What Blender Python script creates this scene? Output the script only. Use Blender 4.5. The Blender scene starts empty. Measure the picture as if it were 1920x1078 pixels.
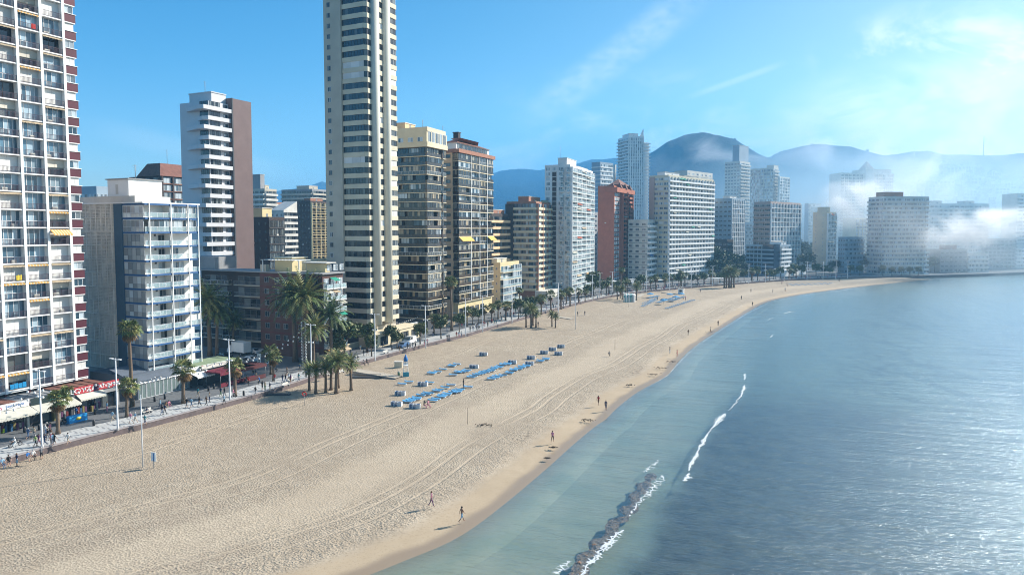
import bpy, math, random
from math import sin, cos, tan, radians, pi, sqrt, floor
from mathutils import Vector, Matrix, noise
R = random.Random(7)
C = bpy.context.scene.collection
scene = bpy.context.scene
# ------------------------------------------------------------------ survey helpers (camera calibration -> metres)
H = 33.0; F_ = 1280.0; PITCH = radians(3.4); CY = 430 + F_*tan(PITCH); CX = 960.0
SP, CP = sin(PITCH), cos(PITCH)
def G(px, py, z=0.0):
    a = (px-CX)/F_; b = -(py-CY)/F_
    d = Vector((a, CP + b*SP, -SP + b*CP))
    t = (z-H)/d.z
    return Vector((d.x*t, d.y*t, z))
def PD(px, dep, z=1.0):
    fz = dep*CP - (z-H)*SP
    return Vector(((px-CX)/F_*fz, dep, z))
def along(P, az, px):
    c = (px-CX)/F_; x, y, z = P.x, P.y, P.z-H
    dx, dy = sin(az), cos(az)
    return -(x - c*(y*CP - z*SP))/(dx - c*dy*CP)
def ztop(P, py):
    k = (py-CY)/F_; y = P.y
    return H + y*(k*CP+SP)/(k*SP-CP)
def off(P, az, t, z=None):
    return Vector((P.x+sin(az)*t, P.y+cos(az)*t, P.z if z is None else z))
AZ = radians(25.5)
# ------------------------------------------------------------------ materials
MATS = {}
def nt(m): m.use_nodes = True; return m.node_tree.nodes, m.node_tree.links
def mat(name, col, rough=.8, spec=.3, metal=0, noise_s=0, noise_a=0, bump=0, bump_s=0, fn=None, island=0, **kw):
    if name in MATS: return MATS[name]
    m = bpy.data.materials.new(name); N, L = nt(m); b = N['Principled BSDF']
    b.inputs['Base Color'].default_value = (*col, 1); b.inputs['Roughness'].default_value = rough
    b.inputs['Specular IOR Level'].default_value = spec; b.inputs['Metallic'].default_value = metal
    src = None
    if noise_a or island:
        tc = N.new('ShaderNodeTexCoord'); n = N.new('ShaderNodeTexNoise'); n.inputs['Scale'].default_value = noise_s or .3
        n.inputs['Detail'].default_value = 6; n.inputs['Roughness'].default_value = .65
        ob = N.new('ShaderNodeNewGeometry'); L.new(ob.outputs['Position'], n.inputs['Vector'])
        mr = N.new('ShaderNodeMapRange'); mr.inputs[1].default_value = .25; mr.inputs[2].default_value = .75
        mr.inputs[3].default_value = 1-noise_a; mr.inputs[4].default_value = 1+noise_a
        L.new(n.outputs[0], mr.inputs[0]); v = mr.outputs[0]
        if island:
            oi = N.new('ShaderNodeObjectInfo'); ad = N.new('ShaderNodeMath'); ad.operation = 'ADD'
            L.new(oi.outputs['Random'], ad.inputs[0]); L.new(ob.outputs['Random Per Island'], ad.inputs[1])
            fr = N.new('ShaderNodeMath'); fr.operation = 'FRACT'; L.new(ad.outputs[0], fr.inputs[0])
            m2 = N.new('ShaderNodeMapRange'); m2.inputs[3].default_value = 1-island; m2.inputs[4].default_value = 1+island
            L.new(fr.outputs[0], m2.inputs[0]); mu = N.new('ShaderNodeMath'); mu.operation = 'MULTIPLY'
            L.new(v, mu.inputs[0]); L.new(m2.outputs[0], mu.inputs[1]); v = mu.outputs[0]
        vm = N.new('ShaderNodeVectorMath'); vm.operation = 'SCALE'; vm.inputs[0].default_value = col
        L.new(v, vm.inputs['Scale']); L.new(vm.outputs[0], b.inputs['Base Color'])
    if bump:
        g = N.new('ShaderNodeNewGeometry'); n = N.new('ShaderNodeTexNoise'); n.inputs['Scale'].default_value = bump_s
        L.new(g.outputs['Position'], n.inputs['Vector']); bp = N.new('ShaderNodeBump'); bp.inputs['Strength'].default_value = bump
        L.new(n.outputs[0], bp.inputs['Height']); L.new(bp.outputs[0], b.inputs['Normal'])
    if fn: fn(m, N, L, b)
    MATS[name] = m; return m
def glass_mat(name, dark, curtain, share, tint=(.5, .6, .65)):
    """window glass: each pane is dark room or curtain behind clear glossy glass"""
    def fn(m, N, L, b):
        g = N.new('ShaderNodeNewGeometry'); oi = N.new('ShaderNodeObjectInfo')
        ad = N.new('ShaderNodeMath'); ad.operation = 'ADD'; L.new(g.outputs['Random Per Island'], ad.inputs[0]); L.new(oi.outputs['Random'], ad.inputs[1])
        fr = N.new('ShaderNodeMath'); fr.operation = 'FRACT'; L.new(ad.outputs[0], fr.inputs[0])
        cr = N.new('ShaderNodeValToRGB'); cr.color_ramp.interpolation = 'CONSTANT'
        e = cr.color_ramp.elements; e[0].color = (*dark, 1); e[0].position = 0
        e[1].position = 1-share; e[1].color = (*curtain, 1)
        k = e.new((1-share)*.45); k.color = (*[x*1.9+.01 for x in dark], 1)
        k = e.new((1-share)*.75); k.color = (*[x*.5+y*.25 for x, y in zip(dark, curtain)], 1)
        k = e.new(1-share*.4); k.color = (*[x*.62 for x in curtain], 1)
        L.new(fr.outputs[0], cr.inputs[0]); L.new(cr.outputs[0], b.inputs['Base Color'])
    return mat(name, dark, .08, .7, fn=fn)
def stripes(name, a, c, step, axis=0, rough=.8):
    def fn(m, N, L, b):
        tc = N.new('ShaderNodeTexCoord'); s = N.new('ShaderNodeSeparateXYZ'); L.new(tc.outputs['Object'], s.inputs[0])
        d = N.new('ShaderNodeMath'); d.operation = 'DIVIDE'; d.inputs[1].default_value = step; L.new(s.outputs[axis], d.inputs[0])
        f = N.new('ShaderNodeMath'); f.operation = 'FRACT'; L.new(d.outputs[0], f.inputs[0])
        g = N.new('ShaderNodeMath'); g.operation = 'GREATER_THAN'; g.inputs[1].default_value = .5; L.new(f.outputs[0], g.inputs[0])
        mx = N.new('ShaderNodeMix'); mx.data_type = 'RGBA'; mx.inputs[6].default_value = (*a, 1); mx.inputs[7].default_value = (*c, 1)
        L.new(g.outputs[0], mx.inputs[0]); L.new(mx.outputs[2], b.inputs['Base Color'])
    return mat(name, a, rough, fn=fn)
# ------------------------------------------------------------------ mesh builder
class MB:
    def __init__(s): s.v = []; s.f = []; s.m = []; s.ml = []; s.sm = []
    def mi(s, m):
        if m not in s.ml: s.ml.append(m)
        return s.ml.index(m)
    def poly(s, pts, m, smooth=False):
        i = len(s.v); s.v += [tuple(p) for p in pts]; s.f.append(tuple(range(i, i+len(pts)))); s.m.append(s.mi(m)); s.sm.append(smooth)
    def box(s, x0, x1, y0, y1, z0, z1, m, faces='xXyYzZ'):
        i = len(s.v); s.v += [(x, y, z) for z in (z0, z1) for y in (y0, y1) for x in (x0, x1)]
        D = {'z': (0, 2, 3, 1), 'Z': (4, 5, 7, 6), 'y': (0, 1, 5, 4), 'Y': (2, 6, 7, 3), 'x': (0, 4, 6, 2), 'X': (1, 3, 7, 5)}
        k = s.mi(m)
        for c in faces: s.f.append(tuple(i+j for j in D[c])); s.m.append(k); s.sm.append(False)
    def prism(s, pts, z0, z1, m, mt=None, cap=True, bot=False):
        n = len(pts); i = len(s.v); s.v += [(p[0], p[1], z0) for p in pts]+[(p[0], p[1], z1) for p in pts]; k = s.mi(m)
        for j in range(n): s.f.append((i+j, i+(j+1) % n, i+n+(j+1) % n, i+n+j)); s.m.append(k); s.sm.append(False)
        if cap: s.f.append(tuple(i+n+j for j in range(n))); s.m.append(s.mi(mt or m)); s.sm.append(False)
        if bot: s.f.append(tuple(i+n-1-j for j in range(n))); s.m.append(k); s.sm.append(False)
    def tube(s, pts, rad, m, n=8, cap=True, smooth=True):
        pts = [Vector(p) for p in pts]; rad = rad if isinstance(rad, (list, tuple)) else [rad]*len(pts)
        i = len(s.v); k = s.mi(m)
        for j, p in enumerate(pts):
            d = (pts[min(j+1, len(pts)-1)]-pts[max(j-1, 0)]).normalized()
            a = d.orthogonal().normalized() if abs(d.z) < .9 else Vector((1, 0, 0)); a = (a-d*a.dot(d)).normalized(); b = d.cross(a)
            for q in range(n):
                t = 2*pi*q/n; s.v.append(tuple(p+(a*cos(t)+b*sin(t))*rad[j]))
        for j in range(len(pts)-1):
            for q in range(n):
                s.f.append((i+j*n+q, i+j*n+(q+1) % n, i+(j+1)*n+(q+1) % n, i+(j+1)*n+q)); s.m.append(k); s.sm.append(smooth)
        if cap:
            s.f.append(tuple(i+q for q in range(n))[::-1]); s.m.append(k); s.sm.append(False)
            s.f.append(tuple(i+(len(pts)-1)*n+q for q in range(n))); s.m.append(k); s.sm.append(False)
    def ball(s, c, r, m, n=6, sc=(1, 1, 1)):
        i = len(s.v); k = s.mi(m); rr = max(3, n//2+1)
        for a in range(rr+1):
            th = pi*a/rr
            for q in range(n):
                t = 2*pi*q/n; s.v.append((c[0]+r*sc[0]*sin(th)*cos(t), c[1]+r*sc[1]*sin(th)*sin(t), c[2]+r*sc[2]*cos(th)))
        for a in range(rr):
            for q in range(n):
                s.f.append((i+a*n+q, i+(a+1)*n+q, i+(a+1)*n+(q+1) % n, i+a*n+(q+1) % n)); s.m.append(k); s.sm.append(True)
    def add(s, o, M):
        i = len(s.v); s.v += [tuple(M @ Vector(p)) for p in o['v']]
        mm = [s.mi(m) for m in o['ml']]
        for f, m, q in zip(o['f'], o['m'], o['sm']): s.f.append(tuple(i+j for j in f)); s.m.append(mm[m]); s.sm.append(q)
    def raw(s): return dict(v=s.v, f=s.f, m=s.m, ml=s.ml, sm=s.sm)
    def mesh(s, name):
        me = bpy.data.meshes.new(name); me.from_pydata(s.v, [], s.f)
        for m in s.ml: me.materials.append(m)
        me.polygons.foreach_set('material_index', s.m); me.polygons.foreach_set('use_smooth', s.sm); me.update()
        return me
    def obj(s, name, parent=None, M=None): return mk(name, s.mesh(name), parent, M)
def mk(name, me, parent=None, M=None):
    o = bpy.data.objects.new(name, me); C.objects.link(o)
    if parent: o.parent = parent
    if M is not None: o.matrix_local = M
    return o
def tag(o, label=None, cat=None, group=None, kind=None):
    if label: o['label'] = label
    if cat: o['category'] = cat
    if group: o['group'] = group
    if kind: o['kind'] = kind
    return o
def empty(name, loc, rz=0, label=None, cat=None, group=None):
    o = bpy.data.objects.new(name, None); C.objects.link(o); o.location = loc; o.rotation_euler = (0, 0, rz); o.empty_display_size = .5
    return tag(o, label, cat, group)
def copy_tree(o, kids=None):
    c = o.copy(); C.objects.link(c)
    for ch in o.children:
        d = ch.copy(); C.objects.link(d); d.parent = c
        for g in ch.children:
            e = g.copy(); C.objects.link(e); e.parent = d
    return c
# ------------------------------------------------------------------ camera, light, air
cam_d = bpy.data.cameras.new('camera'); cam = bpy.data.objects.new('camera', cam_d); C.objects.link(cam)
cam.location = (0, 0, H); cam.rotation_euler = (pi/2-PITCH, 0, 0)
cam_d.sensor_width = 36; cam_d.lens = 36*F_/1920; cam_d.shift_y = (CY-539)/1920; cam_d.clip_end = 20000; cam_d.clip_start = 1
scene.camera = cam
SUN_AZ, SUN_EL = radians(62), radians(31)
sd = bpy.data.lights.new('sun', 'SUN'); sun = bpy.data.objects.new('sun', sd); C.objects.link(sun)
sd.energy = 5.0; sd.angle = radians(.5); sd.color = (1, .95, .86)
sdir = Vector((sin(SUN_AZ)*cos(SUN_EL), cos(SUN_AZ)*cos(SUN_EL), sin(SUN_EL)))
sun.rotation_euler = (-sdir).to_track_quat('-Z', 'Y').to_euler(); sun.location = (200, 100, 300)
w = bpy.data.worlds.new('World'); scene.world = w; w.use_nodes = True; N, L = w.node_tree.nodes, w.node_tree.links
bg = N['Background']; sky = N.new('ShaderNodeTexSky'); sky.sky_type = 'NISHITA'; sky.sun_disc = False
sky.sun_elevation = SUN_EL; sky.sun_rotation = SUN_AZ; sky.air_density = 1.0; sky.dust_density = .8; sky.ozone_density = 2.5
hs = N.new('ShaderNodeHueSaturation'); hs.inputs['Saturation'].default_value = 1.32; hs.inputs['Value'].default_value = 1.0; hs.inputs['Hue'].default_value = .486
L.new(sky.outputs[0], hs.inputs['Color'])

tc = N.new('ShaderNodeTexCoord')
def MATH(op, a, b=None, c=None):
    n = N.new('ShaderNodeMath'); n.operation = op
    for i, v in enumerate((a, b, c)):
        if v is None: continue
        if isinstance(v, (int, float)): n.inputs[i].default_value = v
        else: L.new(v, n.inputs[i])
    return n.outputs[0]
def SM(x, a, b_):
    n = N.new('ShaderNodeMapRange'); n.interpolation_type = 'SMOOTHSTEP'
    n.inputs[1].default_value = a; n.inputs[2].default_value = b_; L.new(x, n.inputs[0]); return n.outputs[0]
sx = N.new('ShaderNodeSeparateXYZ'); L.new(tc.outputs['Generated'], sx.inputs[0])
azm = MATH('ARCTAN2', sx.outputs[0], sx.outputs[1]); elv = MATH('ARCSINE', sx.outputs[2])
def streak(a0, e0, a1, e1, wid, soft):   # a thin straight cloud trail between two directions (azimuth, elevation in radians)
    dx, dy = a1-a0, e1-e0; ln = sqrt(dx*dx+dy*dy); dx /= ln; dy /= ln
    u = MATH('ADD', MATH('MULTIPLY', MATH('SUBTRACT', azm, a0), dx), MATH('MULTIPLY', MATH('SUBTRACT', elv, e0), dy))
    v = MATH('ADD', MATH('MULTIPLY', MATH('SUBTRACT', azm, a0), -dy), MATH('MULTIPLY', MATH('SUBTRACT', elv, e0), dx))
    av = MATH('ABSOLUTE', v)
    k = MATH('MULTIPLY', SM(u, -.02, ln*.3), MATH('SUBTRACT', 1.0, SM(u, ln*.75, ln*1.1)))
    return MATH('MULTIPLY', k, MATH('SUBTRACT', 1.0, SM(av, wid*.2, wid)))
nz = N.new('ShaderNodeTexNoise'); nz.inputs['Scale'].default_value = 5; nz.inputs['Detail'].default_value = 9; nz.inputs['Roughness'].default_value = .62; nz.inputs['Distortion'].default_value = .6
mp = N.new('ShaderNodeMapping'); mp.inputs['Rotation'].default_value = (0, .6, .3); mp.inputs['Scale'].default_value = (1.2, 1.2, 2.2); L.new(tc.outputs['Generated'], mp.inputs[0]); L.new(mp.outputs[0], nz.inputs['Vector'])
wisp = SM(nz.outputs[0], .44, .72)
def pix(px, py): return (math.atan((px-CX)/F_), math.atan((430-py)/F_*cos(math.atan((px-CX)/F_))))
def blob(px, py, ra, re):
    a, e = pix(px, py)
    q = MATH('ADD', MATH('POWER', MATH('DIVIDE', MATH('SUBTRACT', azm, a), ra), 2), MATH('POWER', MATH('DIVIDE', MATH('SUBTRACT', elv, e), re), 2))
    return MATH('SUBTRACT', 1.0, SM(q, .05, 1.0))
tnt = N.new('ShaderNodeMix'); tnt.data_type = 'RGBA'; tnt.blend_type = 'MULTIPLY'; tnt.inputs[0].default_value = 1   # clear marine air: less yellow low down
grd = N.new('ShaderNodeMix'); grd.data_type = 'RGBA'; grd.inputs[6].default_value = (.72, .93, 1.2, 1); grd.inputs[7].default_value = (.62, .96, 1.12, 1)
grl = N.new('ShaderNodeMix'); grl.data_type = 'RGBA'; grl.inputs[6].default_value = (.50, .98, 1.2, 1); grl.inputs[7].default_value = (.95, 1.0, 1.0, 1); L.new(SM(azm, -.55, .5), grl.inputs[0]); L.new(grl.outputs[2], grd.inputs[7]); L.new(SM(elv, -.02, .3), grd.inputs[0]); L.new(hs.outputs[0], tnt.inputs[6]); L.new(grd.outputs[2], tnt.inputs[7])
cl = MATH('MULTIPLY', wisp, MATH('MULTIPLY', blob(1770, 235, .24, .16), 1.3))
cl = MATH('MAXIMUM', cl, MATH('MULTIPLY', blob(1760, 250, .26, .11), MATH('MULTIPLY', SM(nz.outputs[0], .25, .7), .75)))
cl = MATH('MAXIMUM', cl, MATH('MULTIPLY', wisp, MATH('MULTIPLY', blob(1450, 260, .3, .09), .5)))
cl = MATH('MAXIMUM', cl, MATH('MULTIPLY', wisp, MATH('MULTIPLY', blob(1150, 260, .3, .12), .28)))
nz2 = N.new('ShaderNodeTexNoise'); nz2.inputs['Scale'].default_value = 40; nz2.inputs['Detail'].default_value = 5; L.new(mp.outputs[0], nz2.inputs['Vector'])
st = MATH('MULTIPLY', streak(*pix(960, 250), *pix(1310, -10), .034, 1), MATH('MULTIPLY', SM(nz2.outputs[0], .0, .9), .2))
st = MATH('MAXIMUM', st, MATH('MULTIPLY', streak(*pix(1290, 185), *pix(1460, 125), .006, 1), .12))
st = MATH('MAXIMUM', st, MATH('MULTIPLY', streak(*pix(160, 235), *pix(560, 330), .02, 1), .06))
cl = MATH('MINIMUM', MATH('MAXIMUM', cl, st), .95)
mx = N.new('ShaderNodeMix'); mx.data_type = 'RGBA'; mx.inputs[7].default_value = (9.8, 10.1, 10.4, 1)
L.new(cl, mx.inputs[0]); L.new(tnt.outputs[2], mx.inputs[6]); L.new(mx.outputs[2], bg.inputs[0]); bg.inputs[1].default_value = .092
scene.view_settings.view_transform = 'Standard'; scene.view_settings.look = 'None'; scene.view_settings.exposure = 0.74
cy = scene.cycles; cy.filter_width = 1.05; cy.use_denoising = True; cy.max_bounces = 5; cy.diffuse_bounces = 2; cy.glossy_bounces = 3; cy.transmission_bounces = 4; cy.transparent_max_bounces = 12; cy.volume_bounces = 1
cy.sample_clamp_indirect = 4; cy.caustics_reflective = False; cy.caustics_refractive = False
try: cy.denoiser = 'OPENIMAGEDENOISE'; cy.denoising_prefilter = 'ACCURATE'
except Exception: pass
# ------------------------------------------------------------------ shoreline and sea wall
WALLPX = [(-700, 1075), (-300, 962), (0, 877), (83, 853), (159, 833), (280, 803), (400, 771), (480, 749), (560, 724), (653, 692), (760, 662), (800, 651), (879, 631), (946, 610.5), (1000, 594.5), (1046, 582), (1100, 567.5), (1146, 558), (1208, 549), (1286, 541.5), (1390, 533.2), (1452, 528.5), (1513, 524.7), (1600, 521.8), (1680, 520.3)]
SHOREPX = [(60, 1400), (420, 1180), (560, 1122), (690, 1078), (760, 1050), (838, 1018), (893, 985), (949, 942), (990, 908), (1032, 872), (1073, 835), (1115, 800), (1137, 785), (1159, 763), (1199, 733), (1251, 704), (1273, 677), (1307, 646), (1359, 612), (1404, 584), (1443, 565), (1500, 553), (1560, 544.5), (1620, 537), (1687, 530), (1725, 526.5), (1750, 524.3)]
def resample(P, n):
    d = [0]
    for a, b in zip(P, P[1:]): d.append(d[-1]+(b-a).length)
    out = []
    for i in range(n):
        t = d[-1]*i/(n-1); j = max(k for k in range(len(d)-1) if d[k] <= t+1e-6)
        f = (t-d[j])/(d[j+1]-d[j]); out.append(P[j].lerp(P[j+1], min(f, 1)))
    return out
WALL = [G(x, y, 0) for x, y in WALLPX]
SHORE = [G(x, y, -.6) for x, y in SHOREPX]
# match stations by azimuth-free parameter: distance along the street direction
ux, uy = sin(AZ), cos(AZ)
WR = resample(WALL, 260)
# smooth shoreline with catmull-rom
def catmull(P, k):
    out = []
    for i in range(len(P)-1):
        p0, p1, p2, p3 = P[max(i-1, 0)], P[i], P[i+1], P[min(i+2, len(P)-1)]
        for j in range(k):
            t = j/k; out.append(.5*((2*p1)+(p2-p0)*t+(2*p0-5*p1+4*p2-p3)*t*t+(3*p1-p0-3*p2+p3)*t**3))
    return out+[P[-1]]
SS = catmull(SHORE, 8)
def nearest_on(P, q):
    best = 1e9; bp = None
    for a, b in zip(P, P[1:]):
        ab = b-a; l = ab.xy.length_squared or 1e-6; t = max(0, min(1, (q-a).xy.dot(ab.xy)/l)); r = a.lerp(b, t); d = (r-q).xy.length
        if d < best: best = d; bp = r
    return best, bp
# offshore normals
def normals(P):
    out = []
    for i in range(len(P)):
        d = (P[min(i+1, len(P)-1)]-P[max(i-1, 0)]).xy.normalized(); out.append(Vector((d.y, -d.x, 0)))
    return out
def smooth(a, b, x):
    t = max(0, min(1, (x-a)/(b-a))); return t*t*(3-2*t)
# beach + seabed: one grid, stations along shore, rows from wall to far offshore
SR = resample(SS, 260); NS = normals(SR)
for _ in range(6): NS = [NS[0]]+[((NS[i-1]+NS[i]+NS[i+1])/3).normalized() for i in range(1, len(NS)-1)]+[NS[-1]]
WRn = []
lw = 0
for i, p in enumerate(SR):
    WRn.append(WR[i])
rows_b = [j/60 for j in range(61)]
offs = [0, .8, 1.6, 2.6, 4, 6, 9, 13, 18, 24, 30]
v, f, uv = [], [], []
nr = 61+len(offs)-1
for i in range(260):
    a, b = WRn[i], SR[i]; wd = (a-b).xy.length
    for t in rows_b:
        p = a.lerp(b, t); dd = wd*(1-t)
        z = .12 - .72*max(0, 1-dd/26)**1.5 + .12*noise.noise(Vector((p.x*.05, p.y*.05, 0)))*smooth(0, 8, dd)*smooth(0, 6, wd*t)
        v.append((p.x, p.y, z)); uv.append((p.length, -dd))
    for o_ in offs[1:]:
        p = b+NS[i]*o_; z = -.6-.075*o_ - (1.0 if o_ > 5 else 0)
        v.append((p.x, p.y, z-.04*max(0, o_-18))); uv.append((0, o_))
for i in range(259):
    for j in range(nr-1):
        a = i*nr+j; f.append((a, a+1, a+nr+1, a+nr))
me = bpy.data.meshes.new('beach'); me.from_pydata(v, [], f)
at_ = me.attributes.new('shore', 'FLOAT', 'POINT'); at_.data.foreach_set('value', [q[1] for q in uv])
me.polygons.foreach_set('use_smooth', [True]*len(f)); me.update()
def ND(N, t, **k):
    n = N.new(t)
    for a, b in k.items(): setattr(n, a, b)
    return n
class SH:
    """tiny node helper"""
    def __init__(s, m): s.m = m; m.use_nodes = True; s.N = m.node_tree.nodes; s.L = m.node_tree.links
    def val(s, x, inp):
        if isinstance(x, (int, float)): inp.default_value = x
        elif isinstance(x, tuple): inp.default_value = (*x, 1) if len(inp.default_value) == 4 and len(x) == 3 else x
        else: s.L.new(x, inp)
    def math(s, op, a, b=0, c=0):
        n = s.N.new('ShaderNodeMath'); n.operation = op; s.val(a, n.inputs[0]); s.val(b, n.inputs[1]); s.val(c, n.inputs[2]); return n.outputs[0]
    def noise(s, vec, sc, det=4, rough=.55, dist=0):
        n = s.N.new('ShaderNodeTexNoise'); n.inputs['Scale'].default_value = sc; n.inputs['Detail'].default_value = det; n.inputs['Roughness'].default_value = rough; n.inputs['Distortion'].default_value = dist
        s.val(vec, n.inputs['Vector']); return n.outputs[0]
    def vor(s, vec, sc, feat='F1'):
        n = s.N.new('ShaderNodeTexVoronoi'); n.feature = feat; n.inputs['Scale'].default_value = sc; s.val(vec, n.inputs['Vector']); return n.outputs['Distance']
    def mr(s, x, a, b, c=0, d=1, sm=True):
        n = s.N.new('ShaderNodeMapRange'); n.interpolation_type = 'SMOOTHSTEP' if sm else 'LINEAR'
        s.val(x, n.inputs[0])
        for i, q in enumerate((a, b, c, d)): s.val(q, n.inputs[i+1])
        return n.outputs[0]
    def mix(s, fac, a, b):
        n = s.N.new('ShaderNodeMix'); n.data_type = 'RGBA'; s.val(fac, n.inputs[0]); s.val(a, n.inputs[6]); s.val(b, n.inputs[7]); return n.outputs[2]
    def bump(s, h, st, dist=1, nrm=None):
        n = s.N.new('ShaderNodeBump'); n.inputs['Strength'].default_value = st; n.inputs['Distance'].default_value = dist; s.L.new(h, n.inputs['Height'])
        if nrm: s.L.new(nrm, n.inputs['Normal'])
        return n.outputs[0]
    def pos(s): return s.N.new('ShaderNodeNewGeometry').outputs['Position']
    def attr(s, a): n = s.N.new('ShaderNodeAttribute'); n.attribute_name = a; return n.outputs['Fac']
    def mapp(s, vec, scale=(1, 1, 1), rot=(0, 0, 0)):
        n = s.N.new('ShaderNodeMapping'); n.inputs['Scale'].default_value = scale; n.inputs['Rotation'].default_value = rot; s.L.new(vec, n.inputs[0]); return n.outputs[0]
def beach_mat():
    m = bpy.data.materials.new('sand'); s = SH(m); b = s.N['Principled BSDF']; P = s.pos(); d = s.attr('shore')
    big = s.noise(P, .05, 5, .6); mid = s.noise(P, .5, 5, .6)
    wob = s.math('MULTIPLY', s.math('SUBTRACT', s.noise(P, .06, 2), .5), 7)
    dw = s.math('ADD', d, wob)
    sand = s.mix(s.mr(big, .35, .65), (.40, .32, .232), (.48, .39, .285))
    sand = s.mix(s.mr(mid, .35, .7, 0, .5), sand, (.32, .25, .175))
    sand = s.mix(s.mr(s.noise(P, 4.2, 3, .7), .53, .66, 0, .8), sand, (.25, .19, .13))  # dark specks: shade of small dips put into the sand colour
    # vehicle tracks: pairs of smooth wheel marks running along the beach
    trk = None
    for c, wd in ((-57.0, .3), (-55.2, .3), (-35.5, .4), (-33.8, .4), (-30.2, .3), (-15.0, .4), (-13.4, .4), (-10.6, .3)):
        t = s.mr(s.math('ABSOLUTE', s.math('SUBTRACT', s.math('ADD', d, s.math('MULTIPLY', s.math('SUBTRACT', s.noise(P, .018, 1), .5), 9)), c)), wd*.35, wd, 1, 0)
        trk = t if trk is None else s.math('MAXIMUM', trk, t)
    trk = s.math('MULTIPLY', trk, s.mr(s.noise(P, .05, 3), .32, .46))
    wide = s.mr(s.math('ABSOLUTE', s.math('ADD', dw, 20)), 2, 6.5, 1, 0)   # graded smoother lane
    sand = s.mix(s.math('MULTIPLY', trk, .3), sand, (.56, .44, .31))
    sand = s.mix(s.math('MULTIPLY', wide, .35), sand, (.56, .45, .32))
    # wet sand strip by the waterline, then seabed colours
    wob2 = s.math('MULTIPLY', s.math('SUBTRACT', s.noise(P, .12, 3), .5), 2.2)
    dq = s.math('ADD', d, wob2)
    damp = s.mr(dq, -6.5, -4.2); wet = s.mr(dq, -2.6, -1.0)
    col = s.mix(s.math('MULTIPLY', damp, .5), sand, (.49, .36, .22))
    col = s.mix(wet, col, (.30, .225, .155))
    # darker drift of weed at a few places of the tide line
    weed = s.math('MULTIPLY', s.mr(s.math('ABSOLUTE', s.math('ADD', dw, 7.5)), .4, 1.6, 1, 0), s.mr(s.noise(P, .9, 6, .75), .54, .62))
    weed = s.math('MULTIPLY', weed, s.mr(s.noise(P, .035, 2), .52, .6))
    col = s.mix(s.math('MULTIPLY', weed, .75), col, (.07, .05, .035))
    un = s.mr(d, -.5, 3)
    bed = s.mix(s.mr(s.noise(P, .13, 4, .6), .3, .7), (.40, .34, .24), (.28, .27, .19))
    bed = s.mix(s.mr(d, 6, 22), bed, (.19, .215, .17))
    dr = s.math('ADD', d, s.math('MULTIPLY', s.math('SUBTRACT', s.noise(P, .05, 5, .6), .5), 12))
    spy = s.N.new('ShaderNodeSeparateXYZ'); s.L.new(P, spy.inputs[0]); py_ = spy.outputs[1]
    rock = s.mix(s.mr(s.noise(P, .35, 6, .7), .35, .65), (.02, .022, .022), (.085, .08, .06))
    mask = s.math('MULTIPLY', s.math('MULTIPLY', s.mr(dr, 15, 19), s.mr(dr, 34, 75, 1, .3)), s.mr(s.math('ADD', py_, s.math('MULTIPLY', big, 60)), 150, 200, 1, .15))
    bed = s.mix(mask, bed, rock)
    crk = s.mr(s.vor(s.mapp(P, (1, .6, 1)), .09, 'DISTANCE_TO_EDGE'), .01, .06, 1, 0)
    bed = s.mix(s.math('MULTIPLY', s.mr(dr, 20, 50), s.math('MULTIPLY', crk, .55)), bed, (.03, .045, .05))
    patch = s.mr(s.noise(s.mapp(P, (1.6, .7, 1), (0, 0, .35)), .05, 7, .7, .8), .47, .6)
    bed = s.mix(s.math('MULTIPLY', s.mr(d, 26, 50), s.math('MULTIPLY', patch, .75)), bed, (.035, .055, .05))
    bed = s.mix(s.mr(d, 50, 200), bed, (.07, .22, .33))  # offshore blue: light absorbed by the deeper water, put into the bed colour
    col = s.mix(un, col, bed)
    s.L.new(col, b.inputs['Base Color'])
    s.L.new(s.mr(wet, 0, 1, .9, .35), b.inputs['Roughness']); b.inputs['Specular IOR Level'].default_value = .25
    # trampled, pitted dry sand
    pit = s.vor(s.mapp(P, (1, 1.25, 1)), 3.6); pit2 = s.noise(P, 7, 4, .75); lump = s.noise(P, 1.1, 3, .6)
    h = s.math('ADD', s.math('MULTIPLY', pit, .6), s.math('ADD', s.math('MULTIPLY', pit2, .5), s.math('MULTIPLY', lump, .6)))
    amp = s.math('MULTIPLY', s.mr(dq, -7.5, -5, 1, .03), s.math('SUBTRACT', 1, s.math('MAXIMUM', s.math('MULTIPLY', trk, .5), s.math('MULTIPLY', wide, .45))))
    amp = s.math('MULTIPLY', amp, s.mr(big, .3, .7, .55, 1.1))
    ridge = s.math('MULTIPLY', s.mr(s.math('ABSOLUTE', s.math('ADD', dw, 9)), .5, 3, 1, 0), s.noise(P, 1.1, 3, .6))
    h = s.math('ADD', s.math('MULTIPLY', h, amp), s.math('MULTIPLY', ridge, .7))
    s.L.new(s.bump(h, 1.0, .19), b.inputs['Normal'])
    return m
me.materials.append(beach_mat()); beach = mk('beach', me); tag(beach, kind='structure')
def sheet(name, P, Q, z, m, kind='structure'):
    mb = MB()
    for i in range(len(P)-1): mb.poly([(P[i].x, P[i].y, z), (P[i+1].x, P[i+1].y, z), (Q[i+1].x, Q[i+1].y, z), (Q[i].x, Q[i].y, z)], m)
    return tag(mb.obj(name), kind=kind)
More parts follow.
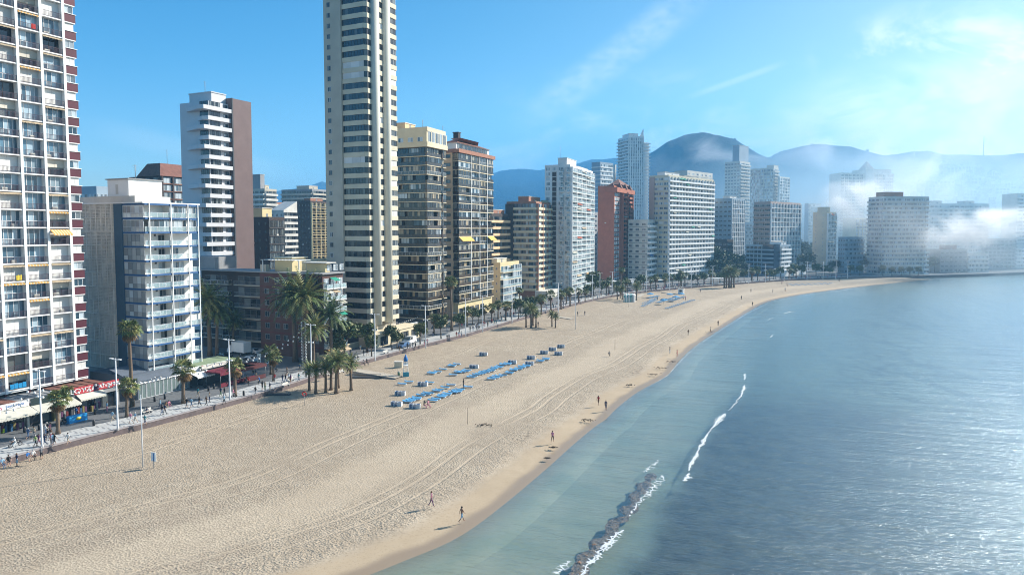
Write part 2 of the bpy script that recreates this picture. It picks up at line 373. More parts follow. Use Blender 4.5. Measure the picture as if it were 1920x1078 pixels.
# coast beyond the beach end, then inland ground reaching the horizon
COAST = WALL+[G(1750, 519, 0), G(1800, 517.5, 0), G(1860, 515.5, 0), G(1920, 513, 0), G(2050, 509, 0), G(2300, 506, 0), Vector((900, 560, 0)), Vector((1800, 700, 0))]
NC = normals(COAST)
for _ in range(2): NC = [NC[0]]+[((NC[i-1]+NC[i]+NC[i+1])/3).normalized() for i in range(1, len(NC)-1)]+[NC[-1]]
FAR = []
for i, p in enumerate(COAST):
    t = i/(len(COAST)-1); a = radians(-100+t*170); FAR.append(Vector((1900*sin(a), 1900*cos(a), 0)))
def paving(name, c1, c2, sc):
    m = bpy.data.materials.new(name); s = SH(m); b = s.N['Principled BSDF']; P = s.pos()
    c = s.mix(s.mr(s.noise(P, sc, 6, .65), .3, .7), c1, c2); c = s.mix(s.mr(s.noise(P, 2.2, 4), .45, .7, 0, .35), c, tuple(x*.6 for x in c1))
    s.L.new(c, b.inputs['Base Color']); b.inputs['Roughness'].default_value = .8; s.L.new(s.bump(s.noise(P, 6, 3), .3, .02), b.inputs['Normal']); return m
M_ASPH = paving('asphalt', (.125, .13, .135), (.165, .17, .175), .15)
sheet('ground', COAST, FAR, 1.0, M_ASPH)
def tile_mat():
    m = bpy.data.materials.new('promenade_tiles'); s = SH(m); b = s.N['Principled BSDF']; P = s.mapp(s.pos(), (1, 1, 1), (0, 0, AZ))
    sp = s.N.new('ShaderNodeSeparateXYZ'); s.L.new(P, sp.inputs[0])
    wv = s.math('MULTIPLY', s.math('SINE', s.math('MULTIPLY', sp.outputs[1], 3.6)), .9)
    fx = s.math('FRACT', s.math('DIVIDE', s.math('ADD', sp.outputs[0], wv), 1.5)); g = s.mr(fx, .47, .53)
    fy = s.math('FRACT', s.math('DIVIDE', sp.outputs[1], 1.75)); g2 = s.mr(fy, .55, .62)
    k = s.math('MULTIPLY', s.math('MULTIPLY', g, g2), .75)
    c = s.mix(k, (.50, .50, .48), (.20, .20, .21)); c = s.mix(s.mr(s.noise(s.pos(), .4, 5), .4, .75, 0, .3), c, (.3, .3, .3))
    s.L.new(c, b.inputs['Base Color']); b.inputs['Roughness'].default_value = .7; return m
INNER = [p-n*6.2 for p, n in zip(COAST[:len(WALL)], NC)]
WTOP = [p-n*.5 for p, n in zip(COAST[:len(WALL)], NC)]
sheet('promenade', WTOP, INNER, 1.004, tile_mat())
# sea wall: purple-grey masonry with pale capping
M_WALL = mat('wall_stone', (.145, .112, .108), .85, noise_s=.8, noise_a=.35, bump=.4, bump_s=4)
M_CAP = mat('capping', (.34, .30, .29), .8, noise_s=1, noise_a=.2)
mb = MB(); CW = COAST[:-1]; NW = NC
for i in range(len(CW)-1):
    a, b, na, nb_ = CW[i], CW[i+1], NW[i], NW[i+1]
    def q(p, n, o, z): return (p.x-n.x*o, p.y-n.y*o, z)
    mb.poly([q(a, na, 0, -1.5), q(b, nb_, 0, -1.5), q(b, nb_, 0, 1.0), q(a, na, 0, 1.0)], M_WALL)
    mb.poly([q(a, na, -.06, 1.0), q(b, nb_, -.06, 1.0), q(b, nb_, -.06, 1.14), q(a, na, -.06, 1.14)], M_CAP)
    mb.poly([q(a, na, -.06, 1.14), q(b, nb_, -.06, 1.14), q(b, nb_, .5, 1.14), q(a, na, .5, 1.14)], M_CAP)
    mb.poly([q(a, na, .5, 1.14), q(b, nb_, .5, 1.14), q(b, nb_, .5, 1.0), q(a, na, .5, 1.0)], M_CAP)
tag(mb.obj('sea_wall'), 'low purple-grey sea wall with pale capping between beach and promenade', 'wall')
# ------------------------------------------------------------------ sea surface
def sea_mat():
    m = bpy.data.materials.new('sea_water'); s = SH(m); N = s.N; L = s.L; N.remove(N['Principled BSDF']); out = N['Material Output']
    P = s.pos(); tr = N.new('ShaderNodeBsdfTransparent'); gl = N.new('ShaderNodeBsdfGlossy'); gl.inputs['Roughness'].default_value = .2; gl.inputs['Color'].default_value = (.84, .94, 1, 1)
    rf = N.new('ShaderNodeMixShader'); body = N.new('ShaderNodeBsdfDiffuse'); body.inputs['Color'].default_value = (.16, .31, .43, 1)
    d = s.attr('shore')
    A = s.mapp(P, (1, 1, 1), (0, 0, radians(18)))
    fine = s.noise(s.mapp(A, (.55, 1.5, 1)), 1.6, 5, .68, .4); midw = s.noise(s.mapp(A, (.25, 1.0, 1)), .55, 4, .6, .3); swell = s.noise(s.mapp(A, (.18, 1, 1)), .16, 2, .5)
    h = s.math('ADD', s.math('MULTIPLY', fine, .24), s.math('ADD', s.math('MULTIPLY', midw, .45), s.math('MULTIPLY', swell, 1.0)))
    calm = s.mr(d, 0, 30, .35, 1)
    h = s.math('MULTIPLY', h, calm)
    bp = s.bump(h, 1.0, .9)
    L.new(bp, gl.inputs['Normal'])
    lwt = N.new('ShaderNodeLayerWeight'); lwt.inputs[0].default_value = .5; L.new(bp, lwt.inputs['Normal']); frs = s.math('ADD', .02, s.math('MULTIPLY', s.math('POWER', lwt.outputs['Facing'], 3.1), .95))
    # clarity falls with depth offshore
    clear = s.mr(d, 25, 190, .02, .85)
    L.new(clear, rf.inputs[0]); L.new(tr.outputs[0], rf.inputs[1]); L.new(body.outputs[0], rf.inputs[2]); tr.inputs[0].default_value = (.86, .97, .96, 1)
    m2 = N.new('ShaderNodeMixShader'); L.new(frs, m2.inputs[0]); L.new(rf.outputs[0], m2.inputs[1]); L.new(gl.outputs[0], m2.inputs[2])
    L.new(m2.outputs[0], out.inputs[0]); return m

SHL = [p for p in SS[::2]]+[SS[-1]]+[Vector((p.x, p.y, 0)) for p in COAST[len(WALL):]]
def shore_d(x, y):
    best = 1e18; sg = 1
    for a, b in zip(SHL, SHL[1:]):
        dx, dy = b.x-a.x, b.y-a.y; l = dx*dx+dy*dy or 1e-6; px, py = x-a.x, y-a.y
        t = (px*dx+py*dy)/l; t = 0 if t < 0 else (1 if t > 1 else t); ex, ey = px-dx*t, py-dy*t; d = ex*ex+ey*ey
        if d < best-1e-9: best = d; sg = 1 if px*dy-py*dx > 0 else -1
    return sg*sqrt(best)
def axis(vals): return sorted(set(vals))
gx = axis([-60+i*5 for i in range(60)]+[240+i*12 for i in range(30)]+[620, 700, 900, 1300, 1900, -90, -150])
gy = axis([-40+i*5 for i in range(56)]+[240+i*8 for i in range(35)]+[560, 700, 900, -80, -150])
GD = [[shore_d(x, y) for y in gy] for x in gx]
def gridmesh(name, zf, dmin, m):
    idx = {}; v, f, dv = [], [], []
    for i in range(len(gx)-1):
        for j in range(len(gy)-1):
            cs = [(i, j), (i+1, j), (i+1, j+1), (i, j+1)]
            if max(GD[a][b] for a, b in cs) < dmin: continue
            q = []
            for a, b in cs:
                if (a, b) not in idx: idx[(a, b)] = len(v); d = GD[a][b]; v.append((gx[a], gy[b], zf(d, gx[a], gy[b]))); dv.append(d)
                q.append(idx[(a, b)])
            f.append(q)
    me = bpy.data.meshes.new(name); me.from_pydata(v, [], f); me.materials.append(m)
    at = me.attributes.new('shore', 'FLOAT', 'POINT'); at.data.foreach_set('value', dv); me.polygons.foreach_set('use_smooth', [True]*len(f)); me.update()
    o = mk(name, me); return tag(o, kind='structure')
gridmesh('sea', lambda d, x, y: -.6, -.5, sea_mat())
gridmesh('seabed', lambda d, x, y: max(-.66-.075*max(d, 0)-.0004*max(d, 0)**2-.25*(1-smooth(18, 28, d)), -9)+.25*noise.noise(Vector((x*.07, y*.07, 3)))*smooth(20, 34, d), -6, beach.data.materials[0])
# ------------------------------------------------------------------ building kit
WHITE = mat('white_render', (.77, .75, .71), .75, noise_s=.25, noise_a=.14)
WHITE2 = mat('clean_white', (.82, .81, .78), .6, noise_s=.4, noise_a=.06)
OFFW = mat('off_white', (.62, .59, .53), .8, noise_s=.25, noise_a=.2)
CREAM = mat('cream', (.68, .58, .40), .8, noise_s=.2, noise_a=.14)
YELL = mat('yellow_render', (.66, .54, .30), .8, noise_s=.2, noise_a=.15)
SANDC = mat('sand_render', (.50, .45, .36), .85, noise_s=.2, noise_a=.14)
BEIGE = mat('beige', (.62, .55, .41), .8, noise_s=.2, noise_a=.14)
PEACH = mat('peach', (.74, .50, .29), .8, noise_s=.2, noise_a=.12)
BRICKB = mat('brown_brick', (.062, .048, .044), .85, noise_s=.5, noise_a=.25)
BRICKR = mat('red_brick', (.38, .13, .075), .85, noise_s=.4, noise_a=.18)
TERRA = mat('terracotta', (.36, .17, .11), .85, noise_s=.5, noise_a=.2)
MAUVE = mat('mauve_cladding', (.215, .14, .125), .7, noise_s=.3, noise_a=.12)
MAROON = mat('maroon_panel', (.085, .014, .024), .55, noise_s=.6, noise_a=.15, island=.15)
BLUE = mat('blue_paint', (.03, .10, .24), .6, noise_s=.4, noise_a=.1)
BLUEG = mat('blue_grey_wall', (.07, .12, .17), .8, noise_s=.4, noise_a=.15)
GREY = mat('grey_render', (.30, .30, .30), .85, noise_s=.2, noise_a=.2)
DGREY = mat('dark_grey', (.07, .07, .075), .7, noise_s=.3, noise_a=.2)
ROOFG = mat('roof_gravel', (.30, .28, .26), .95, noise_s=.4, noise_a=.3)
ROOFT = mat('roof_tiles', (.20, .09, .065), .85, noise_s=.8, noise_a=.3, bump=.4, bump_s=3)
DARK = mat('dark_void', (.02, .02, .022), .9)
DBROWN = mat('dark_brown', (.05, .032, .028), .6)
FR_W = mat('frame_white', (.70, .71, .72), .5)
FR_D = mat('frame_dark', (.03, .03, .032), .4)
FR_G = mat('frame_grey', (.25, .26, .27), .4)
FR_Y = mat('frame_gold', (.50, .38, .15), .5)
BAR = mat('rail_purple', (.075, .05, .07), .6)
BARW = mat('rail_white', (.7, .71, .72), .5)
SHUT = mat('shutter', (.66, .65, .62), .7, island=.16, noise_s=1, noise_a=.05)
SHUTP = mat('shutter_cream', (.60, .55, .46), .7, island=.2, noise_s=1, noise_a=.05)
GL = glass_mat('glass_blue', (.02, .045, .065), (.46, .52, .55), .48)
GLD = glass_mat('glass_dark', (.006, .012, .02), (.16, .18, .18), .25)
GLB = glass_mat('glass_brown', (.012, .010, .010), (.28, .27, .22), .3)
GLK = glass_mat('glass_black', (.004, .008, .014), (.09, .10, .10), .15)
GLT = glass_mat('glass_tower', (.05, .10, .14), (.36, .46, .52), .42)  # blue-grey of the reflected sky put into the pane colours
GLA = glass_mat('glass_amber', (.014, .012, .010), (.38, .30, .19), .36)
GLL = glass_mat('glass_pale', (.05, .09, .11), (.55, .58, .58), .6)
def seeglass(name, col, a):
    def fn(m, N, L, b):
        b.inputs['Alpha'].default_value = a
    return mat(name, col, .05, .8, fn=fn)
RAILGL = seeglass('rail_glass', (.50, .66, .68), .32); RAILBR = seeglass('rail_smoked', (.045, .03, .02), .88); RAILGR = seeglass('rail_grey', (.10, .10, .09), .8)
AWO = stripes('awning_orange', (.66, .34, .08), (.62, .52, .34), .5); AWG = mat('awning_green', (.03, .30, .20), .7); AWR = mat('awning_red', (.52, .14, .08), .7)
AWT = mat('awning_tan', (.46, .36, .24), .8, island=.2); AWB = mat('awning_blue', (.03, .16, .42), .7); AWY = mat('awning_yellow', (.72, .45, .10), .7)
AWC = mat('awning_canvas', (.56, .54, .46), .8, noise_s=1, noise_a=.1)
TM = {}
def win_t(w, h, n, fm, gm, ft=.06, tr=0, dep=.07):
    k = ('w', round(w, 2), round(h, 2), n, fm.name, gm.name, ft, tr)
    if k not in TM:
        b = MB(); y0, y1 = -dep, 0
        b.box(0, w, y0, y1, 0, ft, fm, 'yzZ'); b.box(0, w, y0, y1, h-ft, h, fm, 'yzZ')
        for i in range(n+1):
            x = min(max(w*i/n-ft/2, 0), w-ft); b.box(x, x+ft, y0, y1, ft, h-ft, fm, 'yxX')
        if tr: b.box(0, w, y0-.01, y1, h*tr, h*tr+ft, fm, 'yzZ')
        for i in range(n):
            a, c = w*i/n+ft/2, w*(i+1)/n-ft/2
            if tr:
                b.poly([(a, -.02, ft), (c, -.02, ft), (c, -.02, h*tr), (a, -.02, h*tr)], gm); b.poly([(a, -.02, h*tr+ft), (c, -.02, h*tr+ft), (c, -.02, h-ft), (a, -.02, h-ft)], gm)
            else: b.poly([(a, -.02, ft), (c, -.02, ft), (c, -.02, h-ft), (a, -.02, h-ft)], gm)
        TM[k] = b.raw()
    return k
def bal_t(w, d, rail, rm, sm, h=1.0, t=.22, sides=True, step=.3, fas=None):
    k = ('b', round(w, 2), d, rail, rm.name, sm.name, h, t, sides, step, fas.name if fas else '')
    if k not in TM:
        b = MB(); b.box(0, w, -d, 0, -t, 0, sm, 'xXyzZ')
        if fas: b.box(-.01, w+.01, -d-.03, -d-.002, -t-.06, .06, fas)
        segs = [((0, -d), (w, -d))]+([((0, -.02), (0, -d)), ((w, -d), (w, -.02))] if sides else [])
        for (x0, y0), (x1, y1) in segs:
            L = sqrt((x1-x0)**2+(y1-y0)**2); hx = abs(x1-x0) > .01
            def bx(a, c, z0, z1, th, m):
                if hx: b.box(x0+a, x0+c, y0-th/2+.05, y0+th/2+.05, z0, z1, m)
                else:
                    ya, yb = sorted((y0+(y1-y0)*a/L, y0+(y1-y0)*c/L)); xx = .05 if x0 < .01 else w-.05; b.box(xx-th/2, xx+th/2, ya, yb, z0, z1, m)
            if rail == 'solid': bx(0, L, 0, h, .1, rm)
            elif rail == 'glass':
                bx(.03, L-.03, .08, h-.04, .02, rm); bx(0, L, h-.04, h+.02, .06, BARW if rm.name != 'rail_smoked' else FR_D)
                n = max(1, int(L/1.3))
                for i in range(n+1): q = min(max(L*i/n-.025, 0), L-.05); bx(q, q+.05, 0, h-.04, .05, BARW if rm.name != 'rail_smoked' else FR_D)
            else:
                bx(0, L, h-.05, h, .06, rm); bx(0, L, .08, .12, .04, rm); n = max(1, int(L/step))
                for i in range(n+1): q = min(max(L*i/n-.02, 0), L-.04); bx(q, q+.04, .12, h-.05, .04, rm)
        TM[k] = b.raw()
    return k
def box_t(w, d, h, m, tag_=''):
    k = ('x', round(w, 2), d, h, m.name)
    if k not in TM: b = MB(); b.box(0, w, -d, 0, 0, h, m); TM[k] = b.raw()
    return k
def shut_t(w, h, m):
    k = ('s', round(w, 2), round(h, 2), m.name)
    if k not in TM:
        b = MB(); n = max(2, int(w/1.4))
        for i in range(n): b.box(w*i/n+.01, w*(i+1)/n-.015, -.05-.012*(i % 2), 0, 0, h, m, 'xXyzZ')
        TM[k] = b.raw()
    return k
def awn_t(w, d, drop, m, val=.25):
    k = ('a', round(w, 2), d, drop, m.name)
    if k not in TM:
        b = MB(); b.poly([(0, 0, 0), (0, -d, -drop), (w, -d, -drop), (w, 0, 0)], m); b.poly([(0, 0, -.03), (w, 0, -.03), (w, -d, -drop-.03), (0, -d, -drop-.03)], m)
        n = max(2, int(w/.45))
        for i in range(n):  # scalloped valance
            a, c = w*i/n, w*(i+1)/n; q = (a+c)/2; b.poly([(a, -d-.005, -drop), (a, -d-.005, -drop-val*.7), (q, -d-.005, -drop-val), (c, -d-.005, -drop-val*.7), (c, -d-.005, -drop)], m)
        b.poly([(0, 0, 0), (0, 0, -.03), (0, -d, -drop-.03), (0, -d, -drop)], m); b.poly([(w, 0, 0), (w, -d, -drop), (w, -d, -drop-.03), (w, 0, -.03)], m)
        TM[k] = b.raw()
    return k
MESHES = {}
def tmesh(k, name):
    if (k, name) not in MESHES:
        o = TM[k]; b = MB(); b.v, b.f, b.m, b.ml, b.sm = o['v'], o['f'], o['m'], o['ml'], o['sm']; MESHES[(k, name)] = b.mesh(name)
    return MESHES[(k, name)]
def T(x=0, y=0, z=0): return Matrix.Translation((x, y, z))
def RZ(a): return Matrix.Rotation(a, 4, 'Z')
class Bld:
    def __init__(s, name, label, P, az, L, D, cat='building', cap=100):
        s.P = P; s.root = empty(name, P, pi/2-az, label, cat); s.L, s.D = L, D; s.W = MB(); s.RF = MB(); s.parts = {}; s.cap = cap; s.extra = {}
        s.MW = Matrix.Translation(P) @ RZ(pi/2-az)
        s.front = Matrix.Identity(4); s.side = T(0, D, 0) @ RZ(-pi/2); s.far = T(L, 0, 0) @ RZ(pi/2); s.back = T(L, D, 0) @ RZ(pi)
    def place(s, part, key, M): s.parts.setdefault(part, []).append((key, M))
    def mb(s, part): return s.extra.setdefault(part, MB())
    def wbox(s, M, *a, part=None):
        b = MB(); b.box(*a); (s.mb(part) if part else s.W).add(b.raw(), M)
    def body(s, z0, z1, m, x0=0, x1=None, y0=0, y1=None, roof=None, par=.9, pm=None):
        x1 = s.L if x1 is None else x1; y1 = s.D if y1 is None else y1
        s.W.box(x0, x1, y0, y1, z0, z1, m)
        if roof is not False:
            pm = pm or m; e = .03
            s.RF.box(x0+.3, x1-.3, y0+.3, y1-.3, z1+.004, z1+.1, roof or ROOFG, 'xXyYZ')
            if par:
                s.RF.box(x0-e, x1+e, y0-e, y0+.25, z1+.002, z1+par, pm); s.RF.box(x0-e, x1+e, y1-.25, y1+e, z1+.002, z1+par, pm)
                s.RF.box(x0-e, x0+.25, y0+.25, y1-.25, z1+.002, z1+par, pm); s.RF.box(x1-.25, x1+e, y0+.25, y1-.25, z1+.002, z1+par, pm)
    def hut(s, x0, x1, y0, y1, z, h, m, name='roof_hut'):
        b = MB(); b.box(x0, x1, y0, y1, z, z+h, m); b.box(x0-.2, x1+.2, y0-.2, y1+.2, z+h, z+h+.25, OFFW)
        b.box((x0+x1)/2-.45, (x0+x1)/2+.45, y0-.05, y0-.003, z+.1, z+2.1, FR_G); s.extra.setdefault(name+str(len(s.extra)), b)
    def mast(s, x, y, z, h):
        b = MB(); b.tube([(x, y, z), (x, y, z+h)], .07, FR_G, 5)
        for q in (.6, .75, .9): b.box(x-.6*q, x+.6*q, y-.03, y+.03, z+h*q, z+h*q+.05, FR_G)
        s.extra.setdefault('aerial'+str(len(s.extra)), b)
    def done(s):
        if s.W.v: s.W.obj('wall', s.root)
        if s.RF.v: s.RF.obj('roof', s.root)
        for k, b in s.extra.items():
            nm = k.rstrip('0123456789'); o = b.obj(nm, s.root)
        for part, lst in s.parts.items():
            if len(lst) > s.cap:
                lst = sorted(lst, key=lambda q: ((s.MW @ q[1]).translation-Vector((0, 0, H))).length + (0 if abs((s.MW @ q[1]).to_euler().z - (s.MW.to_euler().z)) < .1 else 25))
                b = MB()
                for key, M in lst[s.cap:]: b.add(TM[key], M)
                tag(b.obj(part, s.root), kind='stuff')
            for key, M in lst[:s.cap]:
                o = bpy.data.objects.new(part, tmesh(key, part)); C.objects.link(o); o.parent = s.root; o.matrix_local = M
        return s.root
def fac(b, M, L, z0, nf, fh, nb, st, rr=R, x0=0):
    bw = L/nb; g = st.get
    for i in range(nf):
        z = z0+i*fh
        if g('band'):
            p, a, c, m = st['band']; b.wbox(M, x0, x0+L, -p, .001, z+a, z+c, m, 'xXyzZ')
        if g('slab'):
            p, a, c, m = st['slab']; b.wbox(M, x0-.02, x0+L+.02, -p, .001, z+a, z+c, m, 'xXyzZ')
        for j in range(nb):
            x = x0+j*bw
            for (fa, fb, za, zb, n) in g('win', []):
                w = bw*(fb-fa); h = zb-za; Mw = M @ T(x+bw*fa, g('wy', -.002), z+za)
                if rr.random() < g('shutp', 0): b.place('shutter', shut_t(w, h, g('shutm', SHUT)), Mw)
                else: b.place('window', win_t(w, h, n, g('fm', FR_W), g('gm', GL), g('ft', .06), g('tr', 0)), Mw)
            if rr.random() < .035: b.place('air_conditioner', box_t(.9, .35, .6, OFFW), M @ T(x+bw*.3, -.01, z+.15))
            if g('bal') and (not g('balbays') or j in st['balbays']) and not g('balwide'):
                d, rail, rm, sm, fa, fb, hh = st['bal']
                b.place('balcony', bal_t(bw*(fb-fa), d, rail, rm, sm, hh, g('bt', .22), step=g('bstep', .3), fas=g('fas')), M @ T(x+bw*fa, 0, z))
                if rr.random() < g('encl', 0): b.place('glazed_bay', win_t(bw*(fb-fa)-.1, fh-.3, max(2, int(bw/1.0)), g('efm', FR_W), g('egm', GL)), M @ T(x+bw*fa+.05, -d+.12, z+.02))
                elif rr.random() < g('awnp', 0):
                    am = rr.choice(g('awnm', [AWT])); b.place('awning', awn_t(bw*(fb-fa)-.2, d+.35, .7, am), M @ T(x+bw*fa+.1, -.1, z+fh-.35))
        if g('bal') and g('balwide'):
            d, rail, rm, sm, fa, fb, hh = st['bal']
            b.place('balcony', bal_t(L*(fb-fa), d, rail, rm, sm, hh, g('bt', .22), step=g('bstep', .6), fas=g('fas')), M @ T(x0+L*fa, 0, z))
            for j in range(nb):
                if rr.random() < g('encl', 0): b.place('glazed_bay', win_t(bw-.1, fh-.3, max(2, int(bw/1.0)), g('efm', FR_W), g('egm', GL)), M @ T(x0+j*bw+.05, -d+.12, z+.02))
                elif rr.random() < g('awnp', 0):
                    b.place('awning', awn_t(bw-.2, d+.35, .7, rr.choice(g('awnm', [AWT]))), M @ T(x0+j*bw+.1, -.1, z+fh-.35))
    if g('pier'):
        hw, p, m = st['pier']
        for j in range(nb+1):
            x = min(max(x0+j*bw-hw, x0), x0+L-2*hw); b.wbox(M, x, x+2*hw, -p-.003, .002, z0-.2, z0+nf*fh+.05, m, 'xXyzZ')
def build(name, label, px, py=None, zb=1.0, dep=None, az=25.5, xl=None, xr=None, D=None, L=None, top=None, base=1.0, azs=None):
    a = radians(az); P = G(px, py, zb) if py else PD(px, dep, zb)
    L = L or along(P, a, xr); D = D or along(P, a-pi/2, xl); zt = ztop(P, top)
    B0 = Vector((P.x, P.y, base)); b = Bld(name, label, B0, a, L, D); b.zt = zt-base; b.zb = zb-base; b.P0 = P; return b
# ------------------------------------------------------------------ tower at the near end: white grid, purple rails, maroon corner panels
P = G(165, 705.5, 5.5); fh = (ztop(P, 14.8)-ztop(P, 705.5))/22
cols = [along(P, AZ, q) for q in (142, 97, 54, 11.7)]; bw = (cols[0]-cols[3])/3
L1 = -cols[0]+bw*9; NF = 27
b = Bld('apartment_tower', 'tall white grid tower with purple balcony rails and maroon corner panels', off(P, AZ, -L1, 1.0), AZ, L1, 15); b1 = b
z0 = P.z-1.0
b.W.box(0, L1-.15, 1.0, 15, z0, z0+NF*fh, OFFW); b.RF.box(0, L1, -.1, 15.1, z0+NF*fh+.004, z0+NF*fh+.6, WHITE2)
b.W.box(1, L1-4, 3, 14, 0, z0-.3, DGREY); b.W.box(0, L1, -.05, 15, z0-.28, z0, WHITE2, 'xXyYz')
XC = [L1+cols[0]-bw*k for k in range(10)]
for k, x in enumerate(XC):
    b.mb('column%d' % k).box(x-.22, x+.22, -.3, 1.0, z0-.28, z0+NF*fh, WHITE2); b.mb('column%d' % k).box(x-.16, x+.16, .2, .5, z0-1.2, z0-.28, MAROON)
rr = random.Random(3)
for i in range(NF):
    z = z0+i*fh
    b.W.box(0, L1-.1, -.22, .999, z-.1+.1, z+.14, WHITE2, 'xXyzZ')
    for k in range(9):
        x = XC[k+1]+.24; w = bw-.48
        if x+w < L1-36: continue
        b.place('railing', bal_t(w, .16, 'bars', BAR, WHITE2, 1.0, .05, False, .2), T(x, -.02, z+.2))
        u = rr.random()
        if u < .24: b.place('shutter', shut_t(w, fh-.2, SHUT), T(x, .5+.3*rr.random(), z+.14))
        elif u < .36: b.place('shutter', shut_t(w, fh*.45, SHUTP), T(x, .7, z+fh*.53)); b.place('window', win_t(w, fh*.4, 3, FR_D, GLD), T(x, .9, z+.14))
        elif u < .42: b.place('window', win_t(w, fh-.2, 2, DBROWN, GLD), T(x, .95, z+.14))
        else: b.place('window', win_t(w, fh-.2, rr.choice([3, 4, 4, 5]), FR_W, GLT, .07, rr.choice([0, .38, .38])), T(x, .45+.35*rr.random(), z+.14))
        if rr.random() < .32: b.place('awning', awn_t(w, .34, .13, rr.choice([AWT, AWT, AWO]), .22), T(x, .0, z+fh-.12))
    # corner bay
    for k in (0, 1, 2, 3):
        if rr.random() < .3: b.place('air_conditioner', box_t(.85, .32, .6, OFFW), T(XC[k+1]+.5+rr.random()*2, .85, z+.15))
    x = XC[0]+.25; w = L1-x
    b.W.box(x, L1, -.18, 1.0, z+.14, z+fh*.52, MAROON); b.W.box(L1-.3, L1+.02, 1.0, 15, z+.14, z+fh*.52, MAROON); b.W.box(x, L1+.1, -.3, 1, z+fh*.52+.001, z+fh*.55, WHITE2)
    if rr.random() < .5: b.place('shutter', shut_t(w-.3, fh*.4, SHUT), T(x, .1, z+fh*.56))
    else: b.place('window', win_t(w-.3, fh*.4, 2, FR_W, GL), T(x, .1, z+fh*.56))
    b.W.box(x, L1-.2, .1, 1, z+fh*.96, z+fh, WHITE2)
b.place('awning', awn_t(bw-.5, 1.1, .75, AWO, .3), T(XC[1]+.25, -.2, z0+9*fh-.25))
wash = [((.6, .06, .04), 1, 20.7, .7), ((.02, .25, .5), 2, .9, 2.6), ((.75, .55, .05), 2, 6.8, .9)]
for col, k, fl, w in wash:
    m = mat('laundry%d' % k+str(w), col, .9); mbx = MB(); x = XC[k]-w-.8
    for q in range(4): mbx.box(x+w*q/4, x+w*(q+1)/4-.06, -.30, -.26, 0, .8+.1*(q % 2), m)
    tag(mbx.obj('laundry', None, b.MW @ T(0, -.02, z0+int(fl)*fh+.4)), {1: 'red towel hung over an upper rail of the maroon-panelled tower', 2: ('blue washing on the lowest rail of the maroon-panelled tower' if w > 2 else 'yellow washing over a mid-height rail of the maroon-panelled tower')}[k], 'laundry')
b.done()
# ------------------------------------------------------------------ blue and white beachfront block
P = G(279, 700.5, 4.6); a = AZ; fh = (ztop(P, 381)-ztop(P, 700.5))/12
L = along(P, a, 378); D = along(P, a-pi/2, 150)
b = Bld('apartment_block', 'white block with blue slab edges, glass balcony rails and grey lattice side', off(P, a, 0, 1.0), a, L, D)
z0 = P.z-1; ZT = z0+12*fh; d1 = along(P, a-pi/2, 240); d2 = along(P, a-pi/2, 225)
b.W.box(.0, L, 1.9, D, 0, ZT, WHITE)
b.W.box(.02, L-.02, .3, 1.9, 0, z0-.02, GREY)
b.RF.box(-.4, L+.4, -.3, D+.3, ZT+.004, ZT+.25, WHITE2); b.RF.box(-.2, L*.62, 2.2, D-1, ZT+.254, ZT+1.5, OFFW)
t1 = along(P, a-pi/2, 196); t2 = along(P, a-pi/2, 262)
hb = MB(); hx = 2; hb.box(hx, hx+7.5, 7, 13.5, ZT+1.5, ZT+5.0, WHITE2); hb.box(hx-.3, hx+7.8, 6.7, 13.8, ZT+5.0, ZT+5.2, GREY); hb.box(hx-.03, hx-.003, 10.2, 11, ZT+2, ZT+4, OFFW); b.extra['roof_hut'] = hb
GLP = glass_mat('glass_screen_pale', (.34, .37, .37), (.50, .51, .49), .5)
# lattice side
LAT = mat('lattice_block', (.76, .71, .62), .85, noise_s=.3, noise_a=.2, island=.12)
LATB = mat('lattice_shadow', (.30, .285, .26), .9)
Lt = D-d2
for i in range(12):
    z = z0+i*fh; key = ('lat', 1)
    if key not in TM:
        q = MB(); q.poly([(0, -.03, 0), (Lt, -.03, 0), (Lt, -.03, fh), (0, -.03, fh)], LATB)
        q.box(0, Lt, -.3, -.03, 0, .18, LAT, 'yzZ'); rrr = random.Random(1)
        nx = int(Lt/.34); zz = 9
        for c in range(nx): x = Lt*c/nx; q.box(x, x+.13, -.22, -.031, .18, fh, LAT, 'yxX')
        for r_ in range(zz): z_ = .18+(fh-.18)*(r_+1)/zz; q.box(0, Lt, -.19, -.032, z_-.09, z_-.0, LAT, 'yzZ')
        for c in range(8): x = Lt*(c+.5)/8; q.box(x-.12, x+.12, -.27, -.033, .18, fh, LAT, 'yxX')
        TM[key] = q.raw()
    b.place('lattice_panel', key, b.side @ T(0, 0, z))
b.wbox(b.side, D-d2+.01, D-d1, -.25, .0, 0, ZT, BLUEG, 'xXyzZ')
b.wbox(b.side, 0, D-d2+.01, -.1, .0, 0, z0-.03, GREY, 'xXyzZ')
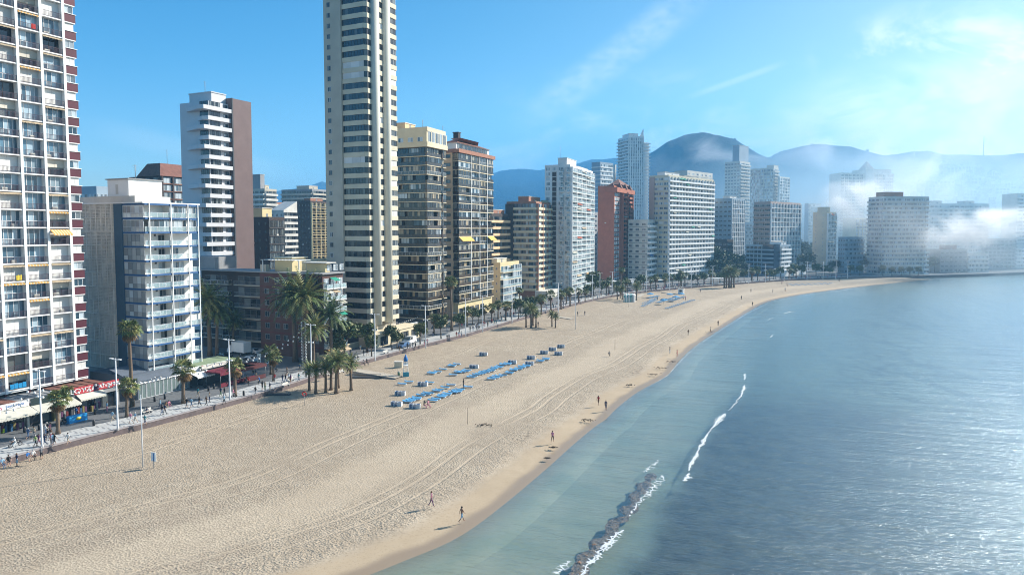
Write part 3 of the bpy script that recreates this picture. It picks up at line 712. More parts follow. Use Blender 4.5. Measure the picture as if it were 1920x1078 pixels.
# front slabs and side return
CPX = [286.6, 326.5, 357.7, 376]; cx_ = [along(P, a, q) for q in CPX]
for i in range(13):
    z = z0+i*fh
    for part, args in (('slab', (-.0, L, -.25, 1.9, z-.22, z+.0, WHITE2)), ('slab', (-.02, L+.02, -.33, -.252, z-.34, z+.02, BLUE if i else WHITE2)), ('slab', (-.1, -.02, -.25, d1, z-.34, z+.02, BLUE if i else WHITE2)), ('slab', (-.02, 1.0, 1.9, d1, z-.22, z, WHITE2))):
        b.mb('floor_slab%d' % (i+20)).box(*args)
    if i == 12: break
    encl = i in (10, 11)
    b.place('railing', bal_t(L, .1, 'glass', RAILGL, WHITE2, 1.0, .02, False), T(0, -.17, z+.03))
    b.place('side_glazing', win_t(d1-.1, fh-.45, 5, FR_W if encl else FR_G, GLP, .05, .38), b.side @ T(D-d1, 0, z+.02))
    if encl:
        for j, (xa, xb) in enumerate(zip([0]+cx_, cx_)):
            if xb-xa > 1 and not (i == 11 and j == 1): b.place('window', win_t(xb-xa-.2, fh-.5, 4, FR_W, GL), T(xa+.1, .1, z+.05))
    else:
        for xa in (cx_[0]+3.4, cx_[1]+3, cx_[2]-2.2):
            if rr.random() < .75: b.place('window', win_t(1.5, 2.15, 2, FR_W, rr.choice([GL, GLD])), T(xa, 1.89, z+.03))
        b.place('wall_lamp', box_t(.35, .15, .35, DGREY), T(cx_[0]+2.6, 1.89, z+1.9))
        if rr.random() < .3: b.place('shutter', shut_t(2.6, fh-.5, SHUT), T(rr.choice([0, cx_[2]]), .0, z+.05))
    # inner partition, white terrace furniture
    b.W.box(cx_[1]+.05, cx_[1]+.13, .1, 1.9, z, z+fh-.22, WHITE)
    for x in [cx_[0]+1.2+rr.random()*2, cx_[2]-1.5-rr.random()*2]:
        if rr.random() < .6 and not encl:
            q = ('furn', 1)
            if q not in TM:
                e = MB(); e.box(0, .9, 0, .7, .68, .72, WHITE2); [e.box(u, u+.05, v, v+.05, 0, .68, WHITE2) for u in (0, .85) for v in (0, .65)]; e.box(1.1, 1.6, .1, .6, .4, .45, WHITE2); e.box(1.55, 1.6, .1, .6, .45, .9, WHITE2); [e.box(u, u+.05, v, v+.05, 0, .4, WHITE2) for u in (1.1, 1.55) for v in (.1, .55)]; TM[q] = e.raw()
            tag(mk('terrace_set', tmesh(q, 'terrace_set'), None, b.MW @ T(x, .5, z)), 'white terrace table and chair on a balcony of the blue-edged block', 'table', 'terrace sets on the blue-edged block')
for k, x in enumerate(cx_): b.mb('column%d' % (k+50)).box(x-.08, x+.08, -.5, -.36, 0, ZT, WHITE2)
b.mast(5, 9, ZT+5.2, 3); b.done()
# ------------------------------------------------------------------ white sculpted tower with mauve end slab
b = build('apartment_tower', 'white tower of stepped white balconies with plain mauve end slab', 402, dep=214, az=25.5, xl=349, xr=438, top=205)
fh = 3.0; nf = int(b.zt/fh)+1; z1 = nf*fh-.3; d_ = b.D; Lw = b.L; Ls = along(b.P0, AZ, 475)
WH3 = mat('shell_white', (.62, .62, .63), .7, noise_s=.15, noise_a=.08); TILE = mat('mauve_tiles', (.165, .112, .105), .7, noise_s=.3, noise_a=.12)
b.W.box(.0, Lw, 0, d_, 0, z1, WH3); b.W.box(-.0+2, Lw, 1, d_-2, z1+.003, z1+3.0, WH3); b.RF.box(1.8, Lw+.1, .8, d_-1.8, z1+3.004, z1+3.3, WH3)
b.mb('end_slab').box(Lw+.02, Ls, -1.2, d_+1, 0, z1+2.0, TILE); b.mb('end_slab').box(Lw+.0, Lw+.5, -1.6, -1.21, 0, z1+2, DGREY)
for i in range(nf):
    z = i*fh; odd = i % 2; far_ = 3.2 if odd else 1.2
    b.place('window', win_t(Lw*.52, 1.75, 5, FR_D, GLD), T(.3, -.02, z+1.0)); b.place('window', win_t(Lw*.22, 1.0, 2, FR_D, GL), T(Lw*.72, -.02, z+1.3))
    b.place('window', win_t(d_*.28, 1.75, 4, FR_D, GLD), b.side @ T(d_*.70, -.02, z+1.0))
    q = MB(); xa = -far_
    q.prism([(xa, -1.5 if odd else -1.1), (Lw, -1.5 if odd else -1.1), (Lw, .0), (0, 0), (0, d_*(.75 if odd else .35)), (-.4, d_*(.75 if odd else .35)), (xa, d_*.12)], z-.2, z+1.0, WH3, bot=True); b.extra['balcony%d' % (i+100)] = q
b.mast(4, 6, z1+3.3, 4)
for i in (nf-5, nf-6, nf-7): b.W.box(Ls+.02, Ls+1, 0, 2, i*fh, i*fh+1.2, TILE)
b.done()
# ------------------------------------------------------------------ very tall sand-coloured tower with round columns
P = G(692, 607, 7.3); fh = (ztop(P, 10)-ztop(P, 607))/30; a = AZ
L = along(P, a, 748.5); D = along(P, a-pi/2, 617.5); z0 = P.z-1; NF = 36
b = Bld('skyscraper', 'tallest sand-coloured tower with round white columns and dark glass bands', off(P, a, 0, 1.0), a, L, D)
ds = along(P, a-pi/2, 648.5); dr = along(P, a-pi/2, 636); ZT = z0+NF*fh
b.W.box(1.2, L, 1.2, ds, 0, ZT, SANDC); b.W.box(-.5, L, ds+.01, D, 0, ZT+3, SANDC); b.RF.box(.5, L, .5, ds, ZT+.01, ZT+.5, GREY)
c0, c1, c2, c3 = [along(P, a, q) for q in (702, 713.5, 724, 734)]
for i in range(5):
    y = ds+(dr-ds)*(i+.5)/5; b.wbox(b.side, D-y-.18, D-y+.18, -.3, .501, 0, ZT+3, SANDC, 'xXy'); 
b.wbox(b.side, D-dr, D-ds, .45, .499, 0, ZT, DGREY, 'y')
cut = .75
for i in range(NF):
    z = z0+i*fh; q = b.mb('balcony_band%d' % (i+100))
    q.prism([(0, cut), (cut, 0), (L, 0), (L, 1.2), (1.2, 1.2), (1.2, ds), (0, ds)], z-.1, z+1.15, BEIGE, bot=True)
    n_ = rr.random() < .03
    for M, w_, xx in ((b.side, ds-cut-.1, D-ds+.05),):
        if n_ or i == 23: b.place('shutter', shut_t(w_, fh-1.25, SHUT), M @ T(xx, .18, z+1.15))
        else: b.place('window', win_t(w_, fh-1.25, 7, FR_D, GLK, .07), M @ T(xx, .18, z+1.15))
    k = cut*1.414
    b.place('window', win_t(c0-cut-.05, fh-1.25, 3, FR_D, rr.choice([GLD, GLK, GLK])), T(cut, .18, z+1.15))
    b.place('window', win_t(k*.92, fh-1.25, 1, FR_D, GLD), T(.2, cut+.1, z+1.15) @ RZ(-pi/4))
    for xa, xb in ((c1, c2), (c3, L-.1)):
        if rr.random() < .08: b.place('shutter', shut_t(xb-xa, fh-1.25, SHUT), T(xa, .25, z+1.15))
        else: b.place('window', win_t(xb-xa, fh-1.25, 3, rr.choice([FR_D, FR_G, FR_W]), rr.choice([GLD, GLK, GLK])), T(xa, .25, z+1.15))
    dm = (dr+D)/2
    b.place('small_window', win_t(1.1, 1.25, 2, FR_W if rr.random() < .3 else FR_G, GLD), b.side @ T(D-dm-.55, -.52, z+.9))
COLM = mat('column_stone', (.60, .58, .49), .7, noise_s=.1, noise_a=.1)
for n_, (xa, xb) in enumerate(((c0, c1), (c2, c3))):
    q = MB(); r_ = (xb-xa)/2; q.tube([((xa+xb)/2, .1, z0-.6), ((xa+xb)/2, .1, ZT+1)], r_, COLM, 18); b.extra['column%d' % (n_+70)] = q
b.W.box(1.2, L, 1.2, ds, z0-1.6, z0-.12, SANDC); b.W.box(-1, L+3, 2.5, ds, 0, z0-1.7, DGREY)
b.W.box(-1.5, L+6, -3.0, 2.4, 0, 3.6, CREAM); b.RF.box(-1.8, L+6.3, -3.3, 2.4, 3.604, 3.9, CREAM)
for x in (1, 6, 11, 16): b.place('shop_window', win_t(3.4, 2.4, 3, FR_D, GLD), T(x, -3.01, .3))
b.done()
# ------------------------------------------------------------------ dark glass block beside it
P = G(803, 598, 4.6); a = radians(24.5); zt = ztop(P, 275); nf = 19; fh = (zt-P.z)/nf; L = along(P, a, 838.5); D = along(P, a-pi/2, 735)
b = Bld('apartment_block', 'dark glass block with thin white slabs and cream crown of arched windows', off(P, a, 0, 1.0), a, L, D); z0 = P.z-1; ZT = z0+nf*fh
b.W.box(1.0, L, 1.0, D, 0, ZT, DBROWN); xr_ = along(P, a, 829); xs_ = along(P, a, 832.5)
for i in range(nf):
    z = z0+i*fh; q = b.mb('floor_slab%d' % (i+100)); q.prism([(0, 0), (xr_, 0), (xr_, 1), (xs_, 1), (xs_, 0), (L, 0), (L, 1), (1, 1), (1, D), (0, D)], z-.14, z+.06, CREAM, bot=True)
    rm = RAILBR if rr.random() < .85 else RAILGR
    for M, w_, xx in ((b.side, D-.1, 0), (b.front, xr_-.05, .05), (b.front, L-xs_-.05, xs_)):
        b.place('railing', bal_t(w_, .06, 'glass', rm, DBROWN, 1.05, .02, False), M @ T(xx, .1, z+.06))
        n = max(2, int(w_/1.05)); pan = 0
        # enclosed and open stretches
        while pan < n:
            k = min(rr.choice([3, 4, 5, 6]), n-pan); wx = w_*k/n
            yy = .16 if rr.random() < .62 else .95
            b.place('window', win_t(wx-.06, fh-.25, k, FR_D, rr.choice([GLB, GLA, GLA, GLK, GL]), .07, .35), M @ T(xx+w_*pan/n+.03, yy, z+.07)); pan += k
ct = ztop(P, 238)-1
q = MB(); q.prism([(-.35, -.35), (L+.35, -.35), (L+.35, D), (-.35, D)], ZT+.0, ZT+1.5, CREAM, bot=True); q.prism([(-.35, -.1), (L+.2, -.1), (L+.2, D), (-.35, D)], ZT+1.5, ct-1.3, CREAM); q.prism([(-.35, -.35), (L, .2), (L, D), (-.35, D)], ct-1.3, ct, CREAM); b.extra['crown'] = q
for j in range(5):
    x = .3+j*(L-.6)/5; b.place('arched_window', win_t((L-.6)/5-.6, ct-ZT-2.9, 2, FR_W, GL, .08), T(x+.3, -.14, ZT+1.55))
for j in range(7): b.place('arched_window', win_t(1.9, 1.4, 2, FR_W, GL, .08), b.side @ T(D-3.2-j*3.6, -.38, ZT+1.6))
b.hut(3, 9, 10, 15, ct, 2.2, PEACH); b.mast(4, 4, ct, 3); b.W.box(.5, L-.3, .5, D, 0, z0-.15, DGREY); b.done()
# ------------------------------------------------------------------ peach block with dark mansard roof and chimney
P = G(861, 568, 7.0); a = radians(24.5); zt = ztop(P, 286); nf = 18; fh = (zt-P.z)/nf; L = along(P, a, 926); D = along(P, a-pi/2, 825)
b = Bld('apartment_block', 'peach block with white grid balconies, brick parapet and dark hipped roof with chimney', off(P, a, 0, 1.0), a, L, D); z0 = P.z-1; ZT = z0+nf*fh
b.W.box(1.1, L, 1.1, D, 0, ZT, PEACH); cs = [0]+[along(P, a, q) for q in (884, 900, 914)]+[L]; dB = along(P, a-pi/2, 850)
b.W.box(-.3, 1.1, dB, D, z0-5.9, ZT, PEACH)
for i in range(nf):
    z = z0+i*fh; b.W.box(0, L, 0, 1.1, z-.14, z+.08, CREAM); b.W.box(0, 1.1, 1.1, dB, z-.14, z+.08, CREAM)
    for xa, xb in zip(cs, cs[1:]):
        w_ = xb-xa-.25; b.place('railing', bal_t(w_, .06, 'glass', rr.choice([RAILBR, RAILGR, RAILBR]), DBROWN, 1.0, .02, False), T(xa+.12, .12, z+.08))
        u = rr.random(); y = .2 if u < .6 else .95
        b.place('window', win_t(w_, fh-.25, 5, rr.choice([FR_Y, FR_D, FR_D, FR_W]), rr.choice([GLA, GLB, GLK, GL]), .07), T(xa+.12, y, z+.09))
        if rr.random() < .06: b.place('awning', awn_t(w_, 1.5, 1.3, rr.choice([AWY, AWO, AWR])), T(xa+.12, 0, z+fh-.2))
    b.place('railing', bal_t(dB-.1, .06, 'glass', RAILBR, DBROWN, 1.0, .02, False), b.side @ T(D-dB+.05, .1, z+.08))
    b.place('window', win_t(dB-.2, fh-.25, 3, FR_D, GLB, .07), b.side @ T(D-dB+.1, .6 if rr.random() < .5 else .2, z+.09))
    b.place('window', win_t((D-dB)*.72, 1.2, 3, FR_D, GLD), b.side @ T((D-dB)*.15, -.31, z+1.1))
for k, x in enumerate(cs[1:-1]): b.mb('column%d' % (k+90)).box(x-.12, x+.12, -.08, 1.1, z0, ZT, WHITE2)
q = MB(); q.box(-.5, L+.5, -.5, D, ZT, ztop(P, 279)-1, TERRA); b.extra['brick_parapet'] = q
zp = ztop(P, 279)-1; zq = ztop(P, 266)-1
b.W.box(1.5, L-.5, 1.8, D-1, zp, zq, WHITE2); [b.place('window', win_t((L-4)/6-.3, 1.6, 2, FR_D, GLD), T(2.2+j*(L-4)/6, 1.79, zp+.6)) for j in range(6)]
q = MB(); zr = ztop(P, 255)-1; A = [(1, 1.2), (L, 1.2), (L, D-.5), (1, D-.5)]; B_ = [(5, 6), (L-9, 6), (L-9, D-6), (5, D-6)]
for j in range(4): k = (j+1) % 4; q.poly([(*A[j], zq), (*A[k], zq), (*B_[k], zr), (*B_[j], zr)], ROOFT)
q.poly([(*p, zr) for p in B_], ROOFT); q.poly([(*p, zq) for p in A[::-1]], WHITE2); b.extra['hipped_roof'] = q
q = MB(); q.box(7, 8.8, 4, 6, zq, zr+2.2, BRICKB); q.box(6.8, 9, 3.8, 6.2, zr+2.2, zr+2.5, DGREY); b.extra['chimney'] = q; b.mast(3, 8, zr-.5, 5)
b.W.box(.6, L, .8, D, 0, z0-.15, YELL); [b.place('shop_window', win_t(3, 2.6, 3, DBROWN, GLD), T(1+j*4.2, .78, 1.2)) for j in range(int(L/4.2)-1)]
b.done()
# ------------------------------------------------------------------ low mauve-brown block in shadow behind the palms
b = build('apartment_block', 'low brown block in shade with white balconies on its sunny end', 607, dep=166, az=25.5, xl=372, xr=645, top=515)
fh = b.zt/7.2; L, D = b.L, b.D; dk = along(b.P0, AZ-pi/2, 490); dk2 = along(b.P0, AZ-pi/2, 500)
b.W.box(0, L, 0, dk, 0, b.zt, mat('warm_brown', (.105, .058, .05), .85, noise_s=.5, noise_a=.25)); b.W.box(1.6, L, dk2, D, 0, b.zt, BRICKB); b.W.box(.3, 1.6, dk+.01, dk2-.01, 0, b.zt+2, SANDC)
b.RF.box(-.5, L+.3, -.5, D, b.zt+.004, b.zt+.25, GREY)
REDL = mat('red_line', (.14, .03, .035), .7)
for i in range(1, 8):
    z = i*fh; b.wbox(b.side, D-dk+.05, D+.03, -.06, .0, z-.15, z+.06, REDL, 'xXyzZ')
    if i < 7:
        for t in (.08, .25, .38, .62, .86): b.place('window', win_t(1.5, 1.35, 2, FR_G, GLD, .08), b.side @ T(D-dk+dk*t, -.002, z+1.0))
        for x in range(2):
            w_ = (D-dk2)/2-2; b.place('balcony', bal_t(w_, 1.3, 'bars' if x else 'glass', FR_G if x else RAILGR, SANDC, 1.0, step=.4), b.side @ T(1+x*(w_+2), 1.6, z))
            b.place('window', win_t(w_*.8, 2.1, 4, FR_G, GLD), b.side @ T(1.4+x*(w_+2), 1.59, z+.1))
        for x in range(3):
            w_ = L/3-.3; b.place('balcony', bal_t(w_, 1.3, 'glass', RAILGL, WHITE2, 1.0), T(x*L/3+.15, 0, z)); b.place('window', win_t(w_*.85, 2.3, 3, FR_W, GL), T(x*L/3+.4, -.002, z+.1))
            if rr.random() < .22: b.place('awning', awn_t(w_, 1.5, .6, rr.choice([AWC, AWT, AWC, AWG])), T(x*L/3+.1, 0, z+fh-.3))
b.W.box(4, L-2, 2.5, dk*.42, b.zt+.26, b.zt+2.5, YELL); b.RF.box(3, L-1, 1.2, dk*.45, b.zt+2.51, b.zt+2.75, OFFW)
[b.place('window', win_t(1.6, 1.5, 2, FR_W, GL), T(4.6+k*2.4, 2.49, b.zt+.6)) for k in range(3)]
q = MB(); PG = mat('pergola', (.62, .62, .60), .6)
for k in range(12): q.box(-.3+0*k, 4, dk*.35+k*1.1, dk*.35+k*1.1+.5, b.zt+2.95+.02*(k % 2)+.25, b.zt+3.35, PG)
for y in (dk*.35, dk*.35+12): q.box(-.2, .0, y, y+.2, b.zt+.25, b.zt+3.2, PG)
b.extra['pergola'] = q
q = MB(); ya, yb = along(b.P0, AZ-pi/2, 535), along(b.P0, AZ-pi/2, 503); q.box(3, 8, ya, yb, b.zt+.26, b.zt+3.6, YELL); q.box(2.6, 8.4, ya-.4, yb+.4, b.zt+3.6, b.zt+3.85, CREAM); b.extra['stair_tower'] = q
q = MB(); q.box(1.8, 9, dk+18, dk+30, b.zt+.26, b.zt+3.6, GREY); b.extra['roof_hut'] = q
for x in range(3): b.place('awning', awn_t(L/3-.4, 2.6, .9, AWT if x else AWO), T(x*L/3+.2, -.05, fh*.95))
b.W.box(-.05, L+.05, -.05, 2, 0, .4, GREY); b.done()
# ------------------------------------------------------------------ blocks further along the bay
def st(**k): return k
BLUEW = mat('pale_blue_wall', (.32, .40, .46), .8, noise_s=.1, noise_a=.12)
ROSE = mat('rose_wall', (.46, .34, .29), .8, noise_s=.1, noise_a=.12)
def simple(name, label, sf, ss, core, nf=None, fh=2.9, nbf=4, nbs=4, par=1.0, huts=(), pm=None, first=0.0, **k):
    b = build(name, label, **k); zt = b.zt; nf = nf or max(2, int(round((zt-b.zb-first)/fh))); fh = (zt-b.zb-first)/nf
    b.body(0, zt, core, par=par, pm=pm); b.fh = fh; b.nf = nf
    if sf: fac(b, b.front, b.L, b.zb+first, nf, fh, nbf, sf)
    if ss: fac(b, b.side, b.D, b.zb+first, nf, fh, nbs, ss)
    for (x0, x1, y0, y1, h, m) in huts: b.hut(x0*b.L, x1*b.L, y0*b.D, y1*b.D, zt+.1, h, m)
    return b
B_ = 'building'
# --- left background, inland of the shore blocks
b = simple('apartment_block', 'brown brick block with dark red mansard roof behind the lattice-sided block', st(slab=(.5, -.1, .1, TERRA), win=[(.06, .94, .35, 2.5, 4)], fm=FR_W, gm=GL, pier=(.35, .5, DBROWN), shutp=.1), st(win=[(.1, .6, .9, 2.3, 3)], fm=FR_G, gm=GLD, slab=(.1, -.2, .2, BRICKB)), BRICKB, par=0, nbf=3, nbs=4, px=309, dep=262, az=25.5, xl=250, xr=372, top=330)
zt = b.zt; q = MB(); L, D = b.L, b.D; A = [(-.8, -.8), (L+.8, -.8), (L+.8, D*.7), (-.8, D*.7)]; Bq = [(2.6, 3.5), (L-2.6, 3.5), (L-2.6, D*.6), (2.6, D*.6)]
for j in range(4): k = (j+1) % 4; q.poly([(*A[j], zt), (*A[k], zt), (*Bq[k], zt+5.2), (*Bq[j], zt+5.2)], ROOFT)
q.poly([(*p, zt+5.2) for p in Bq], ROOFT); b.extra['mansard_roof'] = q; b.mast(L*.5, 6, zt+5, 6); b.done()
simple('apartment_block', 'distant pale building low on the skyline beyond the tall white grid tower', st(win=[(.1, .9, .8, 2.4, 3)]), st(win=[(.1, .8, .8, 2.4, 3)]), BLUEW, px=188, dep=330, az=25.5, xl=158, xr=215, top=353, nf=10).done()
simple('apartment_block', 'dark glass block with ochre roof hut between the mauve slab and pale blocks', st(slab=(.4, -.15, .1, DGREY), win=[(.02, .98, .3, 2.7, 4)], fm=FR_D, gm=GLD), st(win=[(.3, .6, 1, 2.1, 2)], fm=FR_D, gm=GLD), DBROWN, px=508, dep=245, az=25.5, xl=474, xr=537, top=412, huts=[(.0, .6, .35, .85, 4.0, YELL)], nbf=3, nbs=3).done()
simple('apartment_block', 'pale stepped block seen between the mauve slab and the dark glass block', st(bal=(1.2, 'solid', OFFW, OFFW, 0, 1, 1.0), balwide=True, win=[(.05, .95, .1, 2.5, 3)], gm=GLD, fm=FR_D), st(bal=(1.2, 'solid', OFFW, OFFW, 0, 1, 1.0), balwide=True, win=[(.1, .9, .1, 2.5, 3)], gm=GLD, fm=FR_D), SANDC, px=500, dep=395, az=25.5, xl=462, xr=522, top=357, huts=[(.0, .35, .2, .7, 9, GREY), (.4, .7, .2, .6, 3, CREAM)], nbf=3, nbs=4).done()
simple('apartment_block', 'grey brown block behind the white striped block', st(slab=(.7, -.2, .9, TERRA), win=[(.1, .9, 1, 2.5, 3)], gm=GLD), None, TERRA, px=516, dep=430, az=25.5, xl=500, xr=534, top=382).done()
b = simple('apartment_block', 'white striped block with sloping gable crown beside dark glass block', st(band=(.4, -.1, 1.1, OFFW), win=[(.03, .97, 1.1, 2.8, 3)], gm=GLD, fm=FR_D), st(win=[(.3, .7, .9, 2.1, 2)], gm=GLD), OFFW, px=535, dep=330, az=25.5, xl=510, xr=560, top=398, nbf=3, nbs=3)
q = MB(); L, D, zt = b.L, b.D, b.zt; q.poly([(0, 0, zt+1), (L, 0, zt+1), (L, 0, zt+5.5)], OFFW); q.poly([(0, 0, zt+1), (L, 0, zt+5.5), (L, D, zt+5.5), (0, D, zt+1)], OFFW); q.poly([(L, 0, zt+1), (L, D, zt+1), (L, D, zt+5.5), (L, 0, zt+5.5)], OFFW); b.extra['gable'] = q; b.done()
simple('apartment_block', 'long pale brown slab block on the skyline left of the tallest tower', st(bal=(1.1, 'solid', SANDC, SANDC, 0, 1, 1.0), balwide=True, win=[(.05, .95, .1, 2.5, 3)], gm=GLD, fm=FR_D), st(bal=(1.1, 'solid', SANDC, SANDC, 0, 1, 1.0), balwide=True, win=[(.05, .95, .1, 2.5, 3)], gm=GLD, fm=FR_D), GREY, px=588, dep=470, az=25.5, xl=531, xr=640, top=357, nbf=5, nbs=6, huts=[(.0, .3, .1, .5, 3, SANDC)]).done()
simple('apartment_block', 'brown block with gold balcony grid left of the tallest tower', st(bal=(1.0, 'glass', RAILBR, YELL, 0, 1, 1.0), balwide=True, win=[(.06, .94, .1, 2.5, 2)], gm=GLD, fm=FR_Y, pier=(.12, 1.0, YELL), slab=(1.05, .95, 1.1, YELL)), st(win=[(.25, .6, .8, 2.1, 2)], gm=GLD, fm=FR_D), BRICKB, px=585, dep=372, az=25.5, xl=556, xr=640, top=380, nbf=7, nbs=5, huts=[(.1, .5, .2, .6, 2.5, TERRA)]).done()
b = simple('apartment_block', 'cream low block with terrace rail behind the brown block', st(bal=(1.2, 'glass', RAILGL, CREAM, 0, 1, 1.0), balwide=True, win=[(.1, .9, .1, 2.3, 3)], awnp=.1, awnm=[AWR]), st(win=[(.1, .7, .9, 2.2, 3)]), CREAM, px=596, dep=212, az=25.5, xl=545, xr=660, top=495, nbf=5, nbs=4); b.done()
# --- second row seen through gaps
simple('apartment_block', 'brown banded block behind the small yellow block', st(bal=(1.1, 'solid', PEACH, PEACH, 0, 1, .9), balwide=True, win=[(.05, .95, .1, 2.5, 3)], gm=GLD, fm=FR_D), None, BRICKB, px=918, dep=300, az=25.5, xl=900, xr=953, top=404, nbf=4, huts=[(.2, .9, .2, .7, 2.5, TERRA), (.0, .3, .3, .6, 4.5, BRICKR)]).done()
b = simple('apartment_block', 'small yellow block with glazed white balconies between peach and cream blocks', st(bal=(1.4, 'glass', RAILGL, CREAM, .0, 1, 1.0), balwide=True, win=[(.08, .95, .1, 2.4, 4)], gm=GLL, encl=.55), st(win=[(.3, .5, 1, 2, 2)], gm=GLD), YELL, px=938, py=577, az=24, xl=905, xr=973, top=497, nf=5, nbf=2, nbs=3, par=1.0, huts=[(.1, .6, .3, .8, 2.2, CREAM)], first=2.2); b.done()
b = simple('apartment_block', 'cream banded block with brown side and terracotta roof huts', st(band=(1.2, -.1, 1.0, CREAM), win=[(.04, .96, 1.0, 2.7, 3)], wy=-.35, gm=GL, fm=FR_W, pier=(.16, 1.25, TERRA), shutp=.12), st(band=(1.2, -.1, 1.0, CREAM), win=[(.04, .96, 1.0, 2.7, 3)], wy=-.3, gm=GL, fm=FR_G, shutp=.1), TERRA, px=1005, py=545, zb=4.5, az=22, xl=950, xr=1048, top=382, nf=15, nbf=5, nbs=4, huts=[(.0, .45, .25, .6, 3.2, TERRA), (.55, .95, .1, .3, 2, CREAM)])
D = b.D; b.wbox(b.side, -.1, D*.26, -1.4, 0, 0, b.zt, BRICKB, 'xXyzZ'); b.W.box(.8, b.L, .8, D, b.zt-1.6, b.zt+1.2, CREAM); b.W.box(-1.5, b.L, -6, 0, 0, 3.5, OFFW); b.done()
b = simple('apartment_tower', 'tall white tower of glazed balconies with dark stair strip on its shaded side', st(bal=(1.3, 'glass', RAILGL, WHITE2, .03, .97, 1.0), win=[(.08, .92, .1, 2.4, 3)], gm=GLL, encl=.5, efm=FR_W, egm=GLL, awnp=.2, awnm=[AWR, AWT, AWC, AWO], pier=(.14, 1.3, WHITE2), slab=(1.3, -.15, .1, WHITE2)), st(bal=(1.2, 'glass', RAILGL, WHITE2, .55, 1, 1.0), balbays=[2, 3], win=[(.2, .8, .8, 2.3, 3)], gm=GLL, encl=.4, shutp=.2), WHITE, px=1068, py=543.5, zb=3.5, az=21, xl=1021, xr=1110, top=313, nf=25, nbf=5, nbs=4, par=1.2, huts=[(.02, .4, .15, .5, 4.2, WHITE), (.5, .95, .2, .4, 2, OFFW)])
D = b.D; b.wbox(b.side, D*.30, D*.46, -.2, 0, b.zt*.1, b.zt-2, DBROWN, 'xXyzZ')
for i in range(25): b.wbox(b.side, D*.30, D*.46, -.25, -.201, b.zb+i*b.fh, b.zb+i*b.fh+.35, OFFW, 'yzZ')
b.mast(3, 6, b.zt+4.4, 6); b.done()
b = simple('apartment_tower', 'red-brown tower with pyramidal crown and pale window strip', st(bal=(1.4, 'solid', BRICKR, BRICKR, .42, 1, 1.0), balbays=[1, 2], win=[(.1, .9, .2, 2.4, 3)], gm=GLD, fm=FR_D, awnp=.12, awnm=[AWR, AWC]), st(win=[], bal=None), BRICKR, px=1150, py=528.4, zb=2.5, az=24, xl=1120, xr=1181, top=352, nf=21, nbf=3, nbs=3, par=1.2)
L, D, zt = b.L, b.D, b.zt
for i in range(20):
    z = b.zb+i*b.fh
    for x in (.03, .13, .23): b.place('small_window', win_t(L*.06, 1.6, 1, WHITE2, GLL, .12), T(L*x, -.01, z+.8))
    b.place('balcony', bal_t(3.5, 2.2, 'solid', BRICKR, BRICKR, 1.0), T(L*.45, 0, z)); b.place('window', win_t(L*.2, 2.2, 3, FR_D, GLD), T(L*.46, -.02, z+.2))
for k in range(3): b.mb('column%d' % k).box(L*(.38+.31*k)-.4, L*(.38+.31*k)+.4, -1.9, -.01, 0, zt-3, BRICKR)
b.W.box(-1.6, L+1.5, -2.3, D*.5, zt-2.5, zt+.2, BRICKR); b.W.box(L*.3, L*.9, 0, D*.7, zt+.21, zt+2.5, BRICKR)
zq = ztop(b.P0, 331)-1-4
q = MB(); c = (L*.55, D*.35); A = [(L*.25, -1), (L*.9, -1), (L*.9, D*.6), (L*.25, D*.6)]
for j in range(4): k = (j+1) % 4; q.poly([(*A[j], zt+2.4), (*A[k], zt+2.4), (*c, zq+4)], ROOFT)
b.extra['pyramid_roof'] = q
for k, (x, y) in enumerate(((.2, -1.2), (.5, -1.4), (.8, -1.2), (.2, 3), (1.0, 2))):
    q = MB(); x *= L; A = [(x-2, y-1.5), (x+2, y-1.5), (x+2, y+1.5), (x-2, y+1.5)]
    for j in range(4): k2 = (j+1) % 4; q.poly([(*A[j], zt+.2), (*A[k2], zt+.2), (x, y, zt+3.4)], ROOFT)
    b.extra['dormer_roof%d' % k] = q
q = MB(); q.tube([(c[0]-1, c[1]+2, zt+2), (c[0]-1, c[1]+2, ztop(b.P0, 303)-1)], .9, OFFW, 8); b.extra['chimney_stack'] = q; b.done()
b = simple('apartment_block', 'low grey block with a curved sunny white balcony end beside the red-brown tower', st(bal=(1.5, 'solid', WHITE2, WHITE2, 0, 1, 1.0), balwide=True, win=[(.1, .9, .1, 2.3, 2)], gm=GLL, awnp=.12, awnm=[AWB]), st(slab=(.2, -.15, .15, GREY), win=[(.15, .7, .8, 2.2, 4)], gm=GLD, fm=FR_W), OFFW, px=1213, py=527, zb=2, az=30, xl=1177, xr=1229, top=415, nf=11, nbf=2, nbs=3); b.done()
b = simple('apartment_block', 'wide white slab block with close rows of small balconies and green awnings', st(bal=(1.3, 'solid', WHITE2, WHITE2, 0, 1, .8), balwide=True, win=[(.08, .92, .1, 2.3, 2)], gm=GLL, fm=FR_W, pier=(.12, .9, WHITE2), slab=(1.32, -.2, .05, WHITE2), awnp=.05, awnm=[AWG, AWG, AWC]), st(slab=(.3, -.2, .8, BEIGE), win=[(.1, .9, .8, 2.3, 4)], gm=GL, shutp=.15, awnp=0), BEIGE, px=1251, py=522.5, zb=3, az=43, xl=1216, xr=1335, top=331, nf=21, nbf=15, nbs=4, par=1.0, huts=[(.0, .3, .2, .6, 2.6, WHITE), (.35, .55, .1, .3, 1.5, OFFW)])
D = b.D; b.wbox(b.side, 0, D*.28, -.5, 0, 0, b.zt, ROSE, 'xXyzZ'); b.done()
b = simple('apartment_block', 'grey white slab rising just behind the wide white slab block', st(win=[(.1, .6, .8, 2.2, 3)], slab=(.2, -.1, .1, OFFW)), None, OFFW, px=1286, dep=520, az=43, xl=1262, xr=1333, top=322, nbf=6); b.done()
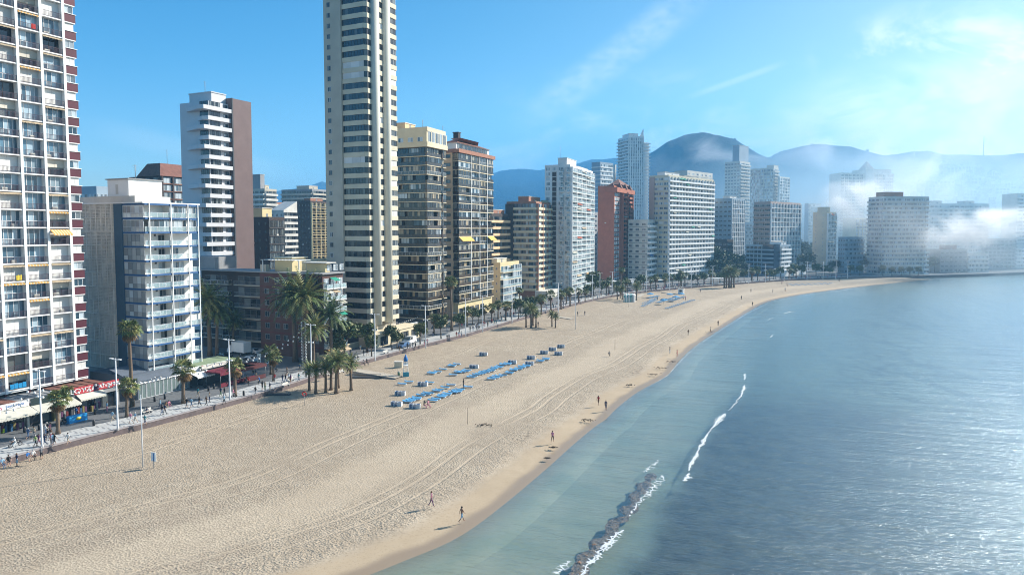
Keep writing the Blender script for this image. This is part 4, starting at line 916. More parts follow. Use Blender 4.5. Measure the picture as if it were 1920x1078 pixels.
b = simple('skyscraper', 'pale glass skyscraper with a raked spire in front of the round hill', st(slab=(.25, -.2, .2, WHITE2), win=[(.04, .96, .2, 2.8, 3)], gm=GLL, fm=FR_W, pier=(.5, .3, WHITE2)), st(slab=(.8, -.1, .1, WHITE2), bal=(1.5, 'solid', WHITE2, WHITE2, .0, 1, .7), balwide=True, win=[(.05, .95, .1, 2.6, 3)], gm=GLL), WHITE2, px=1176, dep=640, az=75, xl=1174, xr=1205, top=258, D=24, nf=40, nbf=7, nbs=4, par=1.5)
L, D, zt = b.L, b.D, b.zt
for k in range(6):
    for j in range(int(b.nf/1)): pass
q = MB(); q.box(L+.05, L+5, .0, 14, 2, zt-4, WHITE2); b.extra['balcony_wing'] = q
for i in range(40):
    b.place('wing_balcony', ('wb', 1) if ('wb', 1) in TM else TM.setdefault(('wb', 1), (lambda e: (e.box(0, 6.5, -1.4, 0, -.2, .8, WHITE2), e.raw())[1])(MB())) and ('wb', 1), T(L-.5, -.02, 3+i*b.fh)) if i*b.fh < zt-8 else None
q = MB(); zs = ztop(b.P0, 240)-1; x = L*.78
q.poly([(x, 3, zt), (x+4.6, 3, zt), (x+4.2, 3, zs)], WHITE2); q.poly([(x, 4.2, zt), (x+4.2, 4.2, zs), (x+4.6, 4.2, zt)], WHITE2); q.poly([(x, 3, zt), (x+4.2, 3, zs), (x+4.2, 4.2, zs), (x, 4.2, zt)], WHITE2); q.poly([(x+4.6, 3, zt), (x+4.6, 4.2, zt), (x+4.2, 4.2, zs), (x+4.2, 3, zs)], WHITE2); b.extra['spire'] = q
b.hut(2, L*.7, 3, 18, zt, 4, WHITE2); b.done()
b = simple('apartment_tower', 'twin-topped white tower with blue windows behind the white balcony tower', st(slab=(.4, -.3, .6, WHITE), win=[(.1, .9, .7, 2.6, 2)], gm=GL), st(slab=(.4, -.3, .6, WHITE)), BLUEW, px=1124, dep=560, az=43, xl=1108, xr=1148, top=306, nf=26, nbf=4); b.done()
simple('apartment_block', 'white house block above trees between red-brown tower and slab', st(slab=(.6, -.1, .6, WHITE2), win=[(.1, .9, .6, 2.3, 3)], gm=GLD), None, GREY, px=1180, dep=480, az=43, xl=1160, xr=1204, top=466, nbf=3, nf=6).done()
simple('apartment_block', 'rose-coloured block hidden behind the wide white slab', None, None, ROSE, px=1210, dep=560, az=43, xl=1195, xr=1235, top=452).done()
simple('apartment_block', 'dim grey block in the gap left of the red-brown tower', st(win=[(.2, .8, .8, 2.2, 2)], gm=GLD), None, GREY, px=1098, dep=470, az=30, xl=1090, xr=1120, top=400, nf=13, nbf=3).done()
# --- around the head of the bay
GRIDW = lambda c=WHITE2, g=GL: st(slab=(.5, -.2, .2, c), pier=(.22, .5, c), win=[(.08, .92, .3, 2.7, 2)], gm=g, fm=FR_W)
BALW = lambda c=WHITE2, g=GLL, **k: st(bal=(1.2, 'solid', c, c, 0, 1, .9), balwide=True, win=[(.05, .95, .1, 2.4, 3)], gm=g, fm=FR_W, **k)
W_ = lambda c: st(slab=(.15, -.15, .15, c), win=[(.15, .85, .8, 2.2, 3)], gm=GLD, fm=FR_W)
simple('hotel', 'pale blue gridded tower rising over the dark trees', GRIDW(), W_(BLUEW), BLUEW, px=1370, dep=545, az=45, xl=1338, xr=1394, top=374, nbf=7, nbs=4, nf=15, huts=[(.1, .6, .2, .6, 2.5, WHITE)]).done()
b = simple('apartment_tower', 'tall grey tower behind and above the pale blue gridded tower', BALW(OFFW, GL), W_(OFFW), OFFW, px=1384, dep=700, az=45, xl=1356, xr=1403, top=304, nbf=4, nbs=5, nf=30); b.hut(0, b.L*.9, 1, b.D*.5, b.zt, 17, BLUEW); b.done()
simple('apartment_tower', 'pale twin tower with blank side strip beside the tall grey tower', BALW(OFFW, GL), GRIDW(OFFW), OFFW, px=1447, dep=680, az=45, xl=1404, xr=1456, top=316, nbf=2, nbs=7, nf=28, huts=[(.0, .9, .0, .3, 3, OFFW)]).done()
simple('apartment_tower', 'narrow pale tower with round window pattern stepping down from the twin tower', GRIDW(), None, OFFW, px=1458, dep=672, az=45, xl=1455, xr=1477, top=333, nbf=4, nf=27).done()
b = simple('hotel', 'rose-framed hotel with white column grid behind the low dark-and-white hotel', st(slab=(.9, -.2, .2, WHITE2), pier=(.2, .95, WHITE2), win=[(.08, .92, .3, 2.6, 2)], gm=GL, shutp=.1, awnp=0), BALW(ROSE, GLD), ROSE, px=1442, dep=492, az=47, xl=1411, xr=1498, top=381, nbf=10, nbs=3, nf=15, par=1.2); b.done()
b = simple('hotel', 'low hotel with dark glass tower and bright white curved balconies', st(bal=(1.3, 'solid', WHITE2, WHITE2, .35, .97, 1.0), balwide=True, win=[(.05, .95, .1, 2.5, 2)], gm=GLL, fm=FR_W), st(slab=(.5, -.2, .9, BLUEW), win=[(.1, .9, .8, 2.7, 3)], gm=GLD, fm=FR_D), BLUEW, px=1450, dep=470, az=47, xl=1398, xr=1481, top=462, nbf=4, nbs=7, nf=7, huts=[(.6, .9, .1, .5, 2.4, WHITE2)])
b.W.box(-.3, b.L*.33, -.3, 8, 0, b.zt+1.5, mat('navy_glass', (.012, .03, .06), .1, .8)); b.W.box(-3, b.L+8, -8, -.4, 0, 4, WHITE2); b.done()
simple('apartment_tower', 'bluish stepped tower left of the blank beige-sided tower', BALW(BLUEW), None, BLUEW, px=1513, dep=650, az=50, xl=1506, xr=1536, top=383, nbf=3, nf=20).done()
simple('apartment_tower', 'tower with blank beige side wall and narrow balcony face', st(bal=(1.3, 'glass', RAILGL, WHITE2, 0, 1, 1.0), win=[(.1, .9, .1, 2.4, 2)], gm=GLL, encl=.4, awnp=.2, awnm=[AWC, AWR], pier=(.15, 1.2, WHITE2)), st(win=[(.4, .5, 1, 1.8, 1)]), BEIGE, px=1548, dep=520, az=60, xl=1522, xr=1564, top=400, nbf=3, nbs=2, nf=15, huts=[(.0, .5, .1, .7, 4.5, BEIGE)]).done()
b = simple('hotel', 'broad two-winged hotel with pointed central gable, half lost in fog', GRIDW(OFFW, GLD), None, OFFW, px=1572, dep=720, az=82, xl=1571, xr=1670, top=326, D=20, nbf=14, nf=28)
b.W.box(b.L*.44, b.L*.60, -3, 20, 0, b.zt+5, OFFW); q = MB(); xa, xb, z = b.L*.44, b.L*.60, b.zt+5
q.poly([(xa, -3, z), (xb, -3, z), ((xa+xb)/2, 3, z+9)], OFFW); q.poly([(xb, -3, z), (xb, 10, z), ((xa+xb)/2, 3, z+9)], OFFW); q.poly([(xa, 10, z), (xa, -3, z), ((xa+xb)/2, 3, z+9)], OFFW); q.poly([(xb, 10, z), (xa, 10, z), ((xa+xb)/2, 3, z+9)], OFFW); b.extra['gable'] = q; b.hut(b.L*.65, b.L*.98, 2, 14, b.zt, 5, OFFW); b.done()
simple('apartment_block', 'low blue glass block on the promenade right of the beige-sided tower', BALW(BLUEW, GL), W_(BLUEW), BLUEW, px=1583, dep=495, az=70, xl=1570, xr=1618, top=447, nbf=5, nbs=3, nf=8).done()
simple('apartment_block', 'pale peach block behind the low blue glass block', GRIDW(CREAM), None, CREAM, px=1601, dep=600, az=75, xl=1598, xr=1650, top=411, D=15, nbf=7, nf=14).done()
b = simple('apartment_block', 'massive grey-blue slab block at the end of the beach, veiled by mist', BALW(OFFW, GL), BALW(OFFW, GL), OFFW, px=1652, dep=482, az=82, xl=1650, xr=1737, top=371, D=16, nbf=12, nf=18, huts=[(.1, .5, .2, .8, 4, TERRA)])
for i in range(b.nf): b.wbox(b.front, b.L-3.2, b.L+.6, -1.5, 0, i*b.fh+b.zb, i*b.fh+b.zb+1.0, WHITE2)
b.done()
simple('apartment_block', 'long pale seafront block behind the fog right of the massive slab', BALW(WHITE), None, WHITE, px=1738, dep=560, az=85, xl=1737, xr=1850, top=384, D=16, nbf=12, nf=16, huts=[(.1, .25, .2, .8, 3, WHITE), (.65, .8, .2, .8, 3, WHITE)]).done()
simple('apartment_block', 'low dark seafront block with hipped top at the water edge', W_(GREY), None, GREY, px=1762, dep=505, az=85, xl=1760, xr=1812, top=470, D=14, nbf=6, nf=5, huts=[(.3, .7, .2, .7, 4, ROOFT)]).done()
simple('apartment_block', 'low pale seafront block beside the dark one at the water edge', BALW(WHITE), None, OFFW, px=1813, dep=510, az=85, xl=1811, xr=1852, top=478, D=14, nbf=5, nf=4).done()
simple('apartment_block', 'mid-height dim block at the water edge behind the drifting fog', BALW(GREY, GLD), None, GREY, px=1845, dep=560, az=85, xl=1843, xr=1903, top=450, D=16, nbf=8, nf=8).done()
simple('apartment_tower', 'tall pale tower cut by the frame at the far end of the bay', BALW(WHITE), None, OFFW, px=1902, dep=570, az=85, xl=1900, xr=1990, top=365, D=16, nbf=8, nf=20).done()
simple('apartment_block', 'faint banded block in the gap below the twin towers', BALW(BLUEW, GL), None, BLUEW, px=1396, dep=600, az=60, xl=1390, xr=1422, top=420, nbf=4, nf=12).done()
simple('apartment_block', 'dim block glimpsed between beige-sided tower and rose hotel', W_(BLUEW), None, BLUEW, px=1500, dep=600, az=60, xl=1494, xr=1524, top=455, nbf=3, nf=9).done()
simple('apartment_block', 'brown low block under the trees left of the pale blue gridded tower', W_(BRICKB), W_(BRICKB), BRICKB, px=1362, dep=500, az=45, xl=1337, xr=1374, top=452, nbf=3, nbs=3, nf=6).done()
# ------------------------------------------------------------------ hills
def hill_mat(name, c1, c2, c3):
    m = bpy.data.materials.new(name); s = SH(m); b = s.N['Principled BSDF']; P = s.pos()
    c = s.mix(s.mr(s.noise(P, .018, 8, .7), .38, .6), c1, c2); c = s.mix(s.mr(s.vor(P, .11), .1, .6, .0, .6), tuple(x*.5 for x in c1), c)
    c = s.mix(s.mr(s.noise(P, .012, 5, .6, .5), .6, .68), c, c3); s.L.new(c, b.inputs['Base Color']); b.inputs['Roughness'].default_value = 1
    s.L.new(s.bump(s.noise(P, .12, 6, .75), 1, 9), b.inputs['Normal']); return m
def hill(name, prof, dist, depth, m, seed):
    rg = random.Random(seed); P = [(px, py) for px, py in prof]; n = 150; rows = 34; v, f = [], []
    for i in range(n):
        px = P[0][0]+(P[-1][0]-P[0][0])*i/(n-1); k = max(j for j in range(len(P)-1) if P[j][0] <= px+1e-6); t = (px-P[k][0])/(P[k+1][0]-P[k][0]); py = P[k][1]*(1-t)+P[k+1][1]*t
        d0 = PD(px, dist, 30); zt = ztop(d0, py)
        for j in range(rows):
            u = j/(rows-1)*1.5; yy = dist-depth+depth*u; q = PD(px, yy, 30); g = smooth(0, 1, u) if u <= 1 else 1-.6*smooth(1, 1.5, u)
            sc = dist/1280.0
            nn = noise.fractal(Vector((q.x*.006, yy*.006, seed)), 1.0, 2.1, 5)*26*min(1, (1-abs(u-1)*.6))*(.06+.94*smooth(0, .3, 1-u) if u <= 1 else .06)*g
            v.append((q.x, yy, max(1.05, 1.05+(zt-1)*g*(1 if u <= 1 else 1)+nn)))
    for i in range(n-1):
        for j in range(rows-1): a = i*rows+j; f.append((a, a+rows, a+rows+1, a+1))
    me = bpy.data.meshes.new(name); me.from_pydata(v, [], f); me.materials.append(m); me.polygons.foreach_set('use_smooth', [True]*len(f)); me.update()
    return tag(mk(name, me), kind='structure')
HM = hill_mat('hill_scrub', (.012, .035, .025), (.032, .055, .035), (.08, .085, .065)); HM2 = hill_mat('hill_wood', (.006, .022, .018), (.032, .062, .036), (.04, .055, .045))
hill('hill', [(420, 372), (500, 362), (575, 351), (605, 341), (640, 352), (700, 362)], 1750, 420, HM, 1)
hill('hill', [(840, 350), (905, 332), (940, 321), (975, 319), (1010, 322), (1060, 314), (1110, 303), (1150, 302), (1200, 300), (1300, 320), (1360, 380)], 1330, 560, HM, 2)
hill('hill', [(1120, 400), (1180, 325), (1215, 293), (1250, 269), (1280, 257), (1310, 253.5), (1345, 256), (1375, 262), (1400, 278), (1420, 290), (1445, 300), (1500, 335), (1560, 390)], 1080, 330, HM2, 3)
hill('hill', [(1360, 372), (1430, 305), (1450, 291), (1480, 281), (1510, 274), (1535, 271), (1560, 273), (1590, 274), (1620, 283), (1650, 291), (1690, 300), (1760, 330), (1820, 380)], 1180, 400, HM2, 4)
hill('hill', [(1560, 360), (1620, 310), (1660, 295), (1700, 287), (1735, 284), (1765, 291), (1800, 291), (1850, 292), (1920, 288), (2000, 290), (2200, 300)], 1260, 620, HM2, 5)
# ------------------------------------------------------------------ plants
def leafmat(name, c, var=.4, tr=.25):
    def fn(m, N, L, b):
        pass
    return mat(name, c, .6, .35, noise_s=.9, noise_a=.25, island=var)
PALMG = leafmat('palm_green', (.11, .15, .045)); PALMO = leafmat('palm_olive', (.21, .20, .065)); PALMD = leafmat('palm_dark', (.05, .085, .03)); DEADF = leafmat('dry_frond', (.24, .14, .055)); TRUNK = mat('palm_trunk', (.16, .115, .08), .95, noise_s=5, noise_a=.35, bump=.8, bump_s=9)
TREEG = leafmat('tree_green', (.065, .10, .03)); TREEO = leafmat('tree_olive', (.15, .15, .05)); PINE = leafmat('pine_dark', (.018, .038, .018)); BARK = mat('bark', (.11, .085, .06), .95, noise_s=4, noise_a=.3)
def frond(b, rg, base, az, el, ln, droop, m, w=.5, nseg=12):
    d = Vector((cos(az)*cos(el), sin(az)*cos(el), sin(el))); p = Vector(base); pts = [p.copy()]
    for i in range(nseg):
        d = (d+Vector((0, 0, -droop/nseg*(.4+1.4*i/nseg)))).normalized(); p = p+d*(ln/nseg); pts.append(p.copy())
    for i in range(1, nseg+1):
        t = i/nseg; q = pts[i]; dd = (pts[i]-pts[i-1]).normalized(); sdv = dd.cross(Vector((0, 0, 1)))
        if sdv.length < .05: sdv = Vector((-sin(az), cos(az), 0))
        sdv.normalize(); wl = w*(1-abs(t-.45)**1.5*1.3)*(.85+.3*rg.random())
        for sg in (-1, 1):
            tip = q+sdv*sg*wl+dd*wl*.55-Vector((0, 0, .28*wl+.1*rg.random())); s0 = pts[i-1].lerp(q, .2)
            b.poly([s0, q, tip], m)
def fan(b, rg, base, az, el, pet, r, m):
    d = Vector((cos(az)*cos(el), sin(az)*cos(el), sin(el))); c = Vector(base)+d*pet; side = d.cross(Vector((0, 0, 1)))
    if side.length < .1: side = Vector((-sin(az), cos(az), 0))
    side.normalize(); up = side.cross(d); n = 9
    b.poly([base, c+side*.03, c-side*.03], m)
    for k in range(n):
        a0 = -1.75+3.5*k/n; a1 = a0+3.5/n*.72; am = (a0+a1)/2; rr_ = r*(.8+.3*rg.random())
        v1 = d*cos(am)+side*sin(am); b.poly([c, c+(d*cos(a0)+side*sin(a0))*rr_*.6+up*.05, c+v1*rr_-Vector((0, 0, rr_*(.18+.3*rg.random()))), c+(d*cos(a1)+side*sin(a1))*rr_*.6-up*.03], m)
def palm(kind, seed, h):
    rg = random.Random(seed); root = empty('palm_tree', (0, 0, 0)); b = MB(); n = 7
    bend = (rg.random()-.5)*.6*h/8, (rg.random()-.5)*.6*h/8
    pts = [(bend[0]*(i/n)**2, bend[1]*(i/n)**2, h*i/n) for i in range(n+1)]; top = Vector(pts[-1])
    r0 = {'fan': .2, 'tall': .24, 'date': .30, 'beach': .22}[kind]
    b.tube(pts, [r0*(1.35-.5*i/n if i else 1.7) for i in range(n+1)], TRUNK, 8)
    if kind in ('date', 'beach'): b.ball(top, r0*1.5, TRUNK, 8, (1, 1, 1.6))
    b.obj('trunk', root); c = MB()
    if kind in ('fan', 'tall'):
        R_ = 1.0 if kind == 'fan' else 1.25; N_ = 46 if kind == 'fan' else 60
        for k in range(N_):
            el = -.5+1.75*(k/N_)**.8; fan(c, rg, top+Vector((0, 0, .1)), rg.random()*6.28, el, .75+.45*rg.random(), R_*(.7+.35*rg.random()), PALMO if rg.random() < .45 else PALMG)
        c.obj('crown', root); c = MB()
        for k in range(34): fan(c, rg, top-Vector((0, 0, .15)), rg.random()*6.28, -.65-.75*rg.random(), .5+.5*rg.random(), R_*.6, DEADF)
        c.obj('dry_skirt', root)
    else:
        big = kind == 'date'; N_ = 64 if big else 44; ln = 4.3 if big else 2.3; m1, m2 = (PALMG, PALMD) if seed % 2 else (PALMO, PALMG)
        if not big: m1, m2 = PALMO, PALMG
        for k in range(N_):
            t = k/N_; el = -.35+1.7*t; frond(c, rg, top+Vector((0, 0, .2)), k*2.4+rg.random()*.4, el, ln*(.8+.3*rg.random()), 1.5-.7*t if big else .9, m1 if rg.random() < .5 else m2, .62 if big else .5, 14 if big else 10)
        c.obj('crown', root); c = MB()
        for k in range(12 if big else 6): frond(c, rg, top-Vector((0, 0, .1)), rg.random()*6.28, -.9, ln*.6, .8, DEADF, .35, 8)
        c.obj('dry_frond', root)
    root['h'] = h+{'fan': 1.1, 'tall': 1.3, 'date': 2.6, 'beach': 1.6}[kind]; return root
def tree(kind, seed, h):
    rg = random.Random(seed); root = empty('leafy_tree' if kind != 'pine' else 'pine_tree', (0, 0, 0)); b = MB(); th = h*.45
    b.tube([(0, 0, 0), (.1, 0, th*.5), (.05, .1, th)], [.22, .16, .12], BARK, 7); cl = []
    n = 26; rx = h*.34
    for k in range(n):
        a = rg.random()*6.28; r_ = rx*sqrt(rg.random()); z = th+(h-th)*(.12+.8*rg.random()); f = 1-.55*abs((z-th)/(h-th)-.4)
        c = Vector((cos(a)*r_*f, sin(a)*r_*f, z)); cl.append((c, h*(.09+.08*rg.random())))
        if k < 9: b.tube([(.05, .1, th*.9), c*.5+Vector((0, 0, th*.45)), c], [.09, .05, .02], BARK, 4, False)
    b.obj('trunk', root); c_ = MB(); m1, m2 = {'leafy': (TREEG, TREEO), 'olive': (TREEO, TREEG), 'pine': (PINE, TREEG)}[kind]
    for c, r_ in cl:
        for q in range(52):
            d = Vector((rg.gauss(0, 1), rg.gauss(0, 1), rg.gauss(0, 1))).normalized(); p = c+d*r_*(.55+.5*rg.random())
            t1 = Vector((rg.gauss(0, 1), rg.gauss(0, 1), rg.gauss(0, .6))).normalized()*(.17+.02*h); t2 = d.cross(t1).normalized()*(.11+.012*h)
            c_.poly([p-t1, p+t2, p+t1, p-t2], m1 if rg.random() < .7 else m2)
    c_.obj('crown', root); root['h'] = h; return root
PROTO = {}
def proto(kind, seed, h):
    k = (kind, seed)
    if k not in PROTO: PROTO[k] = [(palm if kind in ('fan', 'tall', 'date', 'beach') else tree)(kind, seed, h), False]
    return PROTO[k]
BASEH = dict(fan=4.6, tall=12.0, date=9.0, beach=4.6, leafy=7, olive=5.5, pine=11)
def plant(kind, P, hh, label, group=None, seed=None):
    seed = R.randrange(3) if seed is None else seed
    e = proto(kind, seed, BASEH[kind]); o = e[0] if not e[1] else copy_tree(e[0]); e[1] = True
    s_ = hh/e[0]['h']; sxy = s_ if kind not in ('tall', 'date') else max(s_, .85)*(.98 if kind == 'date' else 1)
    o.location = P; o.rotation_euler = (0, 0, R.random()*6.28); o.scale = (sxy, sxy, s_); tag(o, label, 'tree' if kind in ('leafy', 'olive', 'pine') else 'palm tree', group)
    return o
def pl(kind, px, py, pt, label, group=None, z=1.0, seed=None):
    P = G(px, py, z); return plant(kind, P, max(2, ztop(P, pt)-z), label, group, seed)
GP = 'fan palms along the promenade'; LP = 'fan palm planted in the line of palms along the promenade'
pl('fan', 109, 813, 735, 'fan palm beside the lamp post near the seated people, first along the promenade', seed=0)
pl('fan', 128, 778, 727, 'half-hidden fan palm in front of the green-signed shop', seed=1)
pl('fan', 238, 781, 713, 'fan palm on the tiles beside the lamp post by the red shop sign', seed=2)
pl('tall', 248, 762, 603, 'tall slender fan palm reaching up in front of the blue wall strip', seed=0)
pl('fan', 344, 756, 679, 'yellowing fan palm in front of the white awning restaurant', seed=1)
pl('fan', 441, 743, 676, 'rust-skirted fan palm beside the lamp post by the terrace', seed=0)
pl('fan', 513, 714, 662, 'front one of two fan palms at the street corner', seed=2)
pl('fan', 508, 702, 650, 'rear one of two fan palms at the street corner', seed=1)
pl('date', 394, 667, 537, 'tall feathery date palm leaning beside the blue and white block', seed=0)
pl('date', 407, 667, 562, 'second date palm just right of the one beside the blue and white block', seed=1)
pl('date', 437, 660, 585, 'shorter date palm with drooping fronds above the white box truck', seed=2)
pl('date', 554, 678, 528, 'date palm in front of the brown block wall, the inner of the pair', seed=1)
pl('date', 577, 680, 526, 'date palm with sunlit spray of fronds in front of the brown block', seed=2)
pl('date', 622, 679, 566, 'dark-crowned date palm between the brown block and tallest tower', seed=3)
pl('date', 588, 690, 598, 'short date palm beside the lattice mast of lights', seed=0)
pl('leafy', 645, 674, 603, 'bushy tree on a thin trunk by the terrace at the tallest tower foot', seed=0)
pl('olive', 634, 676, 638, 'small olive-green tree beside the seated group on the tiles', seed=0)
pl('leafy', 687, 660, 607, 'bushy tree in front of the tallest tower, left of its lamp post', seed=1)
pl('olive', 697, 668, 630, 'small round tree in front of the tallest tower entrance', seed=1)
pl('leafy', 733, 648, 610, 'round tree by the terraces under the tallest tower', seed=2)
pl('olive', 745, 654, 622, 'small tree directly left of the white van', seed=2)
pl('olive', 788, 645, 607, 'small tree just right of the white van', seed=0)
pl('fan', 814, 628, 590, 'fan palm left of a pair before the dark glass block', seed=0)
pl('leafy', 827, 635, 591, 'round dense tree before the dark glass block', seed=1)
pl('tall', 847, 620, 521, 'very tall fan palm standing between the dark glass and peach blocks', seed=1)
pl('leafy', 861, 624, 588, 'round tree at the foot of the very tall fan palm', seed=2)
for i, (px, py, pt, k) in enumerate([(876, 612, 577, 'fan'), (886, 609, 579, 'leafy'), (897, 606, 581, 'leafy'), (908, 605, 574, 'fan'), (922, 605, 571, 'fan'), (934, 598, 566, 'fan'), (948, 601, 567, 'fan'), (957, 594, 568, 'fan'), (972, 598, 562, 'leafy'), (992, 590, 558, 'leafy'), (1003, 585, 557, 'leafy'), (1015, 590, 554, 'fan'), (1033, 583, 547, 'fan'), (1052, 580, 546, 'fan'), (1069, 574, 541, 'fan'), (1085, 568, 541, 'fan'), (1097, 566, 543, 'fan'), (1062, 570, 543, 'fan')]):
    pl(k, px, py, pt, LP if k == 'fan' else 'small round tree in the line of trees along the promenade', GP if k == 'fan' else 'small round trees along the promenade')
pl('tall', 975, 586, 540, 'taller fan palm in front of the small yellow block', seed=2)
GB = 'palms in a cluster on the sand below the sea wall'
for i, (px, py, pt) in enumerate([(580, 733, 681), (592, 738, 681), (611, 736, 677), (621, 731, 668), (630.6, 738, 661), (634, 727, 663)]):
    pl('beach', px, py, pt, 'palm in the close clump on the sand below the sea wall near the boardwalk', GB, .1)
pl('beach', 658.5, 732, 667, 'lone palm on the sand just right of the close clump, by the boardwalk', None, .1)
for px, py, pt in [(986.5, 614, 577), (996, 615, 570), (999, 611, 571), (1005, 614, 582)]: pl('beach', px, py, pt, 'palm in the second clump on the sand further along the wall', 'palms in the second sand clump', .1)
for px, py, pt in [(1035, 613, 583), (1041.5, 615, 587)]: pl('beach', px, py, pt, 'small palm of a pair on the sand beside the tall beach mast', 'pair of small palms on the sand', .1)
for px, py, pt in [(1157.5, 562, 536), (1166.7, 562, 536), (1163, 560, 540)]: pl('beach', px, py, pt, 'palm beside the striped beach cabins', 'palms by the striped beach cabins', .1)
pl('tall', 1164, 552, 502, 'tall palm in front of the red-brown tower foot', seed=0); pl('beach', 1193, 563, 531, 'palm on the sand just right of the striped beach cabins', None, .1)
pl('tall', 1276, 538, 508, 'tall palm in front of the wide white slab block', seed=1)
pl('leafy', 1113, 556, 512, 'dark round tree at the foot of the tall white balcony tower', seed=0)
for px, py, pt in [(1362, 540.5, 505), (1367, 540, 500), (1371, 540, 503), (1376, 539.5, 502), (1358, 540, 508)]: pl('beach', px, py, pt, 'palm in the far clump at the back of the beach before the dark trees', 'palms in the far clump', .1)
for i in range(46):   # far promenade: alternating small palms and trees
    px = 1112+i*9.2+R.uniform(-2, 2); 
    kx = [q for q in WALLPX if q[0] <= px][-1]; k2 = WALLPX[min(WALLPX.index(kx)+1, len(WALLPX)-1)]; wy = kx[1]+(k2[1]-kx[1])*(px-kx[0])/max(1, k2[0]-kx[0])
    P = G(px, wy, 1.0); P = P+Vector((-cos(AZ)*0-.15, 1, 0)).normalized()*R.uniform(9, 17)
    k = 'leafy' if R.random() < .5 else 'fan'
    plant(k, P, R.uniform(5, 8), 'palm among the crowded far end of the promenade' if k == 'fan' else 'small tree among the crowded far end of the promenade', 'far promenade palms' if k == 'fan' else 'far promenade trees')
for px, dep, h in [(1345, 470, 17), (1358, 480, 16), (1372, 470, 15), (1386, 478, 14), (1351, 455, 12), (1392, 462, 10), (1340, 462, 20), (1365, 455, 11), (1380, 452, 9), (1335, 450, 12)]:
    plant('pine', PD(px, dep, 1), h, 'dark dense tree of the grove below the pale blue gridded tower', 'dark trees in the grove')
for px, dep, h in [(1506, 500, 13), (1515, 505, 15), (1568, 500, 9), (1630, 500, 14), (1641, 505, 13), (1622, 498, 10), (1500, 560, 22), (1512, 575, 20), (1560, 495, 8), (1745, 505, 10), (1752, 510, 12)]:
    plant('pine', PD(px, dep, 1), h, 'dark tree standing between the misty seafront blocks at the far end', 'dark trees between the misty blocks')
for px, dep, h in [(1420, 462, 7), (1488, 466, 8), (1530, 468, 8), (1545, 468, 7), (1556, 466, 6), (1595, 472, 7), (1612, 470, 7), (1655, 470, 7), (1672, 471, 6), (1690, 470, 6), (1706, 472, 6), (1722, 472, 6)]:
    plant('leafy', PD(px, dep, 1), h, 'small tree on the seafront at the far end of the beach', 'small trees at the far end of the beach')
# trees along the hill crests
for px, py in [(1500, 277), (1507, 278), (1519, 273), (1460, 288), (1468, 285), (1300, 256), (1310, 254), (1318, 254), (1374, 263), (1675, 296), (1622, 284), (1440, 298)]:
    dd = 1080 if px < 1440 else 1180; P = PD(px, dd, 30); P.z = ztop(P, py)-5; plant('pine', P, 8, 'wind-shaped tree silhouetted on the crest of the hills', 'trees on the hill crests')
HW = mat('far_house_white', (.55, .55, .53), .8, island=.2)
rgh = random.Random(11)
hb = []
for i in range(46):
    px = rgh.uniform(1700, 1935); py = rgh.uniform(304, 392) if px > 1760 else rgh.uniform(330, 370); dep = 1010-(py-300)*3.2; P = PD(px, dep, 30); P.z = ztop(P, py)-10
    if any((P-q).length < 16 for q in hb): continue
    hb.append(P); w_, d_, h_ = rgh.uniform(9, 20), 9, rgh.uniform(6, 10)
    o = empty('hillside_house', P, rgh.uniform(-.4, .2), 'white terraced house among many on the misty hillside', 'house', 'houses on the misty hillside'); b = MB()
    b.box(0, w_, 0, d_, -8, h_, HW, 'xXyYZ'); b.box(w_*.2, w_*.7, 3, d_, h_, h_+2.8, HW); b.obj('wall', o); b = MB(); n = 4; 
    for k in range(n): b.box(w_*(k+.2)/n, w_*(k+.8)/n, -.06, -.01, h_*.55, h_*.85, GLD)
    for k in range(n): b.box(w_*(k+.2)/n, w_*(k+.8)/n, -.06, -.01, h_*.1, h_*.4, GLD)
    b.obj('window_row', o); b = MB(); b.box(-.4, w_+.4, -2, d_, h_*.46, h_*.5, HW); b.obj('terrace', o)
    for q in range(2): plant('pine', P+Vector((rgh.uniform(-8, w_+6), -rgh.uniform(3, 6), -6)), rgh.uniform(8, 12), 'dark tree among the houses on the misty hillside', 'trees among the hillside houses')
for px, py, h in [(1709, 305, 22), (1838, 290, 28)]:
    P = PD(px, 1200 if px > 1750 else 1150, 30); P.z = ztop(P, py)-3; b = MB(); b.tube([(0, 0, 0), (0, 0, h+8)], [.9, .35], BARW, 6); o = b.obj('radio_mast', None, T(*P)); tag(o, 'thin radio mast on the hill skyline' + (' above the hillside houses' if px > 1750 else ', the fainter one in the fog'), 'mast')
# ------------------------------------------------------------------ street and beach furniture
PW = mat('pole_white', (.70, .70, .70), .4); METAL = mat('metal_grey', (.25, .26, .27), .45, .5, .4); BULB = mat('lamp_shell', (.78, .77, .74), .5); WIRE = mat('cable_black', (.03, .03, .03), .6)
def lamp_post():
    o = empty('street_lamp', (0, 0, 0)); b = MB(); b.tube([(0, 0, 0), (0, 0, .6), (0, 0, 11.6)], [.2, .15, .09], PW, 8); b.box(-1.0, 1.0, -.05, .05, 11.35, 11.45, PW); b.box(-.5, .5, -.04, .04, 7.6, 7.68, PW); b.obj('pole', o)
    for sg in (-1, 1):
        b = MB(); b.box(sg*1.0-.35, sg*1.0+.35, -.16, .16, 11.42, 11.54, PW); b.obj('lamp_head', o); b = MB(); b.ball((sg*.62, 0, 7.6), .2, BULB, 8); b.obj('globe', o)
    return o
lp0 = None; LPX = [(-6, 866), (79.4, 840), (221, 806.5), (431.4, 750.5), (584, 707), (703.5, 677), (798, 652.5), (873, 631.5), (905, 623.5), (960, 607), (1047, 586), (1110.7, 563), (1124.5, 558), (1148, 554), (1212, 547), (1255, 543.5), (1296, 540), (1336, 537), (1370, 534.5), (1403.6, 532), (1435, 529.5), (1470, 527.5), (1513, 525), (1543, 524), (1567, 523), (1589, 522)]
